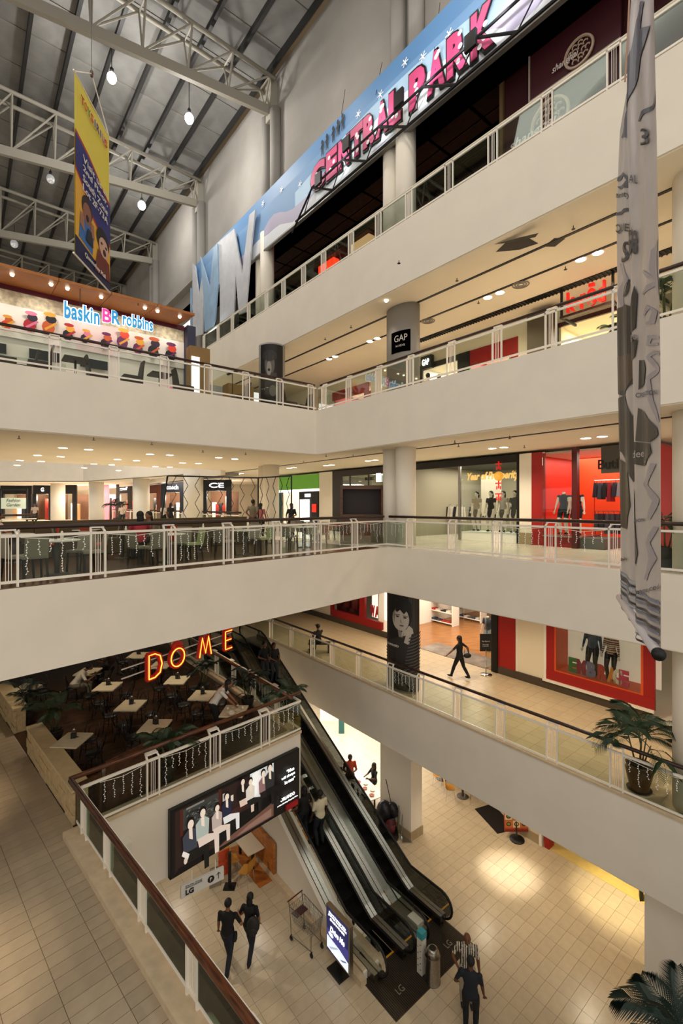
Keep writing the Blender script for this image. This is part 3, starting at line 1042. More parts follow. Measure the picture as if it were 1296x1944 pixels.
    # fingers, eyes and mouth are welded on after the skin has been formed
    bm = bmesh.new(); bm.from_mesh(me2)
    ex = MB(); mi = []
    for i in (0, 1):
        hnd, d = hands[i]
        side = d.cross(Vector((0, 1, 0)))
        if side.length < .2: side = Vector((1, 0, 0))
        side.normalize(); nrm = side.cross(d)
        for q, ln in ((-1.5, .062), (-.5, .075), (.5, .07), (1.5, .055)):
            b0 = hnd + d * .06 + side * q * .016
            n0 = len(ex.f)
            ex.tube([b0, b0 + d * ln * .55 + nrm * .004, b0 + d * ln * .9 + nrm * .02], [.009, .008, .006], 5)
            mi += [0] * (len(ex.f) - n0)
        b0 = hnd + d * .025 + side * .03
        n0 = len(ex.f)
        ex.tube([b0, b0 + d * .03 + side * .02, b0 + d * .06 + side * .018], [.01, .009, .007], 5)
        mi += [0] * (len(ex.f) - n0)
    eyes = []
    for v, f_, k in [(ex.v, ex.f, mi)]:
        vv = [bm.verts.new(q) for q in v]
        for fa, m_ in zip(f_, k):
            try:
                nf = bm.faces.new([vv[j] for j in fa]); nf.material_index = m_
            except ValueError:
                pass
    for fce in bm.faces: fce.smooth = True
    bm.to_mesh(me2); bm.free()
    root = bpy.data.objects.new('person' if cat == 'person' else 'mannequin', me2)
    COL.objects.link(root)
    root.location = loc; root.rotation_euler = (0, 0, rz); root.scale = (h / 1.74 * 1.1, h / 1.74 * 1.1, h / 1.74)
    tag(root, label, cat, group)
    def child(name, mbx, m, sm=True):
        c = bpy.data.objects.new(name, mbx.mesh(name, m, None, sm)); c.parent = root; COL.objects.link(c); return c
    if not headless:
        if cat == 'person' and not noface:
            fc = MB()
            for s in (-1, 1):
                fc.ell(hc + Vector((s * .03, .083, .018)), (.011, .008, .006), 6, 4)
                fc.beam(hc + Vector((s * .014, .09, .04)), hc + Vector((s * .045, .082, .04)), .006, .006)
            fc.ell(hc + Vector((0, .088, -.065)), (.022, .008, .006), 6, 4)
            child('facial_features', fc, cols.get('hair', BLACK))
        if not bald and cat == 'person' or hair == 'wig':
            hb = MB()
            hb.ell(hc + Vector((0, -.022, .035)), (.09, .1, .105), 14, 10)
            if hair in ('long', 'wig'):
                hb.ell(hc + Vector((0, -.07, -.08)), (.085, .05, .16), 12, 8)
            if hair == 'bun':
                hb.ell(hc + Vector((0, -.12, .03)), (.04, .04, .04), 8, 6)
            child('hair', hb, cols.get('hair', BLACK))
        if hair == 'cap':
            hb = MB().ell(hc + Vector((0, -.005, .05)), (.095, .108, .09), 14, 8)
            hb.box(hc.x - .06, hc.x + .06, hc.y + .07, hc.y + .18, hc.z + .045, hc.z + .058)
            child('cap', hb, BLACK)
    if skirt:
        hb = MB().lathe([(.145, 0), (.2, -.25), (.19, -.48)][::-1], (P.x, P.y, P.z + .06), 16, 1, .75)
        child('skirt', hb, skirt)
    return root

def C(name, hexa, r=.8): return mat('cloth_' + name, hexa, r)
HAIRB = mat('black_hair', '0C0908', .6)
def cols(shirt, pants, shoes='1A1614', skin='8A5A3C'):
    return dict(skin=mat('skin_' + skin, skin, .6), shirt=C(shirt, shirt), pants=C(pants, pants), shoes=C(shoes, shoes), hair=HAIRB)
def facing(d):   # rotation so that local +Y points along d
    return math.atan2(d[1], d[0]) - PI / 2
up_l = -RP.u
# couple walking on the lower floor
pa = at(432, 1836, 0); pb = at(474, 1816, 0)
person(pa, facing((.1, 1)), 1.74, 'man in black t-shirt and jeans walking away beside a woman on the lower floor', cols('0E0D0F', '1B1F2B', '2A2522'), 'walk', hands=[(-.27, .1, .85), (.2, .22, 1.2)], head=(.15, 0))
person(pb, facing((.15, 1)), 1.66, 'woman with a backpack on her shoulder walking away beside a man on the lower floor', cols('100F10', '171A22', '1A1614'), 'walk', sex='f', hair='long', hands=[(-.2, .2, 1.05), (.22, .1, .9)], head=(.15, 0))
bp = empty('backpack', pb + Vector((.12, -.2, .75)), 'dark backpack hanging on the woman walking on the lower floor', 'backpack')
build('bag_body', MB().ell(pb + Vector((.13, -.2, 1.02)), (.17, .12, .23), 12, 8), mat('dark_nylon', '1B1B1A', .6), bp, True)
build('bag_pocket', MB().ell(pb + Vector((.14, -.29, .93)), (.12, .06, .11), 10, 6), mat('dark_nylon', '1B1B1A', .6), bp, True)
build('shoulder_strap', MB().tube([pb + Vector((.1, -.12, 1.2)), pb + Vector((.1, -.02, 1.42)), pb + Vector((.12, .12, 1.25)), pb + Vector((.12, .1, 1.05))], .018, 6), BLACK, bp, True)
hb = empty('shoulder_bag', pa + Vector((.25, -.05, .75)), 'small dark bag at the hip of the man walking on the lower floor', 'bag')
build('bag_body', MB().ell(pa + Vector((.22, -.06, .86)), (.05, .1, .13), 10, 6), BLACK, hb, True)
# men at lower right
pc = at(886, 1905, 0); pd = at(893, 1962, 0)
person(pc, facing((-.2, -1)), 1.74, 'bald man in a striped short-sleeved shirt standing by the steel bin', cols('D8CDB8', 'A89C88', '2A2522', '6B4026'), 'stand', bald=True, stripe=(C('stripe_dark', '2B2723'), 'v'), head=(.25, 0), hands=[(-.27, .1, .82), (.2, .25, 1.1)])
person(pd, facing((.35, 1)), 1.72, 'man in dark blue shirt standing in front of the man in the striped shirt', cols('161B26', '0D0F15', '0C0B0B', '5A3622'), 'stand', hands=[(-.3, .15, .95), (.27, .1, .85)], head=(.1, 0))
# riders on the left escalator
def ride(x, c, f=1): return RP.p(UC - x, c, zl(x) + .005)
person(ride(3.05, 8.85), facing(up_l), 1.72, 'man in a cream polo shirt riding up the left escalator', cols('CFC4A6', '161A22', '0C0B0B', '3A2418'), 'stand', hands=[(-.27, .1, .85), (.26, .1, .88)])
person(ride(3.4, 8.48), facing(up_l), 1.62, 'dark-clad person holding the handrail beside the man in the cream polo shirt', cols('14100F', '14151B', '0C0B0B', '6B4030'), 'stand', hands=[(-.34, .15, 1.0), (.2, .2, 1.0)], sex='f', hair='long')
# riders near the top of the right escalator, coming down
person(ride(8.7, 10.05), facing(RP.u), 1.72, 'man in black riding down near the top of the right escalator', cols('111112', '23272F', '0C0B0B', '7A4E36'), 'stand', hands=[(-.25, .1, .9), (.15, .25, 1.1)])
person(ride(8.6, 10.45), facing(RP.u), 1.68, 'person in black with folded hands, right of the pair on the upper escalator', cols('131314', '262A30', '0C0B0B', '7A4E36'), 'stand', hands=[(-.1, .28, 1.05), (.1, .28, 1.05)])
# lower floor at the back
person(at(664, 1510, 0), facing((.1, -1)), 1.72, 'man in a rust-red shirt standing at the table behind the escalators', cols('A8371C', '15120F', '0C0B0B', '4A2A1A'), 'stand', hands=[(-.1, .3, 1.15), (.12, .3, 1.15)], head=(.4, 0))
# ground floor gallery
person(at(872, 1288, ZG), facing(at(500, 1190, ZG) - at(872, 1288, ZG)), 1.66, 'woman in black with a handbag walking past the clothes shop', cols('0E0D0D', '0B0A0C', '0C0B0B', '7A5038'), 'walk', sex='f', hair='long', hands=[(-.42, .3, 1.0), (.36, -.2, .98)])
hbg = empty('handbag', at(888, 1262, ZG + .6), 'small black handbag on the arm of the walking woman', 'handbag')
q = at(872, 1288, ZG)
build('bag_body', MB().ell(q + Vector((.28, -.1, .93)), (.16, .07, .1), 10, 6), BLACK, hbg, True)
build('bag_strap', MB().tube([q + Vector((.16, -.08, 1.0)), q + Vector((.2, -.05, 1.3)), q + Vector((.36, -.1, 1.0))], .01, 5), BLACK, hbg, True)
# first floor people
def P1(px, Y): return Vector(((px - 648) * Y / F_, Y, Z1))
person(P1(480, 21.5), facing((.1, 1)), 1.76, 'man in an olive shirt with hands behind his back at the wire partition', cols('6E6654', '141416', '0C0B0B', '6B4430'), 'stand', hands=[(-.08, -.16, .98), (.08, -.16, .98)])
person(P1(494.5, 22.5), facing((.1, 1)), 1.6, 'woman in a pink top standing beside the man at the wire partition', cols('B0696A', '141416', '0C0B0B', '8A5A3C'), 'stand', sex='f', hair='long')
person(P1(553, 23), facing((-.2, -1)), 1.6, 'woman in black standing near the small green-roofed shop', cols('121113', '101012', '0C0B0B', '7A4E36'), 'stand', sex='f', hair='long', hands=[(-.12, .22, 1.05), (.2, .2, .95)])
person(P1(310, 31), facing((.3, 1)), 1.62, 'distant woman in a white top behind the far railing', cols('C8BFB0', '181618', '0C0B0B', '7A4E36'), 'stand', sex='f', hair='long')
person(P1(324, 31), facing((.3, 1)), 1.66, 'distant person in black behind the far railing beside a woman in white', cols('151315', '181618', '0C0B0B', '7A4E36'), 'stand', hair='long')
person(P1(232, 34), facing((.3, -1)), 1.62, 'distant person in a pale shirt in front of the dark brick shop', cols('B9A48C', '181618', '0C0B0B', '7A4E36'), 'stand')
person(P1(66, 37), facing((.3, -1)), 1.66, 'distant person in a pale shirt beside the small billboard', cols('C0A892', '181618', '0C0B0B', '7A4E36'), 'stand')
def P2_(px, Y): return Vector(((px - 648) * Y / F_, Y, Z2))
a_ = RP.ray(812, 15.6); person(RP.p(a_, 15.6, Z2), facing((.4, 1)), 1.72, 'person in a pale shirt at the entrance of the second floor shop', cols('B9A894', '1A1A1E', '0C0B0B', '5A3622'), 'stand')
a_ = RP.ray(833, 15.8); person(RP.p(a_, 15.8, Z2), facing((.4, 1)), 1.6, 'shorter dark-haired person at the entrance of the second floor shop', cols('3A3230', '1A1A1E', '0C0B0B', '5A3622'), 'stand', sex='f', hair='long')
# ---------------------------------------------------------------- stone walls of the cafe
def stone_wall(u0, u1, v0, v1, lb):
    t = empty('stone_wall', WK.p((u0 + u1) / 2, (v0 + v1) / 2, ZG), lb, 'low wall')
    build('core', MB().fbox(WK, u0 + .03, u1 - .03, v0 + .04, v1 - .03, ZG, ZG + .69), STONE, t)
    rnd = random.Random(4)
    zz = ZG
    for r_, hgt in enumerate((.2, .24, .24)):
        a = u0
        while a < u1 - .05:
            b = min(u1, a + rnd.uniform(.35, .7))
            if u1 - b < .15: b = u1
            e_ = rnd.uniform(0, .03)
            build('stone', MB().fbox(WK, a + .004, b - .004, v0 + .015 - e_, v0 + .05, zz + .004, zz + hgt - .004), STONE, t)
            a = b
        zz += hgt
    n = max(1, int((u1 - u0) / 1.4))
    for k in range(n):
        a = u0 + (u1 - u0) * k / n; b = u0 + (u1 - u0) * (k + 1) / n
        build('coping_stone', MB().fbox(WK, a + .003, b - .003, v0 - .03, v1 + .03, ZG + .69, ZG + .75), STONETOP, t)
stone_wall(-15.05, -10.95, 3.07, 3.4, 'low rough stone wall with smooth coping between the walkway and the cafe, nearer one')
stone_wall(-24, -16.6, 3.07, 3.4, 'low rough stone wall at the far left, beyond the cafe entrance')

# ---------------------------------------------------------------- palms
def palm(loc, h, n, L, lb, m=GREEN, pot=None, potm=None, seed=0, droop=1.0, stems=5, group=None, name='potted_palm', leaf=.3, potr=.2, poth=.4, pairs=34):
    rnd = random.Random(seed)
    r = empty(name, loc, lb, 'palm', group)
    loc = Vector(loc)
    prof = [(potr * .7, 0), (potr * .78, .04), (potr * .72, .06), (potr * .95, poth * .5), (potr * 1.08, poth * .8), (potr * .95, poth * .93), (potr * 1.05, poth), (potr * .9, poth), (potr * .85, poth - .05)]
    build('pot', MB().lathe(prof, loc, 20), potm or mat('dark_pot', '2A211A', .4), r, True)
    build('soil', MB().lathe([(potr * .86, 0), (potr * .86, .02)], loc + Vector((0, 0, poth - .06)), 16), mat('soil', '1B130C', .9), r)
    tops = []
    for k in range(stems):
        a = 2 * PI * k / stems + rnd.uniform(-.3, .3)
        b = loc + Vector((math.cos(a) * potr * .3, math.sin(a) * potr * .3, poth - .05))
        tp = loc + Vector((math.cos(a) * potr * .9, math.sin(a) * potr * .9, poth + (h - poth) * rnd.uniform(.4, .6)))
        build('stem', MB().tube([b, (b + tp) / 2 + Vector((0, 0, .03)), tp], [.02, .016, .012], 6), mat('palm_stem', '5B5A34', .6), r, True)
        tops.append((tp, a))
    # three frond shapes shared by the copies
    meshes = []
    for v in range(3):
        mb = MB(); pts = []
        N = 12; dr = droop * (1 + .25 * v)
        for i in range(N + 1):
            t = i / N
            pts.append(Vector((L * (t - .12 * t * t * dr), 0, L * (.75 * t - .62 * dr * t * t))))
        mb.tube(pts, [.009 * (1 - .8 * i / N) + .002 for i in range(N + 1)], 4)
        for i in range(pairs):
            t = .16 + .84 * i / (pairs - 1)
            f = t * N; k = min(N - 1, int(f)); p = pts[k].lerp(pts[k + 1], f - k)
            d = (pts[k + 1] - pts[k]).normalized()
            ln = leaf * L * 1.1 * math.sin(PI * min(.97, .12 + .8 * t)) + .04
            for s in (-1, 1):
                side = Vector((0, s, 0))
                e1 = p + (side * .8 + d * .65).normalized() * ln * .5 + Vector((0, 0, .03 * ln))
                e2 = p + (side * .75 + d * .75).normalized() * ln + Vector((0, 0, -.32 * ln))
                wv = d * .011 * L + Vector((0, 0, .004))
                mb.add([p - wv * .4, p + wv * .4, e1 + wv, e2, e1 - wv], [(0, 1, 2, 3, 4)])
        meshes.append(mb.mesh('frond', m))
    for k in range(n):
        tp, a = tops[k % stems]
        a2 = 2 * PI * k / n + rnd.uniform(-.25, .25)
        o = bpy.data.objects.new('frond', meshes[k % 3]); o.parent = r
        o.location = tp - loc - Vector((0, 0, rnd.uniform(0, .1)))
        o.rotation_euler = (rnd.uniform(-.2, .2), rnd.uniform(-.75, .1), a2)
        sc_ = rnd.uniform(.8, 1.1); o.scale = (sc_,) * 3
        COL.objects.link(o)
    return r
URN = mat('glazed_urn', '5A3D22', .3, noise=.3, scale=5)
q = RP.p(RP.ray(1213, 12.55), 12.55, ZG)
palm(q, 1.85, 15, 1.05, 'potted palm in a big glazed brown urn beside the ground floor round column', potm=URN, seed=2, potr=.28, poth=.62, droop=1.0, stems=6, leaf=.36, pairs=32)
build('saucer', MB().lathe([(.24, 0), (.27, .03)], q + Vector((0, 0, .001)), 20), mat('dark_pot', '2A211A'), bpy.data.objects['potted_palm'])
palm((3.0, 3.9, 5.3 + 2.1), 1.75, 13, 1.0, 'dark palm fronds rising into the lower right corner, nearest the camera', GREEND, seed=9, potr=.3, poth=.5, droop=.8, leaf=.34, pairs=30) if False else None
def cafe_palm(px, py, h, lb, seed, L=.7, m=GREEND):
    return palm(at(px, py, ZG), h, 11, L, lb, m, seed=seed, potr=.2, poth=.38, leaf=.34, pairs=26, stems=4)
cafe_palm(386, 1318, 1.35, 'potted palm standing behind the neon letters beside the escalator railing', 21)
cafe_palm(470, 1345, 1.5, 'potted palm at the inner corner of the cafe beside the standing waiter', 22, .75)
cafe_palm(540, 1372, 1.3, 'potted palm in the right corner of the cafe railing above the screen', 23, .8, GREEN)
cafe_palm(318, 1478, 1.25, 'potted palm just behind the cafe railing beside the wooden bench', 24, .75, GREEN)
cafe_palm(104, 1410, 1.35, 'potted palm behind the nearer stone wall in the cafe', 25, .75, GREEN)
cafe_palm(52, 1372, 1.35, 'potted palm behind the far end of the stone wall, beside a cafe table', 26, .75)
# large palm at the lower right corner, standing on the lower floor
palm(at(1345, 2290, 0) * 1.0, 4.3, 16, 1.45, 'tall potted palm in the lower right corner, in front of the broad pier', mat('dusky_palm_leaf', '22352E', .5, noise=.2), seed=31, potr=.32, poth=.5, droop=.75, stems=6, leaf=.34, pairs=34)
# palms beyond the grey banner
palm(RP.p(-3.75, 13.2, Z2), 2.0, 12, .8, 'palm beyond the grey banner on the second floor', GREEN, seed=41, potr=.26, poth=.5, leaf=.34)
palm(RP.p(-3.75, 13.2, Z1), 1.9, 12, .8, 'palm beyond the grey banner on the first floor', GREEN, seed=42, potr=.26, poth=.5, leaf=.34)
palm(RP.p(RP.ray(1180, 15.6), 15.6, Z2), 2.5, 10, .6, 'palm in front of the red lettered shop on the second floor', GREEN, seed=44, potr=.26, poth=.5, leaf=.34)
palm(Vector(((222 - 648) * 38 / F_, 38, Z1)), 2.3, 12, 1.0, 'small distant palm on the first floor beside a round column', GREEND, seed=43, potr=.3, poth=.5)

# ---------------------------------------------------------------- cafe furniture
DKW = mat('dark_bentwood', '15100C', .4)
MARB = mat('cream_marble_top', 'DCCFB0', .25, noise=.06, scale=8)
def make_bentwood():
    t = proto('bentwood_chair')
    build('seat', MB().lathe([(.19, .43), (.21, .445), (.2, .465)], (0, 0, 0), 18), DKW, t, True)
    for a in (.7, 2.44, 3.84, 5.58):
        c, s = math.cos(a), math.sin(a)
        build('leg', MB().tube([(c * .17, s * .17, .44), (c * .2, s * .2, .2), (c * .23, s * .23, 0)], [.016, .014, .012], 6), DKW, t, True)
    build('backrest', MB().tube([(-.18, -.1, .45), (-.2, -.18, .65), (-.16, -.22, .85), (0, -.24, .92), (.16, -.22, .85), (.2, -.18, .65), (.18, -.1, .45)], .014, 6), DKW, t, True)
    build('inner_loop', MB().tube([(-.09, -.14, .46), (-.1, -.19, .65), (0, -.22, .8), (.1, -.19, .65), (.09, -.14, .46)], .01, 6), DKW, t, True)
    build('seat_ring', MB().tube([(.17 * math.cos(i * PI / 6), .17 * math.sin(i * PI / 6), .25) for i in range(12)], .009, 5, closed=True), DKW, t, True)
    return t
def make_cafe_table():
    t = proto('cafe_table')
    build('tabletop', MB().box(-.34, .34, -.38, .38, .72, .75), MARB, t)
    build('edge_band', MB().box(-.345, .345, -.385, .385, .7, .72), mat('brass_edge', '8A7040', .4, .6), t)
    build('column', MB().lathe([(.035, .03), (.03, .7)], (0, 0, 0), 10), DKW, t, True)
    for k in range(4):
        a = PI / 4 + k * PI / 2
        build('foot', MB().tube([(0, 0, .06), (.25 * math.cos(a), .25 * math.sin(a), .02)], [.025, .015], 6), DKW, t, True)
    return t
def make_caddy():
    t = proto('menu_holder')
    build('holder', MB().box(-.06, .06, -.05, .05, 0, .13), mat('caddy_black', '14110F', .4), t)
    build('menu_card', MB().box(-.05, .05, -.012, .012, .03, .2), mat('menu_brown', '4A3A2A', .6), t)
    build('napkins', MB().ell((0, .02, .17), (.035, .025, .06), 8, 6), mat('napkin_white', 'D9CFC0', .8), t, True)
    build('spoon', MB().tube([(.05, 0, .02), (.12, -.03, .02)], .012, 5), mat('caddy_black', '14110F'), t)
    return t
bw, ct, cd = make_bentwood(), make_cafe_table(), make_caddy()
TB = [((167, 1275), 'cafe table at which the man in the white shirt sits, near the stone wall', 0), ((204, 1303), 'cafe table left of the neon D, second row from the stone wall', 1),
      ((248, 1339), 'cafe table in the middle row, below and left of the neon letters', 1), ((294, 1378), 'cafe table just behind the wooden bench and the palm', 1),
      ((336, 1291), 'cafe table directly below the circumflex neon O', 1), ((384, 1320), 'cafe table at the left hand of the standing waiter', 1),
      ((137, 1405), 'cafe table against the nearer stone wall', 1), ((444, 1350), 'cafe table covered with dishes being cleared by the waiter', 0),
      ((306, 1262), 'cafe table half hidden behind the neon letters', 0), ((262, 1244), 'farthest cafe table left of the neon letters, under the slab edge', 1), ((50, 1306), 'cafe table behind the palm at the far left', 0)]
SHORT = {(167, 1275): "seated man's cafe table", (204, 1303): 'cafe table left of the neon D', (248, 1339): 'middle cafe table below the neon letters', (294, 1378): 'cafe table behind the wooden bench',
         (336, 1291): 'cafe table directly below the neon O', (384, 1320): 'cafe table left of the standing waiter', (137, 1405): 'cafe table against the nearer stone wall', (444, 1350): 'cafe table being cleared',
         (306, 1262): 'cafe table half hidden by the neon letters', (262, 1244): 'farthest cafe table under the slab edge', (50, 1306): 'cafe table behind the palm at far left'}
rnd = random.Random(5)
ci = 0
for (x, y), lb, cdy in TB:
    p = at(x, y, ZG + .75); p.z = ZG + .011
    place(ct, p, rnd.uniform(-.06, .03), lb, 'table', 'square marble-topped cafe tables')
    if cdy:
        place(cd, p + Vector((-.02, .1, .75)), rnd.uniform(-.3, .3), 'black menu and napkin holder on the ' + SHORT[(x, y)], 'menu holder', 'menu holders on the cafe tables')
    spots = [(0, .62, PI, 'behind'), (-.6, -.02, -PI / 2, 'left of'), (.6, .05, PI / 2, 'right of'), (.05, -.62, 0, 'in front of')]
    if (x, y) == (137, 1405): spots = [(.1, .62, PI, 'behind'), (.62, -.1, PI / 2, 'right of')]
    if (x, y) == (444, 1350): spots = [(0.1, .62, PI, 'behind')]
    if (x, y) in ((306, 1262), (50, 1306)): spots = spots[:1]
    if (x, y) == (294, 1378): spots = spots[:3]
    if (x, y) == (167, 1275): spots = [spots[0], spots[2]]
    for dx, dy, rz, w_ in spots:
        rest_ = lb.replace('cafe table', 'table')
        place(bw, p + Vector((dx, dy, 0)), rz + rnd.uniform(-.2, .2), 'dark chair ' + w_ + ' the ' + SHORT[(x, y)], 'chair', 'dark bentwood cafe chairs')
# dishes on the table being cleared
p = at(444, 1350, ZG + .765)
DISH = mat('white_china', 'E4DAC6', .3)
for k, (dx, dy, r_) in enumerate(((-.12, -.1, .09), (.1, .05, .1), (.2, -.2, .08), (-.05, .2, .07))):
    t = tag(build('plate', MB().lathe([(r_ * .5, 0), (r_, .018), (r_ * .95, .022), (r_ * .5, .006)], p + Vector((dx, dy, 0)), 16), DISH, None, True), 'white plate on the table being cleared, ' + ('at its left', 'in its middle', 'at its front right', 'at its back')[k], 'plate', 'dishes on the table being cleared')
bwl = tag(build('bowl', MB().lathe([(.04, 0), (.09, .05), (.1, .09), (.09, .09), (.04, .02)], p + Vector((-.02, -.25, 0)), 16), DISH, None, True), 'white bowl stacked at the front of the table being cleared', 'bowl')
for k, (dx, dy) in enumerate(((.22, .15), (.05, .26), (-.2, .08))):
    t = tag(build('cup', MB().lathe([(.025, 0), (.035, .07), (.032, .07), (.02, .01)], p + Vector((dx, dy, 0)), 12), DISH, None, True), 'small white cup on the table being cleared, ' + ('rightmost', 'backmost', 'leftmost')[k], 'cup', 'cups on the table being cleared')
# waiter, seated guests
wp = at(405, 1395, ZG)
person(wp, facing((1, .15)), 1.72, 'waiter in a white short-sleeved shirt leaning over the dishes on a cafe table', cols('D9D2C4', '12100F', '0C0B0B', '8A5A3C'), 'stand', lean=.55, hands=[(-.1, .62, .86), (.12, .62, .86)], head=(.3, 0), hair='long')
sp = at(140, 1330, ZG)
person(sp, facing((.9, .4)), 1.75, 'seated man in a white shirt bent over the left end of a cafe table', cols('CFC6B4', '6A6252', '0C0B0B', '6B4430'), 'sit', lean=.6, hands=[(-.15, .55, .8), (.15, .55, .8)], head=(.3, 0))
place(bw, sp + Vector((-.05, -.02, .011)), facing((.9, .4)), 'dark bentwood chair under the seated man in the white shirt', 'chair', 'dark bentwood cafe chairs')
sp2 = at(203, 1290, ZG)
person(at(212, 1292, ZG), facing((-1, .1)), 1.7, 'dim figure in dark clothes seated opposite the man in the white shirt', cols('3A2620', '16120F', '0C0B0B', '6B4430'), 'sit', hands=[(-.15, .4, .78), (.15, .4, .78)])
# wooden bench with high back beside the railing
BWD = wood('bench_wood', '3A2113', '5A341C', .4, 3)
b0 = at(203, 1446, ZG + 1.12); b1 = at(290, 1404, ZG + 1.12)
t = empty('bench', (b0 + b1) / 2 - Vector((0, 0, 1.12)), 'wooden bench with a tall panelled back beside the cafe railing', 'bench')
d = (b1 - b0).normalized(); nrm = Vector((-d.y, d.x, 0))
Lb = (b1 - b0).length
def bx(mb, a0, a1, c0, c1, z0, z1):
    P = lambda a, c, z: Vector((b0.x + d.x * a + nrm.x * c, b0.y + d.y * a + nrm.y * c, ZG + z))
    return mb.hexa([P(a0, c0, z0), P(a1, c0, z0), P(a1, c1, z0), P(a0, c1, z0), P(a0, c0, z1), P(a1, c0, z1), P(a1, c1, z1), P(a0, c1, z1)])
build('back', bx(MB(), 0, Lb, 0, .05, .02, 1.12), BWD, t)
build('seat', bx(MB(), 0, Lb, .05, .5, .4, .46), BWD, t)
build('side_panel', bx(MB(), -.02, .02, .05, .5, .02, .46), BWD, t)
build('side_panel', bx(MB(), Lb - .02, Lb + .02, .05, .5, .02, .46), BWD, t)
bx_t = empty('armrest_frame', b0 + Vector((-.35, .1, -1.12)), 'open wooden frame at the left end of the bench', 'frame')
m_ = MB(); bx(m_, -.6, -.05, .1, .16, .8, .87); build('top_bar', m_, BWD, bx_t)
m_ = MB(); bx(m_, -.6, -.54, .1, .16, .01, .8); build('post', m_, BWD, bx_t)
m_ = MB(); bx(m_, -.11, -.05, .1, .16, .01, .8); build('post', m_, BWD, bx_t)
for k in range(2):
    q = b0 + d * (.15 + k * .22) + nrm * .3
    tag(build('cushion', MB().ell(Vector((q.x, q.y, ZG + .68)), (.1, .06, .22), 10, 8), mat('patterned_cushion', '8A7A64', .9, noise=.3, scale=30), None, True), 'small patterned cushion on the wooden bench, ' + ('left', 'right')[k] + ' one', 'cushion', 'cushions on the wooden bench')

# ---------------------------------------------------------------- neon letters
nl = [('D', (292, 1263), 12.7, .56), ('O', (334, 1247), 13.4, .5), ('M', (389, 1227), 14.3, .5), ('E', (432, 1214), 15.2, .5)]
pD = dep(292, 1262, 12.7); pE = dep(432, 1211, 15.2)
U = (pE - pD); U.z = 0; U.normalize(); V = Vector((0, 0, 1))
REDN = mat('channel_letter_red', '8A1208', .4, emit=.45); NEON = mat('neon_tube', 'FFB25A', .4, emit=5.0, ecol='FF7A2A')
ns = empty('neon_sign', (pD + pE) / 2 - Vector((0, 0, .4)), 'orange neon cafe sign reading DÔME hanging under the slab edge', 'sign')
strokes = {'D': [[(-.3, -.5), (-.3, .5), (0, .5), (.26, .36), (.36, 0), (.26, -.36), (0, -.5), (-.3, -.5)]],
           'O': [[(.42 * math.cos(a), .45 * math.sin(a)) for a in [2 * PI * k / 16 for k in range(17)]]],
           'M': [[(-.42, -.5), (-.22, .5), (0, -.35), (.22, .5), (.42, -.5)]],
           'E': [[(.26, .5), (-.26, .5), (-.26, 0), (.2, 0)], [(-.26, 0), (-.26, -.5), (.26, -.5)]]}
for chh, (x, y), Yd, s_ in nl:
    c = dep(x, y, Yd)
    cu = U * ((c - pD).dot(U))
    zc = c.z
    base = Vector((pD.x + cu.x, pD.y + cu.y, zc))
    Nn = U.cross(V)
    lt = MB(); nt2 = MB()
    for st in strokes[chh]:
        pts = [base + U * a * s_ * 1.15 + V * b * s_ * 1.15 for a, b in st]
        for a, b in zip(pts[:-1], pts[1:]):
            e_ = (b - a).normalized() * .03
            lt.beam(a - e_, b + e_, .13 if chh != 'x' else .1, .08, Nn)
        nt2.tube([q + Nn * .05 for q in pts], .016, 6)
    if chh == 'O':
        a, b, c_ = base + U * -.22 + V * .36, base + V * .58, base + U * .22 + V * .36
        a, b, c_ = base + U * -.36 * s_ + V * .64 * s_, base + V * .84 * s_, base + U * .36 * s_ + V * .64 * s_
        lt.beam(a, b, .1, .08, Nn); lt.beam(b, c_, .1, .08, Nn)
    lo = build('letter', lt, REDN, ns)
    build('neon_tube', nt2, NEON, lo, True)
for dz in (-.12, 0, .12):
    build('mounting_rail', MB().beam(pD + V * dz - U * .9 - U.cross(V) * .12, pE + V * (dz + 0) + U * .3 - U.cross(V) * .12 - V * (pE.z - pD.z), .03, .03), WHITE, ns) if dz else None
for f_ in (.25, .7):
    q = pD.lerp(pE, f_)
    build('hanger', MB().tube([Vector((q.x, q.y, pD.z - .15)) - U.cross(V) * .12, Vector((q.x, q.y, B1)) - U.cross(V) * .12], .02, 6), WHITE, ns)
# ---------------------------------------------------------------- first floor food court
FAB = mat('grey_upholstery', '8F8672', .8); LEGD = mat('dark_leg_wood', '1E1713', .5)
def make_court_chair(nm, fab):
    t = proto('dining_chair')
    build('seat', MB().box(-.22, .22, -.21, .22, .42, .47), fab, t)
    mb = MB()
    for i in range(4):
        z0, z1 = .45 + i * .11, .56 + i * .11; y0, y1 = -.2 - .02 * i, -.22 - .02 * i
        mb.hexa([(-.21, y0 - .03, z0), (.21, y0 - .03, z0), (.21, y0, z0), (-.21, y0, z0), (-.21, y1 - .03, z1), (.21, y1 - .03, z1), (.21, y1, z1), (-.21, y1, z1)])
    build('backrest', mb, fab, t)
    for x in (-.19, .19):
        for y, y2 in ((.19, .21), (-.18, -.22)):
            build('leg', MB().beam((x, y, .42), (x * 1.08, y2, 0), .035, .035, (0, 1, 0)), LEGD, t)
    return t
def make_round_table():
    t = proto('round_table')
    build('tabletop', MB().lathe([(.44, .72), (.46, .73), (.46, .75), (.44, .755)], (0, 0, 0), 28), mat('white_laminate', 'E8E0D2', .3), t, True)
    build('column', MB().lathe([(.05, .02), (.05, .72)], (0, 0, 0), 12), mat('table_grey', '5A544C', .5), t, True)
    build('base', MB().lathe([(.24, 0), (.24, .015), (.06, .04)], (0, 0, 0), 20), mat('table_grey', '5A544C'), t, True)
    return t
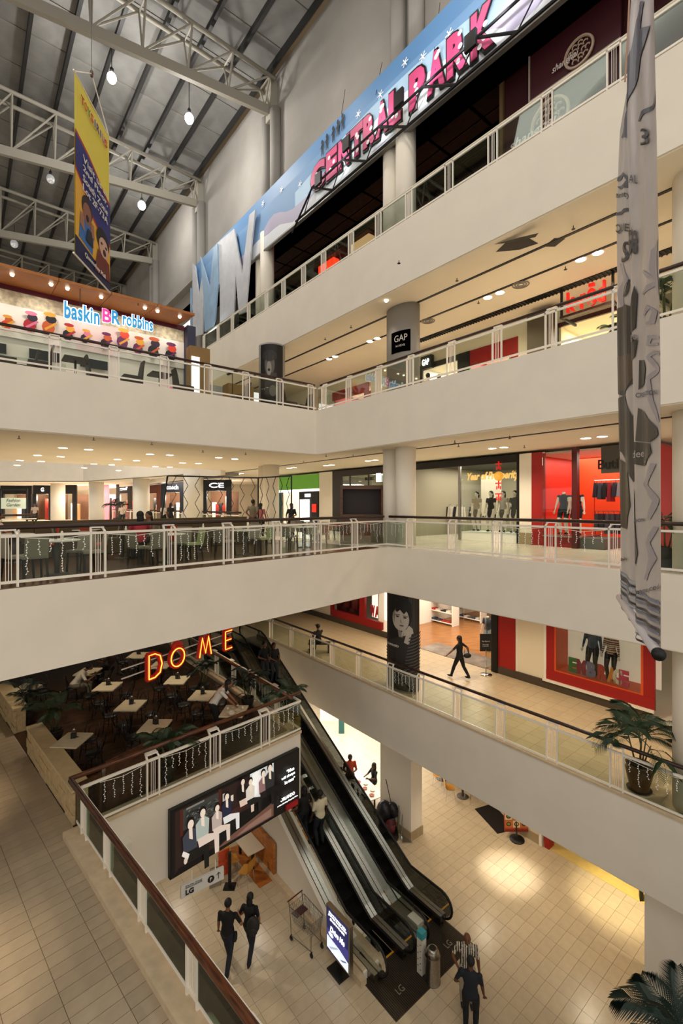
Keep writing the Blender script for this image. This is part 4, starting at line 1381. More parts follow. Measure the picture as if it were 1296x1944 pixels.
cg, cr_, cgr = make_court_chair('g', FAB), make_court_chair('r', mat('orange_red_fabric', 'B03A18', .7)), make_court_chair('y', mat('pale_green_plastic', 'A9B07A', .6))
rt = make_round_table()
def PL(px, Y): return Vector(((px - 648) * Y / F_, Y, Z1 + .004))
TBL = [(108, 10.1, 'nearest the left edge'), (27, 12.2, 'behind the nearest one at the left edge'), (232, 13.2, 'in the second row left of the couple in red'), (318, 12.3, 'right in front of the seated couple'),
       (380, 15.0, 'left of the tall pepper mills'), (465, 14.3, 'between two grey chairs near the middle'), (578, 16.6, 'nearest the corner of the railing'), (520, 18.5, 'behind the middle one, in the back row'), (160, 14.6, 'by the long bench at the far left'), (600, 19.6, 'beside the brown kiosk')]
k_ = 0
for i, (x, Y, w_) in enumerate(TBL):
    p = PL(x, Y)
    place(rt, p, 0, 'round white food court table ' + w_, 'table', 'round white tables of the food court')
    for j, a in enumerate((LQ.a, LQ.a + PI)):
        v = Vector((math.cos(a), math.sin(a), 0)) * .72
        c_ = cg
        if (i, j) in ((1, 0), (4, 1), (2, 1)): c_ = cr_
        if (i, j) in ((3, 0), (5, 0)): c_ = cgr
        kind = {id(cg): 'grey upholstered', id(cr_): 'orange-red', id(cgr): 'pale green'}[id(c_)]
        place(c_, p + v, a + PI / 2 + (.2 if j else -.15), kind + ' chair, ' + ('right' if j == 0 else 'left') + ' side of the table ' + ' '.join(w_.split()[:8]), 'chair', 'chairs of the food court')
    if i in (0, 3, 5, 6, 2):
        v = Vector((.1, .75, 0)); place(cg, p + v, PI, 'grey chair behind the round table ' + ' '.join(w_.split()[:9]), 'chair', 'chairs of the food court')
    if i in (0, 3):
        v = Vector((-.05, -.66, 0)) + LQ.v * .1; place(cg, p + v, LQ.a, 'grey chair with its back to the railing, table ' + ' '.join(w_.split()[:7]), 'chair', 'chairs of the food court')
    for n_ in range(2):
        tag(build('condiment_jar', MB().lathe([(.03, 0), (.035, .08), (.02, .11), (.025, .16), (.012, .19)], p + Vector((.08 - n_ * .14, .05, .756)), 10), mat('jar_dark', '2B241F', .3) if n_ else DISH, None, True),
            ('dark' if n_ else 'white') + ' condiment jar on the round table ' + ' '.join(w_.split()[:9]), 'jar', 'jars on the food court tables')
person(PL(266, 12.6), facing((-.6, 1)), 1.7, 'woman in a red top seated in the food court, back to the railing', cols('B0323C', '2A2724', '0C0B0B', '8A5A3C'), 'sit', sex='f', hair='long', hands=[(-.15, .36, .78), (.15, .36, .78)])
person(PL(283, 13.6), facing((-.4, -1)), 1.68, 'dark-haired person seated behind the woman in the red top', cols('6E5A48', '2A2724', '0C0B0B', '8A5A3C'), 'sit', hair='long', hands=[(-.15, .36, .78), (.15, .36, .78)])
person(PL(-6, 12.5), facing((.6, 1)), 1.7, 'person cut off by the left edge of the picture at the food court', cols('C8B0A0', '2A2724', '0C0B0B', '8A5A3C'), 'sit', hair='long', hands=[(-.15, .36, .78), (.15, .36, .78)])
# long upholstered bench
t = empty('long_bench', LQ.p(0, L1C + 5.5, Z1), 'long olive-brown upholstered bench running behind the food court tables', 'bench')
for k in range(9):
    a = -11 + k * 2.5
    build('back_cushion', MB().fbox(LQ, a + .01, a + 2.49, L1C + 5.5, L1C + 5.7, Z1 + .3, Z1 + 1.05), mat('bench_fabric', '5A4A30', .8, noise=.08, rnd=.06), t)
    build('seat_cushion', MB().fbox(LQ, a + .01, a + 2.49, L1C + 4.95, L1C + 5.5, Z1 + .02, Z1 + .45), mat('bench_fabric', '5A4A30'), t)
# wire partition
t = empty('wire_partition', dep(430, 1000, 21.5), 'black framed partition strung with a hexagonal wire pattern', 'partition')
c3 = [(dep(318, 905, 20.5)), (dep(490, 909, 22.0)), (dep(553, 905, 20.5))]
for i in range(2):
    a, b = c3[i].copy(), c3[i + 1].copy(); a.z = b.z = 13.42
    build('frame_bar', MB().beam(a, b, .06, .06), BLACK, t)
    nW = 8 if i == 0 else 5
    zs = [13.4 - k * .4 for k in range(8)]
    for k in range(nW):
        f = (k + .5) / nW
        q = a.lerp(b, f); d = (b - a) / nW * .42
        pts = [(q + d * (1 if j % 2 else -1) * (1 if k % 2 else -1) * .5 + Vector((0, 0, z - q.z))) for j, z in enumerate(zs)]
        build('wire', MB().tube(pts, .016, 5), BLACK, t)
a = c3[0]; build('leg', MB().beam(Vector((a.x, a.y, 13.42)), Vector((a.x - .3, a.y - .3, Z1)), .06, .06), BLACK, t)
a = c3[1]; build('leg', MB().beam(Vector((a.x, a.y, 13.42)), Vector((a.x, a.y, Z1)), .06, .06), BLACK, t)
a = c3[2]; build('leg', MB().beam(Vector((a.x, a.y, 13.42)), Vector((a.x, a.y, Z1)), .06, .06), BLACK, t)
# brown kiosk box near the corner
KW = wood('kiosk_wood', '4A2E1C', '6B452B', .4, 2)
o = Vector((-.05, 18.2, Z1))
t = empty('kiosk_cabinet', o, 'brown wooden kiosk cabinet with an open dark front beside the twin column', 'kiosk')
def kb(nm, x0, x1, y0, y1, z0, z1, m=KW): return build(nm, MB().box(o.x + x0, o.x + x1, o.y + y0, o.y + y1, Z1 + z0, Z1 + z1), m, t)
kb('side_panel', 0, .1, 0, 1.3, .01, 2.3); kb('side_panel', 1.6, 1.7, 0, 1.3, .01, 2.3); kb('top_panel', 0.1, 1.6, 0, 1.3, 2.15, 2.3); kb('back_panel', .1, 1.6, .5, .6, .01, 2.15, mat('dark_kiosk', '2A1A12', .5)); kb('base_panel', .1, 1.6, 0, 1.3, .01, 1.1); kb('shelf', .1, 1.6, .05, .5, 1.1, 1.16)

# ---------------------------------------------------------------- ice cream cafe on the second floor
c0 = l2c
def LP(u, dc, z): return L2F.p(u, c0 + dc, z)
ub0, ub1 = -15, L2F.ray(352, l2c + 5.0)
zt = 12.1 + (960 - 595) / F_ * LP(L2F.ray(370, l2c + 3.0), 3.0, 0).y
bru = empty('shop_unit', LP(2, 5.5, Z2), 'open ice cream shop with a printed back wall under a copper canopy', 'shop')
build('back_wall', MB().fbox(L2F, ub0, ub1 + .1, c0 + 5.3, c0 + 5.5, Z2 + .01, zt + .22), mat('shop_white', 'E9E2D6', .6), bru)
CANM = mat('copper_canopy', 'A8672E', .45, noise=.08)
cu1 = L2F.ray(370, l2c + 3.0)
seg = [ub0, L2F.ray(-40, c0 + 3), L2F.ray(112, c0 + 3), L2F.ray(212, c0 + 3), L2F.ray(299, c0 + 3), cu1]
seg = sorted(seg)
zt = 12.1 + (960 - 595) / F_ * LP(cu1, 3.0, 0).y
for i in range(len(seg) - 1):
    mb = MB()
    a, b = seg[i] + .01, seg[i + 1] - .01
    mb.hexa([LP(a, 3.0, zt - .1), LP(b, 3.0, zt - .1), LP(b, 5.6, zt + .22), LP(a, 5.6, zt + .22), LP(a, 3.0, zt), LP(b, 3.0, zt), LP(b, 5.6, zt + .34), LP(a, 5.6, zt + .34)])
    build('canopy_panel', mb, CANM, bru)
build('fascia_trim', MB().fbox(L2F, ub0, ub1, c0 + 5.15, c0 + 5.3, zt, zt + .2), mat('burgundy', '5A1426', .5), bru)
build('end_post', MB().fbox(L2F, ub1 + .02, ub1 + .4, c0 + 4.8, c0 + 5.5, Z2 + .01, zt + .15), mat('violet_grey', '3C3B52', .5), bru)
wv = mat('woven_band', 'CFC2A4', .6, noise=.35, scale=6, bump=1.0)
build('woven_band', MB().fbox(L2F, ub0, ub1, c0 + 5.22, c0 + 5.3, zt - .65, zt), wv, bru)
# printed band with fruit-coloured figures
rnd = random.Random(8)
zb0, zb1 = zt - 1.75, zt - .55
O = LP(ub1 + .0, 5.2, zb0); Uv = LP(ub0, 5.2, zb0) - O
O2 = LP(ub0, 5.19, zb0); Uv = O - O2
Lw = Uv.length; Hh = zb1 - zb0
sh = [('EFE6DC', [(0, 0), (1, 0), (1, 1), (0, 1)])]
palette = ['B3202E', 'D9402A', '4F8A3A', 'E0A23A', '6A2A5A', '2A1A2E', 'E07A9A', 'F2D8A0', '1E1A24', 'C75B2A']
for k in range(9):
    x = k / 9 + .03; sh.append(('F0D5D2' if k % 2 else 'F5EDE4', [(x, 0), (x + .06, 0), (x + .07, 1), (x - .01, 1)]))
for k in range(34):
    x = .01 + k * .029 + rnd.uniform(-.006, .006); y = rnd.uniform(.25, .45); s = rnd.uniform(.6, 1)
    c1, c2, c3_ = rnd.sample(palette, 3)
    asp = Hh / Lw
    sh.append((c1, ellipse(x, y + .05, .2 * asp * s, .24 * s, 10)))
    sh.append((c2, ellipse(x + .004, y + .36 * s, .17 * asp * s, .15 * s, 10)))
    sh.append((c3_, ellipse(x + .002, y + .52 * s, .2 * asp * s, .08 * s, 8)))
    sh.append((c3_, [(x - .006, y), (x - .004, y - .06), (x + .013, y + .2), (x + .01, y + .24)]))
art('printed_band', bru, O2, Uv, Vector((0, 0, Hh)), sh, N=-L2F.v)
# downlights and white wash in the canopy
for i, x in enumerate((23, 97, 128, 192, 275, 299, 341)):
    u_ = L2F.ray(x, c0 + 3.6)
    t = tag(build('canopy_spotlight', MB().lathe([(.05, 0), (.07, .06)], LP(u_, 3.6, zt - .1), 12), LAMP, None, True), 'small round spotlight under the copper canopy, ' + ('first', 'second', 'third', 'fourth', 'fifth', 'sixth', 'last')[i] + ' from the left', 'spotlight', 'spotlights under the copper canopy')
for u_ in [ub1 - .8 - k * 1.6 for k in range(9)]:
    lamp('SPOT', 'canopy_wash', LP(u_, 4.2, zt - .1), 45, (1, .92, .8), .05, LP(u_, 5.3, zt - 1.2), 2.0, .8)
# sign letters
SBLU = mat('sign_blue', '2A8FC8', .4, emit=.6); SPNK = mat('sign_pink', 'E0409A', .4, emit=.6); SWH = mat('sign_white_edge', 'FFFFFF', .4, emit=1.4)
sU = L2F.u; sV = Vector((0, 0, 1))
def lc(x, y, off=3.3):
    u_ = L2F.ray(x, c0 + off); p = LP(u_, off, 0); p.z = 12.1 - (y - H_) * p.y / F_; return p
bs = empty('shop_sign', lc(205, 600) - Vector((0, 0, .5)), 'illuminated blue and pink lettering hanging in front of the ice cream shop', 'sign')
for s_, x0, y0, x1, y1, hpx, m, bl, sp_ in (('baskin', 121, 584, 190, 597, 34, SBLU, .03, 1.05), ('B', 194, 594, 211, 597, 27, SPNK, .05, 1), ('R', 212, 598, 228, 600, 27, SBLU, .05, 1), ('robbins', 232, 602, 291, 612, 26, SBLU, .03, 1.05)):
    a = lc(x0, y0 + 4); b = lc(x1, y1 + 4); c = (a + b) / 2; w_ = (b - a).length; hh = hpx / F_ * c.y
    for dpt, bold, mt, sc_, off in ((.02, .05, SWH, 1.0, .03), (.03, 0.012, m, .93, 0)):
        mb = MB(); text(mb, s_, .5, c + L2F.v * off, sU, sV, dpt, fit=(w_ * (1.0 if sc_ == 1 else .97), hh * sc_), bold=bold, spacing=sp_)
        build('letters' if mt is not SWH else 'letter_backing', mb, mt, bs)
for x in (152, 262):
    p = lc(x, 580); build('hanger', MB().tube([p, Vector((p.x, p.y, zt))], .015, 5), STEELD, bs)
# counter, menu boards, glowing panel
build('counter', MB().fbox(L2F, ub1 - 8.2, ub1 - 4.6, c0 + 4.3, c0 + 4.7, Z2 + .01, Z2 + 1.0), mat('counter_white', 'E6E2DA', .3), bru)
build('display_glass', MB().fbox(L2F, ub1 - 8.0, ub1 - 4.8, c0 + 4.35, c0 + 4.65, Z2 + 1.0, Z2 + 1.35), SHOPGLASS, bru)
for k in range(5):
    a = ub1 - 11 + k * 1.7
    build('menu_board', MB().fbox(L2F, a, a + 1.0, c0 + 5.1, c0 + 5.18, Z2 + 1.6, Z2 + 1.95), BLACK, bru)
build('pink_poster', MB().fbox(L2F, ub1 - .75, ub1 - .3, c0 + 5.1, c0 + 5.15, Z2 + .5, Z2 + 1.3), mat('pink_print', 'E63A8C', .5, emit=.3), bru)
# terrace chairs and tables
BRC = mat('brown_leatherette', '3A2A1E', .5, noise=.1); 
def make_armchair():
    t = proto('lounge_chair')
    build('seat', MB().box(-.27, .27, -.27, .27, .1, .42), BRC, t)
    mb = MB()
    for i in range(5):
        z0, z1 = .1 + i * .18, .28 + i * .18; b0_, b1_ = -.27 - .004 * i * i, -.27 - .004 * (i + 1) ** 2
        w0 = .28 - (.0 if i < 3 else .03 * (i - 2)); w1 = .28 - (.0 if i < 2 else .03 * (i - 1))
        mb.hexa([(-w0, b0_ - .06, z0), (w0, b0_ - .06, z0), (w0, b0_, z0), (-w0, b0_, z0), (-w1, b1_ - .06, z1), (w1, b1_ - .06, z1), (w1, b1_, z1), (-w1, b1_, z1)])
    build('backrest', mb, BRC, t)
    for x in (-.22, .22):
        for y in (-.24, .22):
            build('leg', MB().beam((x, y, 0), (x, y, .1), .04, .04, (0, 1, 0)), LEGD, t)
    return t
def make_sq_table():
    t = proto('square_table')
    build('tabletop', MB().box(-.35, .35, -.35, .35, .7, .75), BRC, t)
    build('column', MB().lathe([(.035, .02), (.035, .7)], (0, 0, 0), 10), CHROME, t, True)
    build('base', MB().box(-.2, .2, -.2, .2, 0, .02), LEGD, t)
    return t
ac, sq = make_armchair(), make_sq_table()
for i, (x, dc, rot, kind, w_) in enumerate(((10, 1.2, -PI / 2, 'c', 'at the left edge of the picture'), (44, 1.9, PI / 2, 'c', 'left of the menu boards'), (72, 1.1, PI / 2, 'c', 'second from the left behind the railing'),
        (143, 1.2, 0, 't', 'near the left, in front of the counter'), (188, 1.5, -PI / 2, 'c', 'right of the left square table'), (248, 1.0, PI / 2, 'c', 'with tall angular back in the middle'), (303, 1.3, 0, 't', 'right of the middle'), (350, 1.2, -PI / 2, 'c', 'below the copper canopy end'),
        (455, 1.3, PI / 2, 'c', 'left of the dark poster column'), (548, 1.1, -PI / 2, 'c', 'right of the dark poster column'), (575, 1.3, PI / 2, 'c', 'next to the corner of the railing'))):
    p = LP(L2F.ray(x, c0 + dc), dc, Z2)
    if kind == 'c': place(ac, p, L2F.a + rot + PI / 2 * 0, 'brown lounge chair ' + w_ + ' on the second floor', 'chair', 'brown chairs of the ice cream terrace')
    else: place(sq, p, L2F.a, 'dark square table ' + w_ + ' on the second floor', 'table', 'dark tables of the ice cream terrace')
# display pillar with lit panel right of the shop
p = LP(L2F.ray(380, c0 + 3.2), 3.2, Z2)
t = empty('display_pillar', p, 'tan wooden pillar with a glowing white panel right of the ice cream shop', 'display')
u_ = L2F.inv(p)[0]
TAN = mat('tan_wood', '8A6A3C', .5)
build('body', MB().fbox(L2F, u_ - .5, u_ + .35, c0 + 3.0, c0 + 3.5, Z2 + .01, Z2 + 2.65), TAN, t)
build('lit_panel', MB().fbox(L2F, u_ - .45, u_ - .12, c0 + 2.96, c0 + 3.0, Z2 + .6, Z2 + 2.2), mat('lit_white', 'FFFFFF', .5, emit=1.6), t)
t = tag(build('low_counter', MB().fbox(L2F, u_ + 1.0, u_ + 2.2, c0 + 2.6, c0 + 3.2, Z2, Z2 + 1.25), TAN), 'tan low counter beside the display pillar on the second floor', 'counter')
t = empty('music_stand', LP(L2F.ray(441, c0 + 2), 2, Z2), 'thin black stand with a tilted board behind the second floor railing', 'stand')
q = LP(L2F.ray(441, c0 + 2), 2, Z2)
build('pole', MB().tube([q, q + Vector((0, 0, 1.5))], .015, 6), BLACK, t); build('board', MB().beam(q + Vector((-.22, 0, 1.45)), q + Vector((.22, 0, 1.6)), .2, .03), BLACK, t); build('base', MB().lathe([(.15, 0), (.15, .02)], q, 12), BLACK, t)
# rounded column with monochrome portrait poster
pcx = dep(516, 700, 21.5); pcx.z = Z2
t = empty('poster_column', pcx, 'round grey column wrapped with a dark monochrome portrait on the second floor', 'column')
GREYC = mat('grey_column', '8B8680', .5)
build('shaft', MB().lathe([(.6, 0.005), (.6, B3 - Z2 - .035)], pcx, 32), GREYC, t, True)
def cyl_warp(c, r, a0, a1, z0, z1, sx=1, sy=1, rot=0):
    def f(a, b, off):
        an = a0 + (a1 - a0) * a
        x = (r * sx + off) * math.cos(an); y = (r * sy + off) * math.sin(an)
        return Vector((c.x + x * math.cos(rot) - y * math.sin(rot), c.y + x * math.sin(rot) + y * math.cos(rot), z0 + (z1 - z0) * b))
    return f
def strips(col, poly_fn, n=10):
    return [(col, poly_fn(i / n, (i + 1) / n)) for i in range(n)]
def clip_curve(shapes, n=14):   # cut each polygon into vertical slices so that it can bend round a column
    out = []
    for c, poly in shapes:
        xs = [p[0] for p in poly]; x0, x1 = min(xs), max(xs)
        k = max(1, int((x1 - x0) * n + .99))
        for i in range(k):
            a, b = x0 + (x1 - x0) * i / k, x0 + (x1 - x0) * (i + 1) / k
            P = poly
            for lim, sg in ((a, 1), (b, -1)):
                Q = []
                for j in range(len(P)):
                    p, q = P[j - 1], P[j]
                    ip, iq = (p[0] - lim) * sg >= -1e-9, (q[0] - lim) * sg >= -1e-9
                    if ip != iq:
                        t_ = (lim - p[0]) / (q[0] - p[0]); Q.append((lim, p[1] + (q[1] - p[1]) * t_))
                    if iq: Q.append(q)
                P = Q
                if not P: break
            if len(P) >= 3: out.append((c, P, (c, id(poly))))
    return out
def art_curved(name, parent, shapes, warp, n=14, prefix='print'):
    cols_ = []; mb = MB(); off = .004
    for c, poly in shapes:
        if c not in cols_: cols_.append(c)
        mb.mi = cols_.index(c)
        for _, P, _2 in clip_curve([(c, poly)], n):
            mb.add([warp(a, b, off) for a, b in P], [tuple(range(len(P)))])
        off += .0012
    return build(name, mb, [mat(prefix + '_' + c, c, .6) for c in cols_], parent)
va = math.atan2(-pcx.y, -pcx.x)
sh = [('171514', [(0, 0), (1, 0), (1, 1), (0, 1)]), ('5A5550', ellipse(.42, .72, .2, .16)), ('2A2725', ellipse(.42, .84, .3, .08)), ('3A3633', [(.2, .3), (.75, .3), (.7, .6), (.25, .6)]), ('8A847C', ellipse(.4, .66, .1, .1)), ('1E1B1A', ellipse(.4, .64, .05, .02)), ('6A645C', ellipse(.55, .35, .14, .08))]
art_curved('portrait_print', t, sh, cyl_warp(pcx, .6, va - 1.0, va + .95, Z2 + .05, B3 - .1))
# ---------------------------------------------------------------- right hand shops
V_ = 16.9
def ru(x, c=V_): return RP.ray(x, c)
def shop_box(u0, u1, z0, z1, depth, wallm, floorm, ceilm, parent, back=None, power=None):
    W_ = abs(u1 - u0)
    p_ = RP.p((u0 + u1) / 2, V_ + min(depth, 6) * .5, z1 - .12)
    lamp('AREA', 'shop_light', p_, power or 48 * W_, (1, .9, .76), W_ * .8, p_ - Vector((0, 0, 1)), size_y=min(depth, 6) * .7).rotation_euler = (0, 0, RP.a)
    build('back_wall', MB().fbox(RP, u0, u1, V_ + depth, V_ + depth + .1, z0, z1), back or wallm, parent)
    build('side_wall', MB().fbox(RP, u0 - .0, u0 + .08, V_ + .1, V_ + depth, z0, z1), wallm, parent)
    build('side_wall', MB().fbox(RP, u1 - .08, u1, V_ + .1, V_ + depth, z0, z1), wallm, parent)
    build('shop_floor', MB().fbox(RP, u0, u1, V_, V_ + depth, z0 - .005, z0 + .008), floorm, parent)
    build('shop_ceiling', MB().fbox(RP, u0, u1, V_ + .05, V_ + depth, z1 - .08, z1 - .02), ceilm, parent)
def bulk(nm, u0, u1, z0, z1, m, c0=V_ - .06, c1=V_ + .12, lb=None, cat='panel'):
    o = build(nm, MB().fbox(RP, u0, u1, c0, c1, z0, z1), m)
    if lb: tag(o, lb, cat)
    else: o['kind'] = 'structure'
    return o
CREAM = mat('cream_wall', 'E3D6BC', .7); DKB = mat('dark_brown_panel', '2B211A', .3); SHW = mat('shop_white_wall', 'EDE7DC', .7)
REDP = mat('shop_red', '9A1512', .45); REDB = mat('bright_red_wall', 'D22814', .5); ORW = mat('orange_red_wall', 'E0481C', .5)

# garments on a rail
def clothes_rail(u0, u1, c, z, colours, lb, ln=.75, rnd=None, group=None, n=None):
    r = empty('clothes_rail', RP.p((u0 + u1) / 2, c, z), lb, 'clothes rail', group)
    H = 1.55
    build('rail', MB().tube([RP.p(u0, c, z + H), RP.p(u1, c, z + H)], .015, 6), CHROME, r)
    for a in (u0, u1):
        build('upright', MB().tube([RP.p(a, c, z + .01), RP.p(a, c, z + H)], .015, 6), CHROME, r)
    n = n or max(3, int((u1 - u0) / .16))
    rnd = random.Random(int(abs(u0 * 100)))
    for k in range(n):
        a = u0 + (k + .5) * (u1 - u0) / n
        l_ = ln * rnd.uniform(.8, 1.1); w_ = (u1 - u0) / n * .45
        mb = MB()
        mb.hexa([RP.p(a - w_, c - .22, z + H - l_), RP.p(a + w_, c - .22, z + H - l_), RP.p(a + w_, c + .22, z + H - l_), RP.p(a - w_, c + .22, z + H - l_),
                 RP.p(a - w_ * .6, c - .16, z + H - .1), RP.p(a + w_ * .6, c - .16, z + H - .1), RP.p(a + w_ * .6, c + .16, z + H - .1), RP.p(a - w_ * .6, c + .16, z + H - .1)])
        mb.tube([RP.p(a, c, z + H - .1), RP.p(a, c, z + H)], .01, 4)
        cc = colours[k % len(colours)]
        build('garment', mb, C(cc, cc), r)
    return r

# ===== first floor
Z = Z1; T = 14.12
# dark shop left of the columns
u0, u1 = ru(632), ru(775)
t = empty('shop_unit', RP.p((u0 + u1) / 2, V_, Z), 'dark brown framed boutique behind the brown kiosk and twin column', 'shop')
shop_box(u0, u1, Z, T, 5, mat('olive_wall', '6B5F48', .7), WHITEFLOOR, DKB, t)
build('door_frame', MB().fbox(RP, u0, u0 + .9, V_ - .05, V_, Z, T), DKB, t)
build('header', MB().fbox(RP, u0 + .9, u1, V_ - .05, V_, T - .35, T), DKB, t)
for x in (665, 700):
    a = ru(x); build('mullion', MB().fbox(RP, a - .03, a + .03, V_ - .05, V_, Z, T - .35), STEELD, t)
build('shop_glass', MB().fbox(RP, u0 + .9, u1, V_ - .02, V_ - .012, Z, T - .35), SHOPGLASS, t)
mb = MB(); text(mb, 'Year of Prosperity', .3, RP.p(ru(742), V_ - .08, 12.93), -RP.u * -1, (0, 0, 1), .02, fit=(1.9, .3), shear=.3, bold=.01)
build('gold_lettering', mb, mat('gold_letter', 'E8C070', .3, emit=.5), t)
mb = MB(); text(mb, 'BUTIK', .2, RP.p(ru(702), V_ - .08, 13.55), RP.u, (0, 0, 1), .02, fit=(.6, .16), bold=.01); build('sign_lettering', mb, BLACK, t)
build('sign_logo', MB().fbox(RP, ru(716), ru(724), V_ - .09, V_ - .06, 13.35, 13.8), mat('lit_white', 'FFFFFF'), t)
bulk('wall_pier', ru(607), ru(632), Z, T, COLUMN)
# boutique with mannequins
u0, u1 = ru(780), ru(987)
t = empty('shop_unit', RP.p((u0 + u1) / 2, V_, Z), 'glass-fronted clothes boutique with gold lettering and dressed mannequins', 'shop')
shop_box(u0, u1, Z, T, 6, mat('grey_green_wall', '98927C', .7), WHITEFLOOR, mat('shop_ceiling_dark', '3A3A2E', .7), t)
build('header', MB().fbox(RP, u0, u1, V_ - .06, V_ + .02, T - .3, T), BLACK, t)
build('end_post', MB().fbox(RP, u1 - .12, u1, V_ - .06, V_ + .05, Z, T), BLACK, t)
a = ru(872)
build('end_post', MB().fbox(RP, a - .06, a + .06, V_ - .03, V_ + .05, Z, T - .3), STEEL, t)
build('shop_glass', MB().fbox(RP, a + .1, u1 - .12, V_ - .01, V_, Z + .35, T - .3), SHOPGLASS, t)
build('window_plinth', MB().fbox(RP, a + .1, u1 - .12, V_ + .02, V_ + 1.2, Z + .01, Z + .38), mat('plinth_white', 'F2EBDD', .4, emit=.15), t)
build('partition', MB().fbox(RP, ru(835), ru(872), V_ + 3.2, V_ + 3.3, Z + .01, 13.6), mat('pale_panel', 'D8CFBC', .7), t)
mb = MB(); text(mb, 'Year of Prosperity', .4, RP.p(ru(935), V_ - .04, 13.3), RP.u, (0, 0, 1), .02, fit=(u1 - ru(884) - .1, .42), shear=.3, bold=.012)
build('gold_lettering', mb, mat('gold_letter', 'E8C070'), t)
# red new-year hanging strip: character blocks and a gold disc
REDC = mat('festive_red', 'D4201A', .5, emit=.25)
mb = MB(); b_ = RP.p(ru(948), V_ - .07, 13.75)
for k, z in enumerate((13.72, 12.93, 12.5)):
    q = Vector((b_.x, b_.y, z))
    for dx, dz, w_, h_ in ((0, .08, .3, .05), (0, -.02, .05, .22), (-.08, -.1, .05, .14), (.08, -.1, .05, .14), (0, -.17, .22, .03) if k == 2 else (0, .14, .05, .08)):
        mb.beam(q + RP.u * (dx - w_ / 2) + Vector((0, 0, dz)), q + RP.u * (dx + w_ / 2) + Vector((0, 0, dz)), .02, h_)
build('red_characters', mb, REDC, t)
build('gold_disc', MB().ell(Vector((b_.x, b_.y, 13.3)), (.19, .19, .19), 14, 8), mat('gold_disc', 'E8A840', .4, emit=.4), t, True)
WM = mat('mannequin_white', 'E8DED0', .4)
def mcols(sh_, pt): return dict(skin=WM, shirt=C(sh_, sh_), pants=C(pt, pt) if pt else WM, shoes=BLACK)
for i, (x, sh_, sk, lb) in enumerate(((905, 'B0A290', '7A7060', 'mannequin in a pale dress, first from the left in the gold-lettered boutique window'), (932, '2B2828', '26262A', 'mannequin in a black jacket, second in the gold-lettered boutique window'),
        (955, 'A39A8C', '5A5248', 'mannequin in a grey blouse and skirt, third in the gold-lettered boutique window'), (977, '24242A', '2A2A30', 'mannequin in a dark dress at the right end of the gold-lettered boutique window'))):
    a = ru(x, V_ + .6)
    person(RP.p(a, V_ + .6, Z + .385), facing(-RP.v), 1.72, lb, mcols(sh_, None), 'stand', sex='f', cat='mannequin', hair='wig', skirt=C(sk, sk), legs_bare=1, sleeve=.3, hands=[(-.24, .1, .82), (.26, .02, .9)])
clothes_rail(ru(800, V_ + 2.4), ru(838, V_ + 2.4), V_ + 2.4, Z, ['1B1A1C', '2A2828', 'D8D0C4', '151416'], 'rail of dark and white garments at the left of the gold-lettered boutique')
clothes_rail(ru(842, V_ + 2.8), ru(880, V_ + 2.8), V_ + 2.8, Z, ['D8D0C4', '1B1A1C', 'CFC7BA'], 'rail of white and black garments in the middle of the gold-lettered boutique')
clothes_rail(ru(893, V_ + 3.4), ru(975, V_ + 3.4), V_ + 3.4, Z, ['1B1A1C', 'B8B0A4', '3A3836'], 'rail of clothes behind the mannequins of the gold-lettered boutique')
bulk('wall_pier', u1 + .0, ru(1010), Z, T, COLUMN); bulk('baseboard_pier', u1, ru(1010), Z, Z + .45, mat('skirting_stone', 'A08D6E'), V_ - .09, V_ - .05)
# red shop
u0, u1 = ru(1010), ru(1245)
t = empty('shop_unit', RP.p((u0 + u1) / 2, V_, Z), 'bright red boutique with headless mannequins and a rail of dark clothes', 'shop')
shop_box(u0, u1, Z, T, 5, REDB, WHITEFLOOR, mat('shop_ceiling_white', 'D8C8BC', .7), t, back=REDB)
build('front_panel', MB().fbox(RP, u0, ru(1035), V_ - .06, V_ + .02, Z, T), REDP, t)
build('orange_panel', MB().fbox(RP, ru(1040), ru(1118), V_ + 2.6, V_ + 2.7, Z + .01, T - .1), ORW, t)
a = ru(1102); build('front_post', MB().fbox(RP, a - .09, a + .09, V_ - .5, V_ - .3, Z, T), mat('dark_red', '4A0C0A', .4), t)
build('display_podium', MB().fbox(RP, ru(1040), a + .1, V_ - .3, V_ + 1.2, Z + .01, Z + .38), REDP, t)
build('podium_top', MB().fbox(RP, ru(1040), a + .2, V_ - .42, V_ + 1.2, Z + .38, Z + .43), STEEL, t)
build('podium_side', MB().fbox(RP, a + .1, a + .9, V_ - .3, V_ + 1.2, Z + .01, Z + .38), mat('grey_panel', '5A5A58', .5), t)
build('shop_glass', MB().fbox(RP, ru(1040), a, V_ - .42, V_ - .41, Z + .43, T), SHOPGLASS, t)
build('shop_sign', MB().fbox(RP, ru(1143), u1, V_ - .1, V_ - .02, 13.2, T), mat('sign_grey', '4A463E', .5), t)
mb = MB(); text(mb, 'Butik', .5, RP.p(ru(1163), V_ - .12, 13.5), RP.u, (0, 0, 1), .02, fit=(.85, .33), bold=.01); build('sign_lettering', mb, mat('sign_dark_letter', '1E1C18', .5), t)
for x, lb in ((1070, 'headless mannequin in a black camisole, left one in the red shop'), (1095, 'headless mannequin in a dark top, right one in the red shop')):
    a = ru(x, V_ + .3)
    person(RP.p(a, V_ + .3, Z + .435), facing(-RP.v), 1.75, lb, mcols('1B1B26', '14141A'), 'stand', sex='f', cat='mannequin', headless=True, hair='none', sleeve=0, legs_bare=.35, hands=[(-.27, .08, .8), (.27, .08, .85)], skirt=None)
clothes_rail(ru(1128, V_ + 1.6), ru(1192, V_ + 1.6), V_ + 1.6, Z + .9, ['26262E', '3A4250', '1B1B1F', '8A1A28', '2B2B33', '8E8890'], 'upper rail of dark and red tops in the red shop')
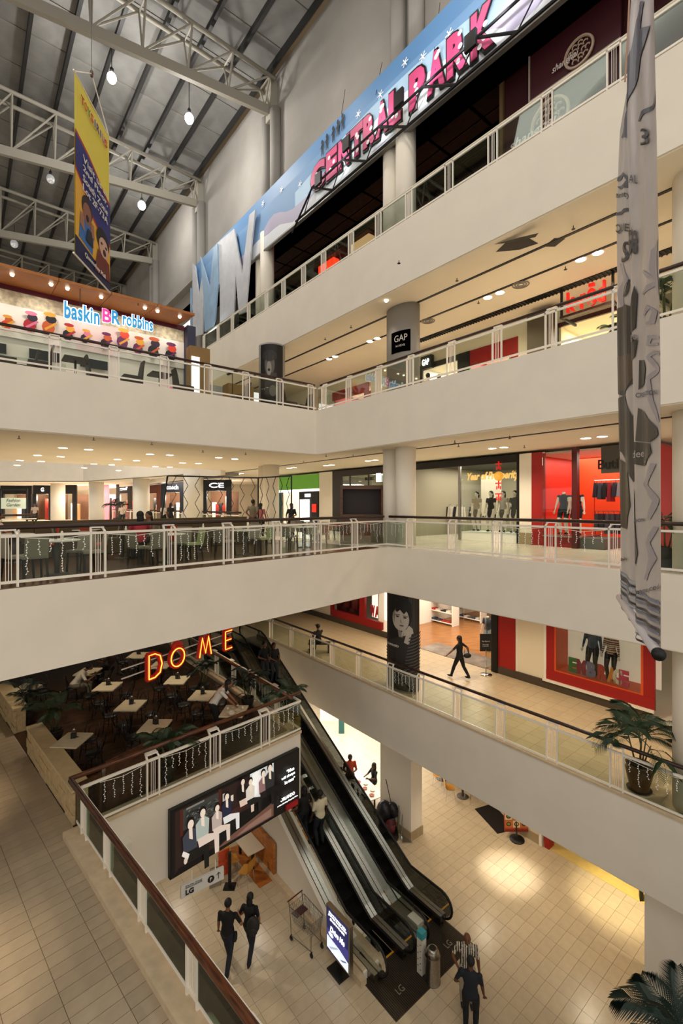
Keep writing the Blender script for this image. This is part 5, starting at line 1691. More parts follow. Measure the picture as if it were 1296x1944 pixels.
clothes_rail(ru(1130, V_ + 1.5), ru(1192, V_ + 1.5), V_ + 1.5, Z - .25, ['3A3E46', '2B2B33', '4A4E58'], 'lower rail of dark trousers in the red shop', .8)
# small green shop and far row, left of the pier
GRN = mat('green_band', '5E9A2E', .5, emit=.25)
u0, u1 = ru(535), ru(607)
t = empty('shop_unit', RP.p((u0 + u1) / 2, V_, Z), 'small white shop with a lime green header beyond the wire partition', 'shop')
shop_box(u0, u1, Z, T, 5, SHW, WHITEFLOOR, CEIL, t)
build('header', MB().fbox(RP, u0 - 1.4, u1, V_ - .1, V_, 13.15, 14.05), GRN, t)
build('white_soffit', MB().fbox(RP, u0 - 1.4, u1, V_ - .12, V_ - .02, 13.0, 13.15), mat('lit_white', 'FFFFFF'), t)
build('dark_panel', MB().fbox(RP, ru(571), u1 - .02, V_ - .14, V_ - .02, Z + .01, 13.0), BLACK, t)
build('lit_poster', MB().fbox(RP, ru(574), ru(591), V_ - .2, V_ - .15, Z + .3, 12.5), mat('lit_white', 'FFFFFF'), t)
build('red_screen', MB().fbox(RP, ru(597), ru(604), V_ - .2, V_ - .15, 11.7, 12.2), mat('lit_red', 'D82818', .5, emit=1), t)
build('white_logo', MB().fbox(RP, ru(583), ru(593), V_ - .2, V_ - .15, 12.65, 12.85), mat('lit_white', 'FFFFFF'), t)
FAR = [(500, 535, SHW, None, 'plain white wall bay with teal post'), (383, 439, mat('navy_header', '10131F', .5), 'CE', 'shop with a dark blue header and white initials'),
       (305, 350, mat('navy_header', '10131F'), 'coach', 'shop with a white nameplate beside brickwork'), (272, 305, mat('brick_wall', '5E3426', .8, noise=.2), None, 'shop with a brick front and dark glass'),
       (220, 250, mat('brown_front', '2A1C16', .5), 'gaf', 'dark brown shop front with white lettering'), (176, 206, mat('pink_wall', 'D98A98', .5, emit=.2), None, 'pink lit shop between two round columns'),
       (112, 145, BLACK, None, 'black shop front with a small white screen'), (62, 100, BLACK, 'G', 'black shop front with a ring logo'), (0, 60, DARK, None, 'dark open shop at the left edge')]
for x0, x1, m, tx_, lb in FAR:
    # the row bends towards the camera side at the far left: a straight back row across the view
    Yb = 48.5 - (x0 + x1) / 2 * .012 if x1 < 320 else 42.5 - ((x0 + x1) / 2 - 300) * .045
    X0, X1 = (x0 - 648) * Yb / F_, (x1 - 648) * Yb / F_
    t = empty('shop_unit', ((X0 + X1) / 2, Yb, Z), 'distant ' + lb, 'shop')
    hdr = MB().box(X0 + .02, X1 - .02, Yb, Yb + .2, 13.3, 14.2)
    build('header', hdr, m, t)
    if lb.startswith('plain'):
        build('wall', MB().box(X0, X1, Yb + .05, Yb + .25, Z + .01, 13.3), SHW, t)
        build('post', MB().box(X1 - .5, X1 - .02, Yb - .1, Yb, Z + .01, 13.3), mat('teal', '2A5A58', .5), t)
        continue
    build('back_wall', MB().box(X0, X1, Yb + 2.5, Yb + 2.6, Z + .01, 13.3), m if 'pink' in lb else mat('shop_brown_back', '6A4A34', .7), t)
    build('jamb', MB().box(X0 + .02, X0 + .4, Yb - .05, Yb + .2, Z + .01, 13.3), m, t)
    build('jamb', MB().box(X1 - .4, X1 - .02, Yb - .05, Yb + .2, Z + .01, 13.3), m, t)
    rnd = random.Random(x0)
    for k in range(5):
        a = X0 + .5 + k * (X1 - X0 - 1) / 5
        build('display', MB().box(a, a + (X1 - X0) * .12, Yb + 1.2, Yb + 1.5, Z + .01, Z + rnd.uniform(1.2, 2.3)), rnd.choice([C('B8AFA4', 'B8AFA4'), C('A83428', 'A83428'), C('2A2828', '2A2828'), C('C79A6A', 'C79A6A'), mat('display_lit', 'FFF2DC', .5, emit=1.0)]), t)
    if tx_:
        mb = MB(); text(mb, tx_, .5, ((X0 + X1) / 2, Yb - .05, 13.75), (1, 0, 0), (0, 0, 1), .02, fit=((X1 - X0) * (.5 if len(tx_) > 1 else .15), .4), bold=.01)
        build('lettering', mb, mat('lit_white', 'FFFFFF'), t)
    lamp('POINT', 'shop_glow', ((X0 + X1) / 2, Yb + 1.0, 12.9), 220, (1, .85, .7), .2)
# walls closing the row
structure('wall_first_back', MB().box(-60, -4, 51.5, 52, Z, 14.3).box(-15.5, -5, 46.2, 46.6, Z, 14.3), mat('far_wall', 'C9BDA6', .8))
# small billboard in the distance
q = dep(30, 960, 30)
t = empty('billboard', Vector((q.x, q.y, Z)), 'pale green billboard on a black frame at the left edge of the first floor', 'billboard')
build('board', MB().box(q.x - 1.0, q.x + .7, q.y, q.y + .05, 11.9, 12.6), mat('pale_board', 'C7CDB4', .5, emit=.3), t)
mb = MB(); text(mb, 'Fashion\nGarden', .3, (q.x - .15, q.y - .02, 12.3), (1, 0, 0), (0, 0, 1), .01, fit=(.9, .5), shear=.3); build('lettering', mb, mat('board_ink', '5A5A4A', .6), t)
for s in (-1.0, .7): build('post', MB().box(q.x + s - .04, q.x + s + .04, q.y, q.y + .08, Z, 13.2), BLACK, t)
build('top_bar', MB().box(q.x - 1.0, q.x + .7, q.y, q.y + .08, 13.1, 13.2), BLACK, t)

# ===== second floor
Z = Z2; T2 = Z2 + 2.65
structure('wall_second_right', MB().fbox(RP, -40, 6, V_ - .02, V_ + .2, T2, B3 - .03), CREAM)
structure('wall_second_back', MB().fbox(RP, -40, ru(600), V_, V_ + .2, Z, T2), CREAM)
def unit(x0, x1, label, wallm, depth=4, T_=T2, floorm=WHITEFLOOR, ceilm=CEIL, back=None):
    t = empty('shop_unit', RP.p((ru(x0) + ru(x1)) / 2, V_, Z), label, 'shop')
    shop_box(ru(x0), ru(x1), Z, T_, depth, wallm, floorm, ceilm, t, back)
    return t
t = unit(632, 705, 'red-framed shop at the left of the second floor row', REDP, back=SHW)
build('frame', MB().fbox(RP, ru(632), ru(700), V_ - .06, V_ + .02, T2 - .5, T2), REDP, t); build('jamb', MB().fbox(RP, ru(692), ru(705), V_ - .06, V_ + .02, Z, T2 - .5), REDP, t)
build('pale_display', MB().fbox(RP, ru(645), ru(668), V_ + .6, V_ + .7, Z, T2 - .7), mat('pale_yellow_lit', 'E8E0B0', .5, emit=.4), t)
bulk('wall_pier', ru(705), ru(797), Z, T2, CREAM)
t = unit(797, 872, 'shop entrance with a small illuminated black sign and two visitors', SHW)
build('jamb', MB().fbox(RP, ru(797), ru(803), V_ - .06, V_ + .02, Z, T2), BLACK, t)
build('header', MB().fbox(RP, ru(797), ru(872), V_ - .06, V_ + .02, T2 - .25, T2), DKB, t)
build('counter', MB().fbox(RP, ru(808), ru(850), V_ + 2.2, V_ + 2.8, Z, Z + 1.1), BLACK, t)
build('shelf', MB().fbox(RP, ru(810), ru(850), V_ + 3.5, V_ + 3.8, Z + 1.7, Z + 1.8), BLACK, t)
s_ = empty('shop_sign', RP.p(ru(812), V_ - .5, Z + 2.4), 'small black projecting sign reading GAP beside the round column', 'sign')
build('sign_box', MB().fbox(RP, ru(806), ru(826), V_ - .3, V_ - .1, Z + 2.35, Z + 2.95), BLACK, s_)
mb = MB(); text(mb, 'GAP', .3, RP.p((ru(806) + ru(826)) / 2, V_ - .32, Z + 2.65), RP.u, (0, 0, 1), .02, fit=(.42, .3), bold=.01); build('letters', mb, mat('lit_white', 'FFFFFF'), s_)
t = unit(872, 985, 'red-walled shop with a green-edged lit window on the second floor', REDP, 3, back=SHW)
build('black_pier', MB().fbox(RP, ru(870), ru(893), V_ - .08, V_ + .05, Z, T2), BLACK, t)
build('frame', MB().fbox(RP, ru(893), ru(985), V_ - .06, V_, T2 - .7, T2), REDP, t); build('jamb', MB().fbox(RP, ru(970), ru(985), V_ - .06, V_, Z, T2 - .7), REDP, t)
GE = mat('green_edge', '3E9A3A', .5, emit=.6)
build('green_edge', MB().fbox(RP, ru(893), ru(970), V_ - .09, V_ - .06, T2 - .74, T2 - .68).fbox(RP, ru(893), ru(893) + .06, V_ - .09, V_ - .06, Z, T2 - .7).fbox(RP, ru(968), ru(970), V_ - .09, V_ - .06, Z, T2 - .7), GE, t)
build('window_back', MB().fbox(RP, ru(893), ru(970), V_ + .9, V_ + 1.0, Z, T2 - .7), mat('pale_yellow_lit', 'E8E0B0'), t)
build('grey_door', MB().fbox(RP, ru(895), ru(915), V_ - .03, V_, Z, T2 - .9), mat('grey_panel', '5A5A58'), t)
bulk('wall_pier', ru(985), ru(1013), Z, T2, CREAM)
bulk('dark_pillar', ru(1013), ru(1058), Z, T2 + .5, mat('taupe_pillar', '5E4E3C', .5), V_ - .5, V_ - .05, 'square brown pillar beside the shop with red lettering', 'pillar')
# shop with red letters
u0, u1 = ru(1058), ru(1240)
t = empty('shop_unit', RP.p((u0 + u1) / 2, V_, Z), 'cream panelled shop with big red lettering on the second floor', 'shop')
shop_box(u0, u1, Z, T2, 3.5, mat('cream_lit_wall', 'F0E2C0', .7), WHITEFLOOR, CREAM, t)
sl = MB()
for k in range(24):
    a = u0 + .15 + k * (u1 - u0 - .2) / 24
    build('wall_slat', MB().fbox(RP, a, a + .1, V_ + 3.4, V_ + 3.5, Z + .01, T2 - .1), CREAM, t)
build('header', MB().fbox(RP, u0, u1, V_ - .1, V_ + .0, T2 - .15, T2 + .0), mat('maroon_header', '3A0E0C', .4), t)
a = ru(1093, V_ + 2); fr_ = build('picture_frame', MB().fbox(RP, a - .45, a + .45, V_ + 3.3, V_ + 3.38, Z + 1.0, Z + 2.2), BLACK, t)
build('picture_mat', MB().fbox(RP, a - .4, a + .4, V_ + 3.27, V_ + 3.3, Z + 1.05, Z + 2.15), SHW, fr_)
build('picture', MB().fbox(RP, a - .26, a + .26, V_ + 3.24, V_ + 3.27, Z + 1.25, Z + 1.9), mat('photo_dark', '3A3834', .6, noise=.4, scale=6), fr_)
build('display_table', MB().fbox(RP, ru(1075), ru(1120), V_ + .8, V_ + 1.6, Z + .01, Z + .6), CREAM, t)
build('dark_shelf', MB().fbox(RP, ru(1040), ru(1050), V_ + .2, V_ + 1.0, Z + .01, Z + 2.0), DKB, t)
SV2 = 15.75
ra = RP.ray(1076, SV2); rb2 = RP.ray(1149, SV2)
s_ = empty('shop_sign', RP.p((ra + rb2) / 2, SV2, 18.4), 'large glowing red letters in front of the cream panelled shop', 'sign')
mb = MB(); text(mb, 'k-rēd', .7, RP.p((ra + rb2) / 2, SV2, 18.93), RP.u, (0, 0, 1), .12, fit=(rb2 - ra, .72), bold=.012); build('letters', mb, mat('red_letter', 'D81C14', .4, emit=.6), s_)
build('support_bar', MB().fbox(RP, ra - .25, rb2 + .25, SV2, SV2 + .12, 18.46, 18.54), mat('maroon_header', '3A0E0C'), s_)
for a in (ra - .2, rb2 + .2):
    build('post', MB().fbox(RP, a - .03, a + .03, SV2, SV2 + .08, 18.5, 19.45), BLACK, s_); build('bracket', MB().fbox(RP, a - .03, a + .03, SV2 + .05, V_ - .05, 18.46, 18.54), BLACK, s_)
s_ = empty('standing_sign', RP.p(ru(1022, V_ - 1), V_ - 1, Z), 'white standee with small red lettering in front of the brown pillar', 'sign')
build('board', MB().fbox(RP, ru(1010, V_ - 1), ru(1038, V_ - 1), V_ - 1.05, V_ - 1.0, Z + .1, Z + 1.35), SHW, s_); build('foot', MB().fbox(RP, ru(1012, V_ - 1), ru(1036, V_ - 1), V_ - 1.15, V_ - .9, Z, Z + .1), BLACK, s_)
mb = MB(); text(mb, 'k-rēd', .3, RP.p(ru(1024, V_ - 1), V_ - 1.06, Z + 1.1), RP.u, (0, 0, 1), .01, fit=(.42, .17), bold=.01); build('letters', mb, mat('red_letter', 'D81C14'), s_)
build('photo_print', MB().fbox(RP, ru(1014, V_ - 1), ru(1034, V_ - 1), V_ - 1.06, V_ - 1.05, Z + .3, Z + .8), mat('photo_dark', '3A3834'), s_)

# ===== ground floor
Z = ZG; TG = 8.8
WOODF = wood('shop_wood_floor', '8A5A34', 'A8743F', .25, 3, RP.a)
structure('baseboard_ground', MB().fbox(RP, -40, ru(797), V_ - .1, V_ - .04, Z, Z + .3).fbox(RP, ru(943), ru(1240), V_ - .1, V_ - .04, Z, Z + .3), mat('dark_skirting', '4A3E30', .5))
structure('wall_ground', MB().fbox(RP, -40, ru(628), V_ - .04, V_ + .2, Z, TG).fbox(RP, ru(984), ru(1038), V_ - .04, V_ + .2, Z, TG), CREAM)
t = empty('shop_window', RP.p(ru(655), V_, Z), 'window with dark red coats and a red surround left of the poster column', 'shop window')
build('surround', MB().fbox(RP, ru(628), ru(632), V_ - .05, V_ + .1, Z + .35, TG).fbox(RP, ru(632), ru(725), V_ - .05, V_ + .1, Z + .3, Z + .7).fbox(RP, ru(683), ru(693), V_ - .05, V_ + .1, Z + .7, TG), REDP, t)
build('dark_window', MB().fbox(RP, ru(632), ru(683), V_ + .3, V_ + .35, Z + .4, TG), mat('maroon_coats', '4A1512', .8, noise=.4, scale=3), t)
for k in range(3):
    q = RP.p(ru(640 + 15 * k), V_ + .2, Z + 2.3)
    build('coat', MB().lathe([(.2, -1.3), (.24, -.7), (.22, 0), (.1, .2), (.08, .35)], q, 10), C('5A1A14', '5A1A14'), t, True)
build('lit_window', MB().fbox(RP, ru(693), ru(760), V_ + .5, V_ + .55, Z + .7, TG), mat('window_lit', 'FFF6E4', .5, emit=.9), t)
for ch_, x, cc in (('W', 699, 'B02030'), ('A', 708, 'C84040')):
    mb = MB(); text(mb, ch_, .6, RP.p(ru(x), V_ + .3, Z + 1.1), RP.u, (0, 0, 1), .04, fit=(.34, .62), bold=.03); build('letter', mb, C(cc, cc), t)
# clothes shop entrance
u0, u1 = ru(797), ru(943)
t = empty('shop_unit', RP.p((u0 + u1) / 2, V_, Z), 'open clothes shop with a wooden floor and white display shelves', 'shop')
shop_box(u0 - 3, u1, Z, TG, 12, SHW, WOODF, CEIL, t)
build('threshold_strip', MB().fbox(RP, u0, u1 - .5, V_ - .05, V_ + 1.3, Z + .006, Z + .018), mat('polished_grey', '8A8078', .12, .1, noise=.4, scale=1.5), t)
build('door_post', MB().fbox(RP, ru(935), ru(947), V_ - .12, V_ + .1, Z, TG), BLACK, t)
build('door_glass', MB().fbox(RP, ru(921), ru(936), V_ + .02, V_ + .04, Z, TG), SHOPGLASS, t)
bulk('red_door', ru(947), ru(980), Z + .1, TG, REDP, V_ - .08, V_, 'dark red door panel right of the clothes shop entrance', 'door')
bulk('trim_door', ru(980), ru(984), Z, TG, WHITE)
bulk('trim_door', ru(1033), ru(1038), Z, TG, WHITE)
ordn_ = ['first', 'second', 'third', 'fourth', 'fifth']
def shelf_unit(x, dc, w_, lb, nsh=3, H=1.3):
    a = ru(x, V_ + dc)
    s_ = empty('display_shelf', RP.p(a, V_ + dc, Z), lb, 'shelf')
    for e_ in (-w_ / 2, w_ / 2):
        build('side_panel', MB().fbox(RP, a + e_ - .03, a + e_ + .03, V_ + dc - .3, V_ + dc + .3, Z + .01, Z + H), SHW, s_)
    for k in range(nsh):
        z = Z + .12 + k * (H - .15) / (nsh - 1)
        build('shelf', MB().fbox(RP, a - w_ / 2, a + w_ / 2, V_ + dc - .3, V_ + dc + .3, z, z + .04), SHW, s_)
        r2 = random.Random(int(x) + k)
        for j in range(5):
            b = a - w_ / 2 + .12 + j * (w_ - .2) / 5
            cc = r2.choice(['A83428', '24242A', 'C9C0B4', 'D8CFC0', '6A5A4A', '384050'])
            tag(build('folded_clothes', MB().fbox(RP, b, b + (w_ - .3) / 6, V_ + dc - .25, V_ + dc + .1, z + .045, z + r2.uniform(.09, .16)), C(cc, cc)), ('lowest', 'middle', 'top')[k] + ' shelf garments, ' + ordn_[j] + ' from left, on the ' + lb.replace('white shelf unit ', 'white shelf '), 'clothes', 'folded clothes on the shop shelves')
shelf_unit(836, 4.6, 2.1, 'white shelf unit near the shop entrance')
shelf_unit(812, 6.6, 1.6, 'white shelf unit further inside the shop')
shelf_unit(895, 6.5, 1.6, 'white shelf unit at right inside the shop')
clothes_rail(ru(868, V_ + 5.6), ru(880, V_ + 5.6), V_ + 5.6, Z, ['1B1A1C', '151416'], 'rail of black clothes inside the wood-floored shop')
q = RP.p(ru(926, V_ + 2.2), V_ + 2.2, Z)
person(q, facing(-RP.v), 1.8, 'mannequin in pale jeans behind the entrance glass of the clothes shop', mcols('3A3E48', '8A94A0'), 'stand', cat='mannequin', hair='none', headless=True)
# notice stand
q = at(922, 1281, ZG)
t = empty('notice_stand', q, 'black notice board on a chrome pole with round foot at the clothes shop entrance', 'notice stand')
build('base', MB().lathe([(.24, 0), (.24, .02), (.05, .04)], q, 20), CHROME, t, True); build('pole', MB().tube([q, q + Vector((0, 0, 1.0))], .025, 8), CHROME, t, True)
bd = build('board', MB().box(q.x - .24, q.x + .2, q.y - .02, q.y + .02, q.z + .95, q.z + 1.65), BLACK, t)
mb = MB()
text(mb, 'Gap Beyond', .1, (q.x - .02, q.y - .03, q.z + 1.35), (1, 0, 0), (0, 0, 1), .004, fit=(.3, .06)); text(mb, 'New arrivals\nin store now', .1, (q.x - .02, q.y - .03, q.z + 1.2), (1, 0, 0), (0, 0, 1), .004, fit=(.24, .1))
build('lettering', mb, mat('print_white', 'D8D2C8', .6), bd)
# red framed window with mannequins
u0, u1 = ru(1038), ru(1243)
t = empty('shop_window', RP.p((u0 + u1) / 2, V_, Z), 'large window with a red frame, two dressed mannequins and coloured letters', 'shop window')
build('frame_side', MB().fbox(RP, u0, ru(1053), V_ - .06, V_ + .06, Z + .32, TG), REDP, t)
build('frame_side', MB().fbox(RP, ru(1222), u1, V_ - .06, V_ + .06, Z + .32, TG), REDP, t)
build('frame_bottom', MB().fbox(RP, u0, u1, V_ - .07, V_ + .06, Z + .32, Z + .72), REDP, t)
build('inner_edge', MB().fbox(RP, ru(1053), ru(1222), V_ - .05, V_ + .9, Z + .72, Z + .76).fbox(RP, ru(1053), ru(1056), V_ - .05, V_ + .9, Z + .76, TG).fbox(RP, ru(1217), ru(1222), V_ - .05, V_ + .9, Z + .76, TG), mat('orange_edge', 'D8501C', .5), t)
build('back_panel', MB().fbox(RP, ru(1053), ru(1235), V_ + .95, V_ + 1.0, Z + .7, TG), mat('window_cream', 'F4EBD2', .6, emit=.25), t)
build('sill', MB().fbox(RP, u0 - .1, u1, V_ - .16, V_ - .06, Z + .28, Z + .36), WHITE, t)
build('shop_glass', MB().fbox(RP, ru(1056), ru(1217), V_ - .04, V_ - .03, Z + .76, TG), SHOPGLASS, t)
for ch_, x, cc in (('E', 1087, '3A7A3A'), ('M', 1103, '9A2848'), ('B', 1122, '7A7AA0'), ('R', 1143, 'C0392B'), ('A', 1161, 'E08A2A'), ('C', 1172, 'E8E0D0'), ('E', 1184, 'D83A68')):
    mb = MB(); text(mb, ch_, .6, RP.p(ru(x, V_ + .15), V_ + .15, Z + 1.05), RP.u, (0, 0, 1), .05, fit=(.3, .52), bold=.035); build('letter', mb, C('letter' + cc, cc), t)
a = ru(1125, V_ + .5); person(RP.p(a, V_ + .5, Z + .765), facing(-RP.v), 1.85, 'mannequin in a blue cardigan and black trousers in the red-framed window', mcols('38465E', '14141A'), 'stand', cat='mannequin', hair='none', sleeve=1, noface=True, hands=[(-.27, .08, .85), (.27, .08, .85)])
a = ru(1160, V_ + .5); person(RP.p(a, V_ + .5, Z + .765), facing(-RP.v), 1.72, 'mannequin in a red and white striped jumper in the red-framed window', mcols('D8C8B8', '14141A'), 'stand', cat='mannequin', sex='f', hair='none', sleeve=1, noface=True, stripe=(C('6A2A24', '6A2A24'), 'h'), hands=[(-.25, .08, .85), (.25, .08, .85)])
# seat and seated man with cap on the gallery
q = at(606, 1238, ZG)
t = empty('bench', q, 'small dark bench behind the gallery railing on which the man with the cap sits', 'bench')
build('seat', MB().box(q.x - .5, q.x + .5, q.y - .2, q.y + .2, q.z + .4, q.z + .45), DKB, t)
for s in (-.42, .42): build('leg', MB().box(q.x + s - .03, q.x + s + .03, q.y - .18, q.y + .18, q.z, q.z + .4), STEELD, t)
person(q + Vector((-.05, -.1, 0)), facing((-.6, .8)), 1.68, 'man in dark clothes and a cap sitting on a bench behind the gallery railing', cols('141012', '1B1A1E', '0C0B0B', '7A4E36'), 'sit', hair='cap')
# ---------------------------------------------------------------- top floor: dark food hall and the big blue sign
def onv(px, py, v, fr=RP):
    a = fr.ray(px, v); p = fr.p(a, v); p.z = 12.1 - (py - H_) * p.y / F_; return p
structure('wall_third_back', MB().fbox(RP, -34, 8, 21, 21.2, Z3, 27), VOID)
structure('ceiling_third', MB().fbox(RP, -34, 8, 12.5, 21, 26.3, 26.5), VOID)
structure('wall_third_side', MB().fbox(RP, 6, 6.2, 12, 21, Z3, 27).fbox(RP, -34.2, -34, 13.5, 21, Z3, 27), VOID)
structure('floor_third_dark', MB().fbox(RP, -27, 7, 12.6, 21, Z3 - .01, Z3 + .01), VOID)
t = empty('ceiling_sheeting', RP.p(-16, 16, 26.1), 'brown ribbed ceiling panels of the dark top floor food hall', 'ceiling panel')
for k in range(12):
    for j in range(4):
        a = -25 + k * 1.9
        build('panel', MB().fbox(RP, a + .05, a + 1.8, 13.4 + j * 1.3, 14.6 + j * 1.3, 26.2, 26.25), mat('brown_sheet', '4A2A1C', .8, noise=.2, rnd=.2), t)
for k in range(4):
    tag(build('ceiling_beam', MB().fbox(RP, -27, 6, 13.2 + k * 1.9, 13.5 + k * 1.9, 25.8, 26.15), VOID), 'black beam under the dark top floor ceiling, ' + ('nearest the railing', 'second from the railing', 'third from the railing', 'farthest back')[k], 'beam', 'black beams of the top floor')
for x, y, c_, e_, lb in ((625, 450, 'D82A10', 3.0, 'red glowing light box in the dark food hall'), (755, 352, 'E0A860', 1.2, 'dim amber ceiling light right of the twin column'), (690, 420, 'C9A070', 1.0, 'dim amber ceiling light left of the twin column')):
    a = RP.ray(x, 16); p = onv(x, y, 16)
    b = build('light_box', MB().fbox(RP, a - .9, a + .5, 15.9, 16.3, min(p.z - .2, 25.5), min(p.z + .25, 25.9)), mat('glow_' + c_, c_, .5, emit=e_)); tag(b, lb, 'light box')
    lamp('POINT', 'light_box_glow', RP.p(a, 15.4, p.z - .3), 25 if e_ > 2 else 18, lin(c_), .2)
# dim furniture inside
for i, (x, lb) in enumerate(((560, 'dark chair stack beside the column with cut-out letters'), (600, 'dark chair behind the glass of the top floor, left of the red glow'), (640, 'dark chair behind the glass of the top floor, right of the red glow'))):
    place(bw, RP.p(RP.ray(x, 13.2), 13.2, Z3 + .02), .4 * i, lb, 'chair')
# maroon hoarding
MAR = mat('maroon_board', '3A1418', .5); MAR2 = mat('maroon_board_light', '441A20', .5)
t = empty('hoarding', RP.p(RP.ray(1080, 13.6), 13.6, Z3), 'maroon restaurant hoarding with white ring emblems on the top floor', 'hoarding')
ha = RP.ray(957, 13.6)
build('board', MB().fbox(RP, ha, 5, 13.6, 13.7, Z3 + .01, 26.2), MAR, t)
build('edge_post', MB().fbox(RP, ha - .12, ha, 13.5, 13.7, Z3 + .01, 26.2), mat('tan_edge', '6A5436', .5), t)
p0 = onv(1005, 205, 13.4); pa_ = RP.inv(p0)[0]
build('panel', MB().fbox(RP, pa_, RP.ray(1178, 13.4), 13.4, 13.5, 24.4, 26.0), MAR2, t)
build('panel_edge', MB().fbox(RP, pa_, RP.ray(1178, 13.4), 13.36, 13.4, 24.37, 24.42).fbox(RP, pa_ - .02, pa_ + .02, 13.36, 13.4, 24.4, 26.0), mat('pale_trim', 'A89E90', .5), t)
def ring(c, r, z_, nm='emblem_ring'):
    mb = MB(); q = Vector((c.x, c.y, z_))
    mb.tube([q + RP.u * r * math.cos(k * PI / 12) + Vector((0, 0, r * math.sin(k * PI / 12))) for k in range(24)], r * .1, 5, closed=True)
    for rr, n_ in ((.62, 9), (.35, 5)):
        for k in range(n_):
            a = 2 * PI * k / n_
            w0 = q + RP.u * r * rr * math.cos(a) + Vector((0, 0, r * rr * math.sin(a)))
            mb.tube([w0 + RP.u * .16 * r * math.cos(b) + Vector((0, 0, .16 * r * math.sin(b))) for b in [j * PI / 4 for j in range(6)]], r * .05, 4)
    return build(nm, mb, mat('emblem_cream', 'B8A08C', .5), t)
p = onv(1098, 98, 13.32); ring(p, .38, p.z); p = onv(1043, 225, 13.5); ring(p, .55, p.z)
for x, y, w_, h_ in ((1072, 118, .75, .25), (1010, 255, 1.5, .4)):
    p = onv(x, y, 13.3); mb = MB(); text(mb, 'shanghai', .4, p, RP.u, (0, 0, 1), .02, fit=(w_, h_), shear=.3); build('lettering', mb, mat('emblem_white', 'D8CCC4', .5), t)
t = tag(build('bead_cord', MB().tube([onv(1197, -60, 11.2), onv(1190, 90, 11.2), onv(1186, 155, 11.2)], .018, 6), mat('cord_tan', 'A8836A', .6)), 'tan beaded cord hanging in front of the top floor railing', 'cord')

# the blue sign
SV = 12.2
us0, us1 = RP.ray(365, SV), 3.0
zT, zB = 28.4, 25.5
sg = empty('billboard', RP.p(-14, SV, zB), 'long blue winter-scene billboard with pink dotted letters along the upper wall', 'billboard')
bd = build('board', MB().fbox(RP, us0, us1, SV, SV + .12, zB, zT), mat('sign_blue_ground', '5A86B4', .5), sg)
build('lower_edge', MB().fbox(RP, us0, us1, SV - .02, SV + .14, zB - .08, zB), mat('aluminium_edge', '8A8680', .4, .5), sg)
LU = us1 - us0
def su(x): return (RP.ray(x, SV) - us0) / LU
sh = [('6C94BE', [(0, 0), (1, 0), (1, .75), (0, .75)]), ('A8C6DE', [(su(560), 0), (su(1050), 0), (su(1050), .45)] + [(su(1050) - (su(1050) - su(560)) * k / 20, .5 + .18 * math.sin(PI * k / 20)) for k in range(21)])]
hill = [(0, 0), (1, 0)] + [(1 - k / 60, .3 + .12 * math.sin(k * .5) + .06 * math.sin(k * 1.1)) for k in range(61)]
sh.append(('ABA5BC', hill))
hill = [(0, 0), (1, 0)] + [(1 - k / 60, .17 + .09 * math.sin(k * .6 + 1) + .04 * math.sin(k * 1.3)) for k in range(61)]
sh.append(('D6DAE0', hill))
sh.append(('E8F2F6', [(su(600), .08), (su(960), .08)] + [(su(960) - (su(960) - su(600)) * k / 20, .16 + .3 * math.sin(PI * k / 20) ** .5) for k in range(21)]))  # pale dome in the print, with the floodlight glow put into its colour
for x, y in ((680, 217), (722, 180), (803, 108), (853, 65), (570, 350), (535, 361), (500, 387), (640, 300), (770, 120)):
    p = onv(x, y, SV); a = (RP.inv(p)[0] - us0) / LU; b = (p.z - zB) / (zT - zB)
    for k in range(3):
        an = k * PI / 3; dx = math.cos(an) * .16 / LU; dy = math.sin(an) * .16 / (zT - zB); nx = -math.sin(an) * .02 / LU; ny = math.cos(an) * .02 / (zT - zB)
        sh.append(('EEF4F8', [(a - dx - nx, b - dy - ny), (a + dx - nx, b + dy - ny), (a + dx + nx, b + dy + ny), (a - dx + nx, b - dy + ny)]))
# black cut-out children above the first letters
for k, x in enumerate((613, 622, 634, 643, 652)):
    a = su(x); b0_ = .66 + .02 * k; s_ = .22
    w_ = .1 / LU
    sh.append(('101014', [(a - w_ * .8, b0_), (a - w_ * .3, b0_), (a, b0_ + s_ * .35), (a + w_ * .4, b0_), (a + w_ * .9, b0_), (a + w_ * .5, b0_ + s_ * .5), (a + w_ * 1.6, b0_ + s_ * .85), (a + w_ * .5, b0_ + s_ * .75), (a - w_ * .5, b0_ + s_ * .75), (a - w_ * 1.4, b0_ + s_ * .5), (a - w_ * .5, b0_ + s_ * .5)]))
    sh.append(('101014', ellipse(a, b0_ + s_ * .9, w_ * .7, .035, 8)))
art('winter_print', bd, RP.p(us0, SV, zB), RP.u * LU, Vector((0, 0, zT - zB)), sh, N=-RP.v)
PNK = mat('pink_letter', 'C84878', .5); DOT = mat('white_dot', 'F4F0F0', .5)
rnd = random.Random(3)
LT = [('C', 610, 592, 622), ('E', 634, 622, 645), ('N', 657, 645, 668), ('T', 682, 668, 694), ('R', 705, 692, 718), ('A', 729, 716, 742), ('L', 754, 741, 766), ('P', 796, 779, 812), ('A', 832, 813, 850), ('R', 870, 850, 893), ('K', 920, 895, 944)]
ZC = {592: 26.62, 895: 26.35}
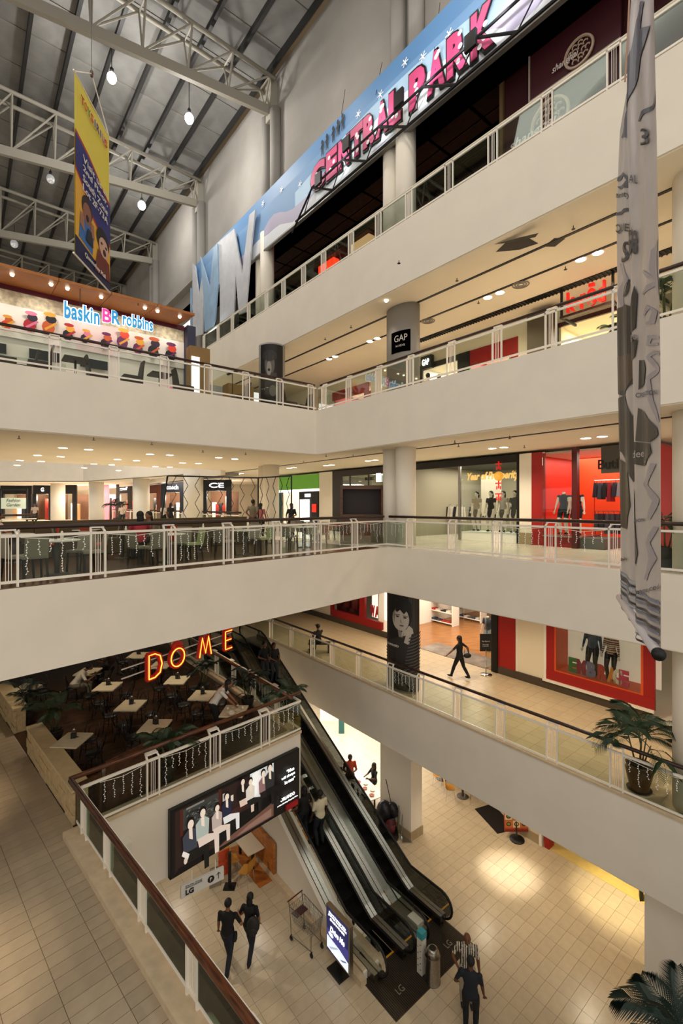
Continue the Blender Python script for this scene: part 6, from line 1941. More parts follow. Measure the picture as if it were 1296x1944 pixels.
for ch_, x, xa, xb in LT:
    ua, ub = RP.ray(xa, SV), RP.ray(xb, SV)
    f = (x - 610) / 310; zc = 26.62 - .2 * f; hh = 1.3 + .25 * f
    c = RP.p((ua + ub) / 2, SV - .1, zc)
    mb = MB(); text(mb, ch_, 1, c + RP.v * .03, RP.u, (0, 0, 1), .06, fit=((ub - ua) * 1.02, hh), bold=.1); lo = build('letter_outline', mb, BLACK, sg)
    mb = MB(); text(mb, ch_, 1, c, RP.u, (0, 0, 1), .06, fit=((ub - ua) * .88, hh * .88), bold=.055); build('letter_face', mb, PNK, lo)
    mb = MB()
    for k in range(3):
        q = c + RP.u * rnd.uniform(-.2, .2) * (ub - ua) + Vector((0, 0, rnd.uniform(-.35, .35) * hh)) - RP.v * .035
        mb.add([q + RP.u * .085 * math.cos(a) + Vector((0, 0, .085 * math.sin(a))) for a in [j * PI / 6 for j in range(12)]], [tuple(range(12))])
    build('dot', mb, DOT, lo)
# cut-out letters at the left end
ct_ = empty('cutout_letters', onv(430, 650, 12.0), 'tall silver and blue cut-out letter shapes standing left of the blue billboard', 'cut-out')
SIL = mat('silver_cutout', 'B9BBC0', .5, noise=.08, scale=2); BLU = mat('blue_cutout', '8CA8C2', .5, noise=.12, scale=1.5)
for nm, m, P in (('letter_shape', SIL, [(365, 500), (370, 505), (377, 562), (384, 520), (387, 545), (384, 634), (366, 640)]),
                 ('letter_shape', BLU, [(380, 487), (398, 548), (402, 500), (406, 470), (412, 462), (413, 540), (408, 605), (404, 620), (388, 630), (386, 560)]),
                 ('letter_shape', SIL, [(412, 462), (444, 434), (458, 518), (456, 430), (470, 408), (458, 520), (484, 398), (477, 460), (466, 590), (453, 596), (447, 525), (443, 603), (417, 614), (417, 540), (413, 537)])):
    if nm and P[0] == (412, 462): P = [(412, 462), (444, 434), (459, 520), (473, 408), (484, 398), (477, 460), (466, 592), (453, 597), (447, 522), (443, 603), (417, 614), (417, 540), (412, 537)]
    v0 = 11.95 if m is SIL else 11.85
    f_ = [onv(x, y, v0) for x, y in P]; b_ = [q + RP.v * .08 for q in f_]; n_ = len(P)
    build(nm, MB().add(f_ + b_, [tuple(range(n_)), tuple(range(2 * n_ - 1, n_ - 1, -1))] + [(i, i + n_, (i + 1) % n_ + n_, (i + 1) % n_) for i in range(n_)]), m, ct_)
build('side_board', MB().fbox(RP, us0, us0 + .1, 12.05, 12.15, Z3, 27), BLU, ct_)
lamp('SPOT', 'cutout_uplight', onv(400, 650, 11.3), 120, (.8, .9, 1), .1, onv(420, 480, 12.0), 1.6, .8)
# lighting gantry
gt_ = empty('lighting_gantry', RP.p(-10, 11.85, 25.4), 'black lighting gantry with flood lamps running in front of the blue billboard', 'gantry')
g0, g1 = RP.ray(594, 11.9), 1.0
build('upper_chord', MB().tube([RP.p(g0, 11.85, 26.05), RP.p(g1, 11.85, 26.05)], .045, 6), BLACK, gt_)
build('lower_chord', MB().tube([RP.p(g0 - 1.6, 12.05, 25.4), RP.p(g1, 12.05, 25.4)], .05, 6), BLACK, gt_)
k = 0; a = g0
while a < g1 - 2:
    build('diagonal', MB().tube([RP.p(a, 11.85, 26.05), RP.p(a + 1.2, 12.05, 25.4)], .045, 6), BLACK, gt_)
    build('rod', MB().tube([RP.p(a, 11.85, 26.05), RP.p(a - .9, 12.05, 25.4)], .022, 5), BLACK, gt_)
    a += 2.1
build('end_brace', MB().tube([RP.p(g0, 11.85, 26.05), RP.p(g0 - 1.9, 12.05, 25.0)], .045, 6), BLACK, gt_)
for i, (x, y) in enumerate(((604, 340), (657, 273), (757, 186), (893, 78))):
    p = onv(x, y, 11.75)
    b = build('flood_lamp', MB().fbox(RP, RP.inv(p)[0] - .2, RP.inv(p)[0] + .2, 11.7, 11.8, p.z - .25, p.z + .25), BLACK, gt_)
    build('bracket', MB().tube([RP.p(RP.inv(p)[0], 11.8, p.z - .25), RP.p(RP.inv(p)[0], 11.85, 26.05)], .03, 5), BLACK, b)
for x in (640, 720, 800, 870, 940, 1010):
    a = RP.ray(x, 11.6)
    lamp('SPOT', 'sign_flood', RP.p(a, 11.2, 25.9), 70, (.95, .97, 1), .08, RP.p(a - .4, SV, 26.7), 2.0, .9)
for x in (560, 480): lamp('SPOT', 'sign_flood', RP.p(RP.ray(x, 11.2), 11.0, 25.9), 14, (.95, .97, 1), .08, RP.p(RP.ray(x, 11.6) - .4, SV, 26.9), 1.6, .8)
for x, y0_, y1_ in ((655, 170, 250), (725, 118, 180), (835, 5, 105)):
    tag(build('stay_wire', MB().tube([onv(x, y0_, 12.5), onv(x - 12, y1_, 12.15)], .012, 4), STEELD), 'thin stay wire holding the top of the blue billboard, ' + {655: 'leftmost', 725: 'middle one', 835: 'rightmost'}[x], 'wire', 'stay wires of the billboard')

# ---------------------------------------------------------------- yellow hanging banner
bl, br_ = dep(141, 490, 11.2), dep(207, 546, 13.2)
zt_, zb_ = 22.6, (bl.z + br_.z) / 2
O = Vector((bl.x, bl.y, zb_)); U = Vector((br_.x - bl.x, br_.y - bl.y, 0)); V = Vector((0, 0, zt_ - zb_))
hb_ = empty('hanging_banner', O + U / 2, 'yellow and blue toy shop banner with two laughing children hanging at the upper left', 'banner')
Nn = U.cross(V).normalized()
mb = MB(); n = 14; m_ = 20
def fold(a, b): return math.sin(a * 9 + b * 7) * .012 * math.sin(PI * a)
vs = [O + U * (i / n) + V * (j / m_) + Nn * fold(i / n, j / m_) for j in range(m_ + 1) for i in range(n + 1)]
mb.add(vs, [(j * (n + 1) + i, j * (n + 1) + i + 1, (j + 1) * (n + 1) + i + 1, (j + 1) * (n + 1) + i) for j in range(m_) for i in range(n)])
cloth = build('cloth', mb, mat('banner_yellow', 'D9C84A', .7), hb_, True)
def rb(poly, c): return (c, poly)
kid = [rb([(0, .0), (1, 0), (1, .07), (0, .11)], '181A44'), rb([(0, .11), (1, .07), (1, .33), (.5, .38), (0, .5)], 'D8A437'), rb([(0, .47), (.2, .42), (.45, .32), (.7, .28), (1, .28), (1, .56), (.8, .58), (.6, .62), (.35, .66), (0, .69)], 'A02A22'),
       rb([(0, .49), (.2, .44), (.45, .34), (.7, .3), (1, .3), (1, .54), (.8, .56), (.6, .6), (.35, .64), (0, .67)], '23266E'),
       rb([(.08, .12), (.45, .1), (.5, .25), (.12, .25)], '3A6AA8'), rb(ellipse(.3, .33, .15, .07), '2A1A14'), rb(ellipse(.3, .3, .12, .06), '8A5A48'), rb(ellipse(.3, .275, .04, .02), '1E0E0E'), rb([(.1, .2), (.22, .18), (.2, .27), (.12, .27)], '9A6A50'), rb([(.38, .2), (.5, .2), (.48, .28), (.4, .28)], '9A6A50'),
       rb([(.5, .03), (.98, .05), (.95, .16), (.6, .18)], '6A2A1E'), rb(ellipse(.75, .26, .2, .07), '14100E'), rb(ellipse(.77, .22, .15, .06), 'C8A08C'), rb(ellipse(.79, .195, .05, .02), '3A1212'), rb(ellipse(.7, .235, .03, .008), '14100E'), rb(ellipse(.84, .235, .03, .008), '14100E'),
       rb([(.25, .14), (.45, .14), (.4, .22), (.3, .22)], '20242E')]
art('kids_print', cloth, O + Nn * .02, U, V, kid, N=Nn, step=.002)
_o = MB()
def btxt(s, a, b, w_, h_, m, nm='lettering', sh_=0):
    mb = MB(); text(mb, s, .3, O + U * a + V * b + Nn * .05, U, V, .01, fit=(w_, h_), bold=.0, shear=sh_); build(nm, mb, m, cloth)
WP = mat('print_white', 'D8D2C8')
for s, b in (('Visit us at', .585), ('2nd Floor,', .53), ('South Zone', .475), ('Lot 2F-73A', .42)):
    btxt(s, .53, b, 1.45, .17, WP)
btxt('Queensbay Mall', .52, .05, 1.2, .14, WP)
for i, (s, cc) in enumerate(zip("TOYS'R'US", ('A83428', 'C86428', '3A8A4A', 'C83A5A', '3A4A9A', '5A3A8A', '3A4A9A', 'A86AA0', 'C83A3A'))):
    btxt(s, .16 + .085 * i, .9 - .0 * i, .15 if s != "'" else .04, .2, C('toy' + cc, cc))
build('top_rod', MB().tube([O + V - U * .02, O + V + U * 1.02], .02, 6), WHITE, hb_); build('bottom_rod', MB().tube([O - U * .02, O + U * 1.02], .025, 6), WHITE, hb_)
tp = dep(174, 140, 12.0)
build('cord', MB().tube([O + V + U, tp], .014, 5), WHITE, hb_); build('cord', MB().tube([O + V, tp], .014, 5), WHITE, hb_); build('cord', MB().tube([tp, Vector((tp.x, tp.y, RZ - .3))], .01, 5), STEELD, hb_)
build('hook', MB().lathe([(.03, -.08), (.05, 0), (.03, .08)], tp, 8), mat('hook_brown', '5A4030', .5), hb_)

# ---------------------------------------------------------------- grey banner at the right
YF, YN = 4.31, 2.6
zb_, zt_ = 11.28, 17.6
LE = [(-300, 1222), (0, 1215), (160, 1195), (260, 1177), (400, 1171), (700, 1174), (900, 1178), (1135, 1180)]
RE = [(-3000, 1238), (0, 1240), (300, 1246), (700, 1252), (1300, 1253)]
def ip(T, y):
    if y <= T[0][0]: return T[0][1]
    for (a, b), (c, d) in zip(T[:-1], T[1:]):
        if y <= c: return b + (d - b) * (y - a) / (c - a)
    return T[-1][1]
def gp(a, b, off=0):
    z = zb_ + (zt_ - zb_) * b
    yf = H_ - (z - 12.1) * F_ / YF; yn = H_ - (z - 12.1) * F_ / YN
    Xf = (ip(LE, yf) - 648) / F_ * YF; Xn = (ip(RE, yn) - 648) / F_ * YN
    p = Vector((Xf + (Xn - Xf) * a, YF + (YN - YF) * a, z))
    N = Vector((-.9, -.45, 0))
    wv = (.045 * math.sin(a * 11 + b * 2) + .03 * math.sin(a * 23 + 3 * b)) * min(1, 6 * a * (1 - a) + .1)
    return p + N * (wv + off)
def gb(px, py):
    a = .5
    for _ in range(12):
        Y = YF + (YN - YF) * a; z = 12.1 - (py - H_) * Y / F_
        yf = H_ - (z - 12.1) * F_ / YF; yn = H_ - (z - 12.1) * F_ / YN
        Xf = (ip(LE, yf) - 648) / F_ * YF; Xn = (ip(RE, yn) - 648) / F_ * YN
        r = (px - 648) / F_
        a = max(0, min(1, (Xf - r * YF) / (r * (YN - YF) - (Xn - Xf) + 1e-9)))
    Y = YF + (YN - YF) * a
    return a, (12.1 - (py - H_) * Y / F_ - zb_) / (zt_ - zb_)
gbn = empty('hanging_banner', gp(.5, 0), 'large creased grey fashion banner hanging edge-on at the right, nearest the camera', 'banner')
mb = MB(); n, m_ = 36, 70
mb.add([gp(i / n, j / m_) for j in range(m_ + 1) for i in range(n + 1)], [(j * (n + 1) + i, j * (n + 1) + i + 1, (j + 1) * (n + 1) + i + 1, (j + 1) * (n + 1) + i) for j in range(m_) for i in range(n)])
gcl = build('cloth', mb, mat('banner_grey', 'BDB5B2', .35, noise=.06, scale=5, bump=.35), gbn, True)
def refine(P, k=4):
    out = []
    for i in range(len(P)):
        a, b = P[i], P[(i + 1) % len(P)]
        for j in range(k): out.append((a[0] + (b[0] - a[0]) * j / k, a[1] + (b[1] - a[1]) * j / k))
    return out
def gslices(poly, off, mb, n=26):
    for _, P, _2 in clip_curve([('x', poly)], n):
        ys = [p[1] for p in P]
        y0, y1 = min(ys), max(ys); k = max(1, int((y1 - y0) / .03))
        for i in range(k):
            Q = P
            for lim, sg in ((y0 + (y1 - y0) * i / k, 1), (y0 + (y1 - y0) * (i + 1) / k, -1)):
                R = []
                for j in range(len(Q)):
                    p, q = Q[j - 1], Q[j]
                    i1, i2 = (p[1] - lim) * sg >= -1e-9, (q[1] - lim) * sg >= -1e-9
                    if i1 != i2:
                        t_ = (lim - p[1]) / (q[1] - p[1]); R.append((p[0] + (q[0] - p[0]) * t_, lim))
                    if i2: R.append(q)
                Q = R
                if not Q: break
            if len(Q) >= 3: mb.add([gp(a, b, off) for a, b in Q], [tuple(range(len(Q)))])
def gshape(P, cc, off=.008, nm='print'):
    mb = MB(); gslices([gb(x, y) for x, y in P], off, mb); return build(nm, mb, mat('gprint_' + cc, cc, .4), gcl)
def ribbon(pts, w_):
    L_, R_ = [], []
    for i, p in enumerate(pts):
        a = pts[max(0, i - 1)]; b = pts[min(len(pts) - 1, i + 1)]
        dx, dy = b[0] - a[0], b[1] - a[1]; l = math.hypot(dx, dy) or 1
        f = w_ * (.4 + .6 * math.sin(PI * (i + .5) / len(pts)))
        L_.append((p[0] - dy / l * f, p[1] + dx / l * f)); R_.append((p[0] + dy / l * f, p[1] - dx / l * f))
    return [(L_[i], L_[i + 1], R_[i + 1], R_[i]) for i in range(len(pts) - 1)]
def gribbon(pts, w_, cc, off=.006):
    mb = MB()
    for q in ribbon(pts, w_): gslices([gb(x, y) for x, y in q], off, mb)
    build('print', mb, mat('gprint_' + cc, cc, .4), gcl)
SW = 'A09AA2'
gribbon([(1247, 455), (1238, 475), (1237, 510), (1243, 540), (1248, 560)], 5, SW)
gribbon([(1222, 515), (1232, 525), (1244, 530), (1232, 545), (1222, 560)], 4, SW)
gribbon([(1224, 600), (1232, 583), (1240, 590), (1236, 612), (1228, 615)], 4, SW)
gribbon([(1248, 640), (1234, 640), (1232, 655), (1245, 652)], 4, SW)
gribbon([(1250, 672), (1240, 668), (1232, 678), (1246, 700), (1232, 720), (1236, 760), (1246, 800)], 4, SW)
gribbon([(1244, 1000), (1232, 1030), (1240, 1060), (1228, 1100)], 5, SW)
gribbon([(1240, 880), (1228, 920), (1244, 950), (1234, 985)], 5, SW)
gribbon([(1180, 500), (1186, 530), (1178, 560), (1184, 590)], 4, SW)
gshape([(1172, 590), (1186, 578), (1198, 582), (1202, 640), (1198, 720), (1184, 752), (1173, 748)], '1C1A1E', .010)
gshape([(1174, 680), (1198, 668), (1199, 700), (1190, 740), (1175, 744)], '4A3A28', .012)
gshape([(1174, 760), (1186, 750), (1196, 790), (1202, 760), (1208, 780), (1206, 840), (1210, 900), (1198, 915), (1184, 860), (1176, 850)], '26221F', .010)
gshape([(1180, 870), (1192, 885), (1196, 960), (1190, 1005), (1184, 1000)], '3E3020', .010)
gshape([(1212, 545), (1215, 560), (1214, 625), (1208, 635), (1206, 600), (1209, 570)], '16120F', .010)
gshape([(1208, 640), (1216, 648), (1214, 680), (1208, 688)], '1C1A18', .010)
gshape([(1218, 685), (1224, 684), (1228, 700), (1224, 730), (1218, 742)], '141210', .010)
gshape([(1218, 775), (1230, 790), (1244, 812), (1246, 825), (1236, 840), (1216, 838)], '35302C', .010)
gshape([(1214, 840), (1236, 842), (1238, 860), (1226, 885), (1215, 882)], '1E1A18', .010)
gshape([(1212, 925), (1215, 990), (1219, 1050), (1216, 1072), (1208, 1065), (1208, 1020), (1210, 960)], '4A4034', .010)
gshape([(1216, 60), (1228, 45), (1222, 90), (1206, 180), (1196, 230)], '2E3040', .010)
gshape([(1192, 180), (1206, 100), (1210, 40), (1216, 5), (1222, 5), (1214, 90), (1204, 180), (1190, 260), (1180, 262)], '34364A', .009)
gribbon([(1246, 165), (1238, 195), (1222, 215), (1214, 232)], 3, '22243A', .01)
gribbon([(1174, 345), (1182, 330), (1190, 340), (1186, 352), (1176, 358)], 4, '22243A', .01)
gribbon([(1172, 410), (1182, 402), (1192, 392)], 3, '22243A', .01)
for k, y in enumerate((0, 10, 18, 30, 38, 52, 60, 74, 84, 96)):
    gshape([(1180, 1078 + y * .62), (1196, 1100 + y * .75), (1196, 1100 + y * .75 + (5 if k % 2 else 3)), (1180, 1078 + y * .62 + (5 if k % 2 else 3))], '22243A' if k % 3 else '8FA0B4', .01)
    gshape([(1196, 1100 + y * .75), (1216, 1120 + y * .9), (1216, 1124 + y * .9), (1196, 1104 + y * .75)], '22243A' if k % 2 else 'A8B0BC', .01)
    gshape([(1216, 1120 + y * .9), (1250, 1143 + y), (1250, 1149 + y), (1216, 1124 + y * .9)], '22243A' if k % 2 else '6A7A94', .01)
def gtext(s, x, y, wpx, hpx, cc='16161C', sh_=0, bold=.012):
    vs, fs = text_mb(s, 1, 0.0, shear=sh_, bold=bold)
    x0 = min(v.x for v in vs); x1 = max(v.x for v in vs); y0 = min(v.y for v in vs); y1 = max(v.y for v in vs)
    mb = MB()
    P = [gb(x + ((v.x - x0) / (x1 - x0) - .5) * wpx, y - ((v.y - y0) / (y1 - y0) - .5) * hpx - ((v.x - x0) / (x1 - x0) - .5) * wpx * .3) for v in vs]
    mb.add([gp(a, b, .014) for a, b in P], fs); build('lettering', mb, mat('gprint_' + cc, cc, .4), gcl)
gtext('variety', 1180, 372, 20, 14); gtext('QUEE', 1183, 434, 22, 18); gtext('S', 1186, 478, 13, 40, sh_=.3); gtext('uite', 1206, 455, 16, 60, '3A3030'); gtext('J', 1188, 547, 8, 34, sh_=.2); gtext('ope', 1207, 480, 14, 40, '2A2424')
gtext('3', 1224, 262, 11, 32, '1A1420'); gtext('AL', 1209, 344, 8, 16); gtext('CREATION', 1230, 748, 28, 9, '2A3A54'); gtext('ATION', 1219, 988, 14, 6, '2A3A54'); gtext('dee', 1219, 862, 13, 14, 'B0A8A4')
gtext('mme code', 1236, 1117, 36, 10, '3A3A44'); gtext('able', 1187, 1061, 10, 6); gtext('go', 1212, 645, 8, 14, '8A8484')
ro0, ro1 = dep(1176, 1134, YF), dep(1249, 1241, YN)
build('roll_tube', MB().tube([ro0, ro1], .032, 16), mat('roll_white', 'C9C3C4', .4), gbn, True)
build('tube_end', MB().tube([ro1 + (ro1 - ro0).normalized() * .001, ro1 + (ro1 - ro0).normalized() * .02], .036, 16), BLACK, gbn, True)
build('hanging_cord', MB().tube([gp(.05, 1), gp(.05, 1) + Vector((0, 0, 8))], .008, 5).tube([gp(.95, 1), gp(.95, 1) + Vector((0, 0, 8))], .008, 5), STEELD, gbn)

# ---------------------------------------------------------------- screen under the cafe
def wv_(px, u=-10.48):
    r = (px - 648) / F_
    return (r * u * WK.u.y - u * WK.u.x) / (WK.v.x - r * WK.v.y)
v0, v1 = wv_(323), wv_(568)
zs0, zs1 = 3.3, 4.92
sc_ = empty('advertising_screen', WK.p(-10.48, (v0 + v1) / 2, zs0), 'wide backlit black advertising panel showing people on sofas, below the cafe railing', 'advertising panel')
build('casing', MB().fbox(WK, -10.595, -10.48, v0, v1, zs0, zs1), BLACK, sc_)
E_ = ellipse
BK = '120D0C'
sh = [(BK, [(.01, .02), (.99, .02), (.99, .98), (.01, .98)]), ('2A1A16', [(.03, .05), (.76, .05), (.76, .95), (.03, .95)]), ('6A4A3E', [(.3, .05), (.76, .05), (.76, .3), (.5, .2)]), ('8A6A5E', [(.45, .07), (.74, .07), (.74, .2), (.55, .14)]),
      ('3A3A38', [(.08, .62), (.32, .62), (.32, .93), (.08, .93)]), ('7A7A74', [(.1, .9), (.22, .9), (.22, .93), (.1, .93)]), ('4A2018', [(.06, .55), (.08, .55), (.08, .95), (.06, .95)]), ('4A2018', [(.32, .45), (.34, .45), (.34, .97), (.32, .97)]),
      ('DDE4E2', [(.56, .48), (.76, .4), (.76, .97), (.56, .97)]), ('F4F6F2', [(.58, .55), (.66, .5), (.66, .95), (.58, .95)]), ('B8BFC0', [(.67, .5), (.675, .5), (.675, .95), (.67, .95)]),
      ('C8C0B4', [(.35, .75), (.38, .75), (.38, .87), (.35, .87)]), ('D8D0C4', [(.41, .68), (.43, .68), (.43, .78), (.41, .78)]),
      ('0A0808', [(.05, .1), (.3, .1), (.32, .4), (.6, .42), (.75, .55), (.76, .3), (.6, .22), (.35, .12), (.3, .03), (.03, .03)]),
      ('3A1E18', [(.33, .38), (.6, .5), (.58, .6), (.3, .5)])]
rnd = random.Random(12)
for k in range(60):
    x, y = rnd.uniform(.1, .31), rnd.uniform(.64, .88); sh.append(('6A6A62' if k % 2 else '1E1E1C', E_(x, y, .006, .018, 6, rot=rnd.random() * 3)))
def fig(x, y, s, suit, skin='E8D8C8', hair=BK, legs='14120F', face=None):
    sh.append((hair, E_(x, y + .235 * s, .022 * s, .07 * s))); sh.append((skin, E_(x + .002, y + .21 * s, .016 * s, .055 * s)))
    sh.append((suit, [(x - .035 * s, y - .12 * s), (x + .035 * s, y - .12 * s), (x + .04 * s, y + .1 * s), (x + .012 * s, y + .16 * s), (x - .012 * s, y + .16 * s), (x - .04 * s, y + .1 * s)]))
    sh.append((skin, [(x - .006 * s, y + .05 * s), (x + .012 * s, y + .02 * s), (x + .01 * s, y + .16 * s), (x - .008 * s, y + .16 * s)]))
    sh.append((legs, [(x - .03 * s, y - .1 * s), (x + .03 * s, y - .1 * s), (x + .1 * s, y - .16 * s), (x + .1 * s, y - .42 * s), (x + .075 * s, y - .42 * s), (x + .07 * s, y - .22 * s), (x - .02 * s, y - .22 * s)]))
fig(.12, .42, 1.25, '3A3E48'); fig(.2, .52, 1.15, 'A8B4AC', legs='D8C8BC'); fig(.3, .52, .95, 'B8A8A0', legs='D8C8BC'); fig(.37, .62, .95, '20243A', legs='E0E0E0')
fig(.49, .74, .9, '0E0C0C', legs='D8C0B0'); fig(.55, .68, .9, 'D8D0C4', legs='1C1A18'); fig(.655, .7, .95, '8A6A6A', legs='181414'); fig(.71, .72, 1.05, '2A2A2C', legs='100E0E')
sh.append(('E8E0D8', [(.06, .3), (.1, .2), (.11, .27), (.07, .36)])); sh.append(('D8C8BC', E_(.085, .2, .012, .05)))
SO = WK.p(-10.48, v0, zs0)
def wkN(): return WK.u
build_sc = art('lit_print', sc_, SO, WK.v * (v1 - v0), Vector((0, 0, zs1 - zs0)), sh, N=WK.u, emit=.5, prefix='scr', step=.0008)
LW = mat('scr_text', 'FFFFFF', .5, emit=1.2)
SU = WK.v; SL = v1 - v0; SHh = zs1 - zs0
for s, a, b, w_, h_ in (('“Men', .9, .72, .28, .1), ('will always', .88, .63, .5, .1), ('be men”', .895, .54, .38, .1), ('ORLANDO', .875, .27, .52, .1), ('A New Exciting Shopping Place', .875, .19, .75, .045)):
    mb = MB(); text(mb, s, .3, SO + SU * SL * a + Vector((0, 0, SHh * b)) + WK.u * .07, SU, (0, 0, 1), .005, fit=(w_, h_), bold=.012); build('lettering', mb, LW, sc_)
build('red_label', MB().fbox(WK, -10.48, -10.42, v1 - .52, v1 - .1, zs0 + .03, zs0 + .16), mat('label_red', '8A1418', .5, emit=.3), sc_)
# hanging direction sign
a = dep(343, 1653, 11.0); b = dep(424, 1614, 11.6); a.z = b.z = 2.93
U = (b - a); Lh = U.length; U.normalize(); Nn = U.cross(Vector((0, 0, 1)))
hs = empty('direction_sign', (a + b) / 2 - Vector((0, 0, .15)), 'white hanging direction sign reading South Zone LG with a parking symbol', 'sign')
build('board', MB().beam(a, b, .06, .3), mat('sign_board_white', 'D8D6D0', .5), hs)
mb = MB()
text(mb, 'SOUTH ZONE', .1, a + U * .3 + Vector((0, 0, .09)) + Nn * .035, U, (0, 0, 1), .004, fit=(.4, .055)); text(mb, 'LG', .2, a + U * .2 + Vector((0, 0, -.05)) + Nn * .035, U, (0, 0, 1), .004, fit=(.2, .13), bold=.01)
mb.beam(a + U * .1 + Vector((0, 0, .05)) + Nn * .035, a + U * .5 + Vector((0, 0, .05)) + Nn * .035, .004, .006)
q = b - U * .33 + Nn * .035
mb.add([q + U * .085 * math.cos(t) + Vector((0, 0, .085 * math.sin(t))) for t in [j * PI / 10 for j in range(20)]], [tuple(range(20))])
q = b - U * .14 + Nn * .035
mb.beam(q - Vector((0, 0, .07)), q + Vector((0, 0, .08)), .004, .016, U); mb.beam(q + Vector((0, 0, .08)), q + Vector((0, 0, .03)) - U * .05, .004, .014, U); mb.beam(q + Vector((0, 0, .08)), q + Vector((0, 0, .03)) + U * .05, .004, .014, U)
build('lettering', mb, BLACK, hs)
mb = MB(); text(mb, 'P', .1, b - U * .33 + Nn * .04, U, (0, 0, 1), .004, fit=(.055, .09), bold=.01); build('symbol', mb, WP, hs)
for f in (.25, .8): q = a + U * Lh * f; build('hanger', MB().tube([q + Vector((0, 0, .15)), Vector((q.x, q.y, BG))], .012, 5), WHITE, hs)
# ---------------------------------------------------------------- things on the lower floor
# light box beside the escalator
lbx = empty('light_box', RP.p(-9.36, 7.55, 0), 'standing light box with a blue poster beside the left escalator', 'light box')
build('frame', MB().fbox(RP, -9.84, -8.88, 7.5, 7.62, .3, 1.5), STEEL, lbx)
sh = [('20224E', [(0, 0), (1, 0), (1, 1), (0, 1)]), ('3A3A78', [(0, .3), (1, .25), (1, .5), (0, .5)]), ('DDE6EE', [(0, .05), (1, 0), (1, .22), (.6, .3), (0, .34)]), ('A8B4C4', [(.1, .1), (.5, .28), (.54, .26), (.2, .08)]), ('5A6A88', [(.5, .05), (.9, .2), (.92, .18), (.6, .03)]), ('F4F8FA', ellipse(.2, .42, .12, .05))]
art('lit_poster', lbx, RP.p(-9.8, 7.5, .34), RP.u * .88, Vector((0, 0, 1.12)), sh, N=-RP.v, emit=.9, prefix='lbx')
for s, z, w_, h_ in (('Grand Summer Sale', 1.38, .7, .05), ('JAPAN FASHION', 1.3, .75, .07), ('SHOWCASE', 1.21, .6, .06), ('Drive Me', .97, .6, .16), ('ONLY HERE', .42, .5, .05)):
    mb = MB(); text(mb, s, .2, RP.p(-9.36, 7.485, z), RP.u, (0, 0, 1), .004, fit=(w_, h_), bold=.01, shear=.25 if 'Drive' in s else 0); build('lettering', mb, LW, lbx)
build('pole', MB().fbox(RP, -9.42, -9.3, 7.53, 7.6, .03, .3), STEELD, lbx); build('foot', MB().fbox(RP, -9.62, -9.1, 7.35, 7.78, 0, .04), STEELD, lbx)
# steel bin
q = at(821, 1862, 0)
bn = empty('litter_bin', q, 'tall brushed steel litter bin on the ribbed mat at the foot of the escalators', 'bin')
build('body', MB().lathe([(.2, 0), (.2, .02), (.19, .04), (.19, .66), (.2, .68)], q, 28), STEEL, bn, True)
build('lid', MB().lathe([(.2, .68), (.13, .82), (.1, .84)], q, 28), STEEL, bn, True); build('opening', MB().lathe([(.09, .841), (.085, .845)], q, 20), BLACK, bn)
# collection box
q = at(800, 1846, 0)
cbx = empty('collection_box', q, 'narrow white box with a turquoise cap standing beside the steel bin', 'box')
ru_, rv_ = RP.u, RP.v
def ob(h, z0, z1, g=0): 
    P = [q + ru_ * sx * h + rv_ * sy * h for sx, sy in ((-1, -1), (1, -1), (1, 1), (-1, 1))]
    return MB().hexa([Vector((p.x, p.y, z0)) for p in P] + [Vector((p.x, p.y, z1)) for p in P])
build('body', ob(.085, .01, .92), mat('box_white', 'D9D4C8', .5), cbx); build('cap', ob(.09, .92, 1.08), mat('turquoise', '3A9AA4', .4), cbx)
mb = MB()
for k in range(9):
    c = q + Vector((0, 0, .15 + k * .08)) - rv_ * .088 + ru_ * (.04 * (-1) ** k); mb.beam(c - ru_ * .015, c + ru_ * .015, .002, .03, rv_)
build('black_marks', mb, BLACK, cbx)
# shopping trolley
q = at(583, 1792, 0)
tr = empty('shopping_trolley', q, 'empty wire shopping trolley parked against the white escalator wall', 'trolley')
tf = Frame(RP.a + .12)
a0_, c0_ = tf.inv(q)
def tp_(x, y, z): return tf.p(a0_ + x, c0_ + y, z)
WIRE = mat('trolley_wire', '8E8B85', .3, .9)
top = [(-.45, -.28), (.4, -.22), (.4, .22), (-.45, .28)]; bot = [(-.3, -.22), (.36, -.17), (.36, .17), (-.3, .22)]
build('rim', MB().tube([tp_(x, y, .95 if x < 0 else .9) for x, y in top], .012, 6, closed=True), WIRE, tr)
mb = MB()
for i in range(4):
    (x0, y0), (x1, y1) = top[i], top[(i + 1) % 4]; (X0, Y0), (X1, Y1) = bot[i], bot[(i + 1) % 4]
    n = 14 if i % 2 == 0 else 9
    for k in range(n + 1):
        f = k / n; zz = (.95 if x0 < 0 else .9) * (1 - f) + (.95 if x1 < 0 else .9) * f
        mb.tube([tp_(x0 + (x1 - x0) * f, y0 + (y1 - y0) * f, zz), tp_(X0 + (X1 - X0) * f, Y0 + (Y1 - Y0) * f, .52)], .006, 4, cap=False)
    for k in range(1, 5):
        f = k / 5; mb.tube([tp_(x0 + (X0 - x0) * f, y0 + (Y0 - y0) * f, .93 - .41 * f), tp_(x1 + (X1 - x1) * f, y1 + (Y1 - y1) * f, .93 - .41 * f)], .006, 4, cap=False)
for k in range(10): f = k / 9; mb.tube([tp_(-.3 + .66 * f, -.2, .52), tp_(-.3 + .66 * f, .2, .52)], .004, 4, cap=False)
bk = build('wire_basket', mb, WIRE, tr); bk['kind'] = 'stuff'
build('handle', MB().tube([tp_(-.52, -.27, 1.02), tp_(-.52, .27, 1.02)], .018, 8), mat('handle_red', '5A1A18', .5), tr)
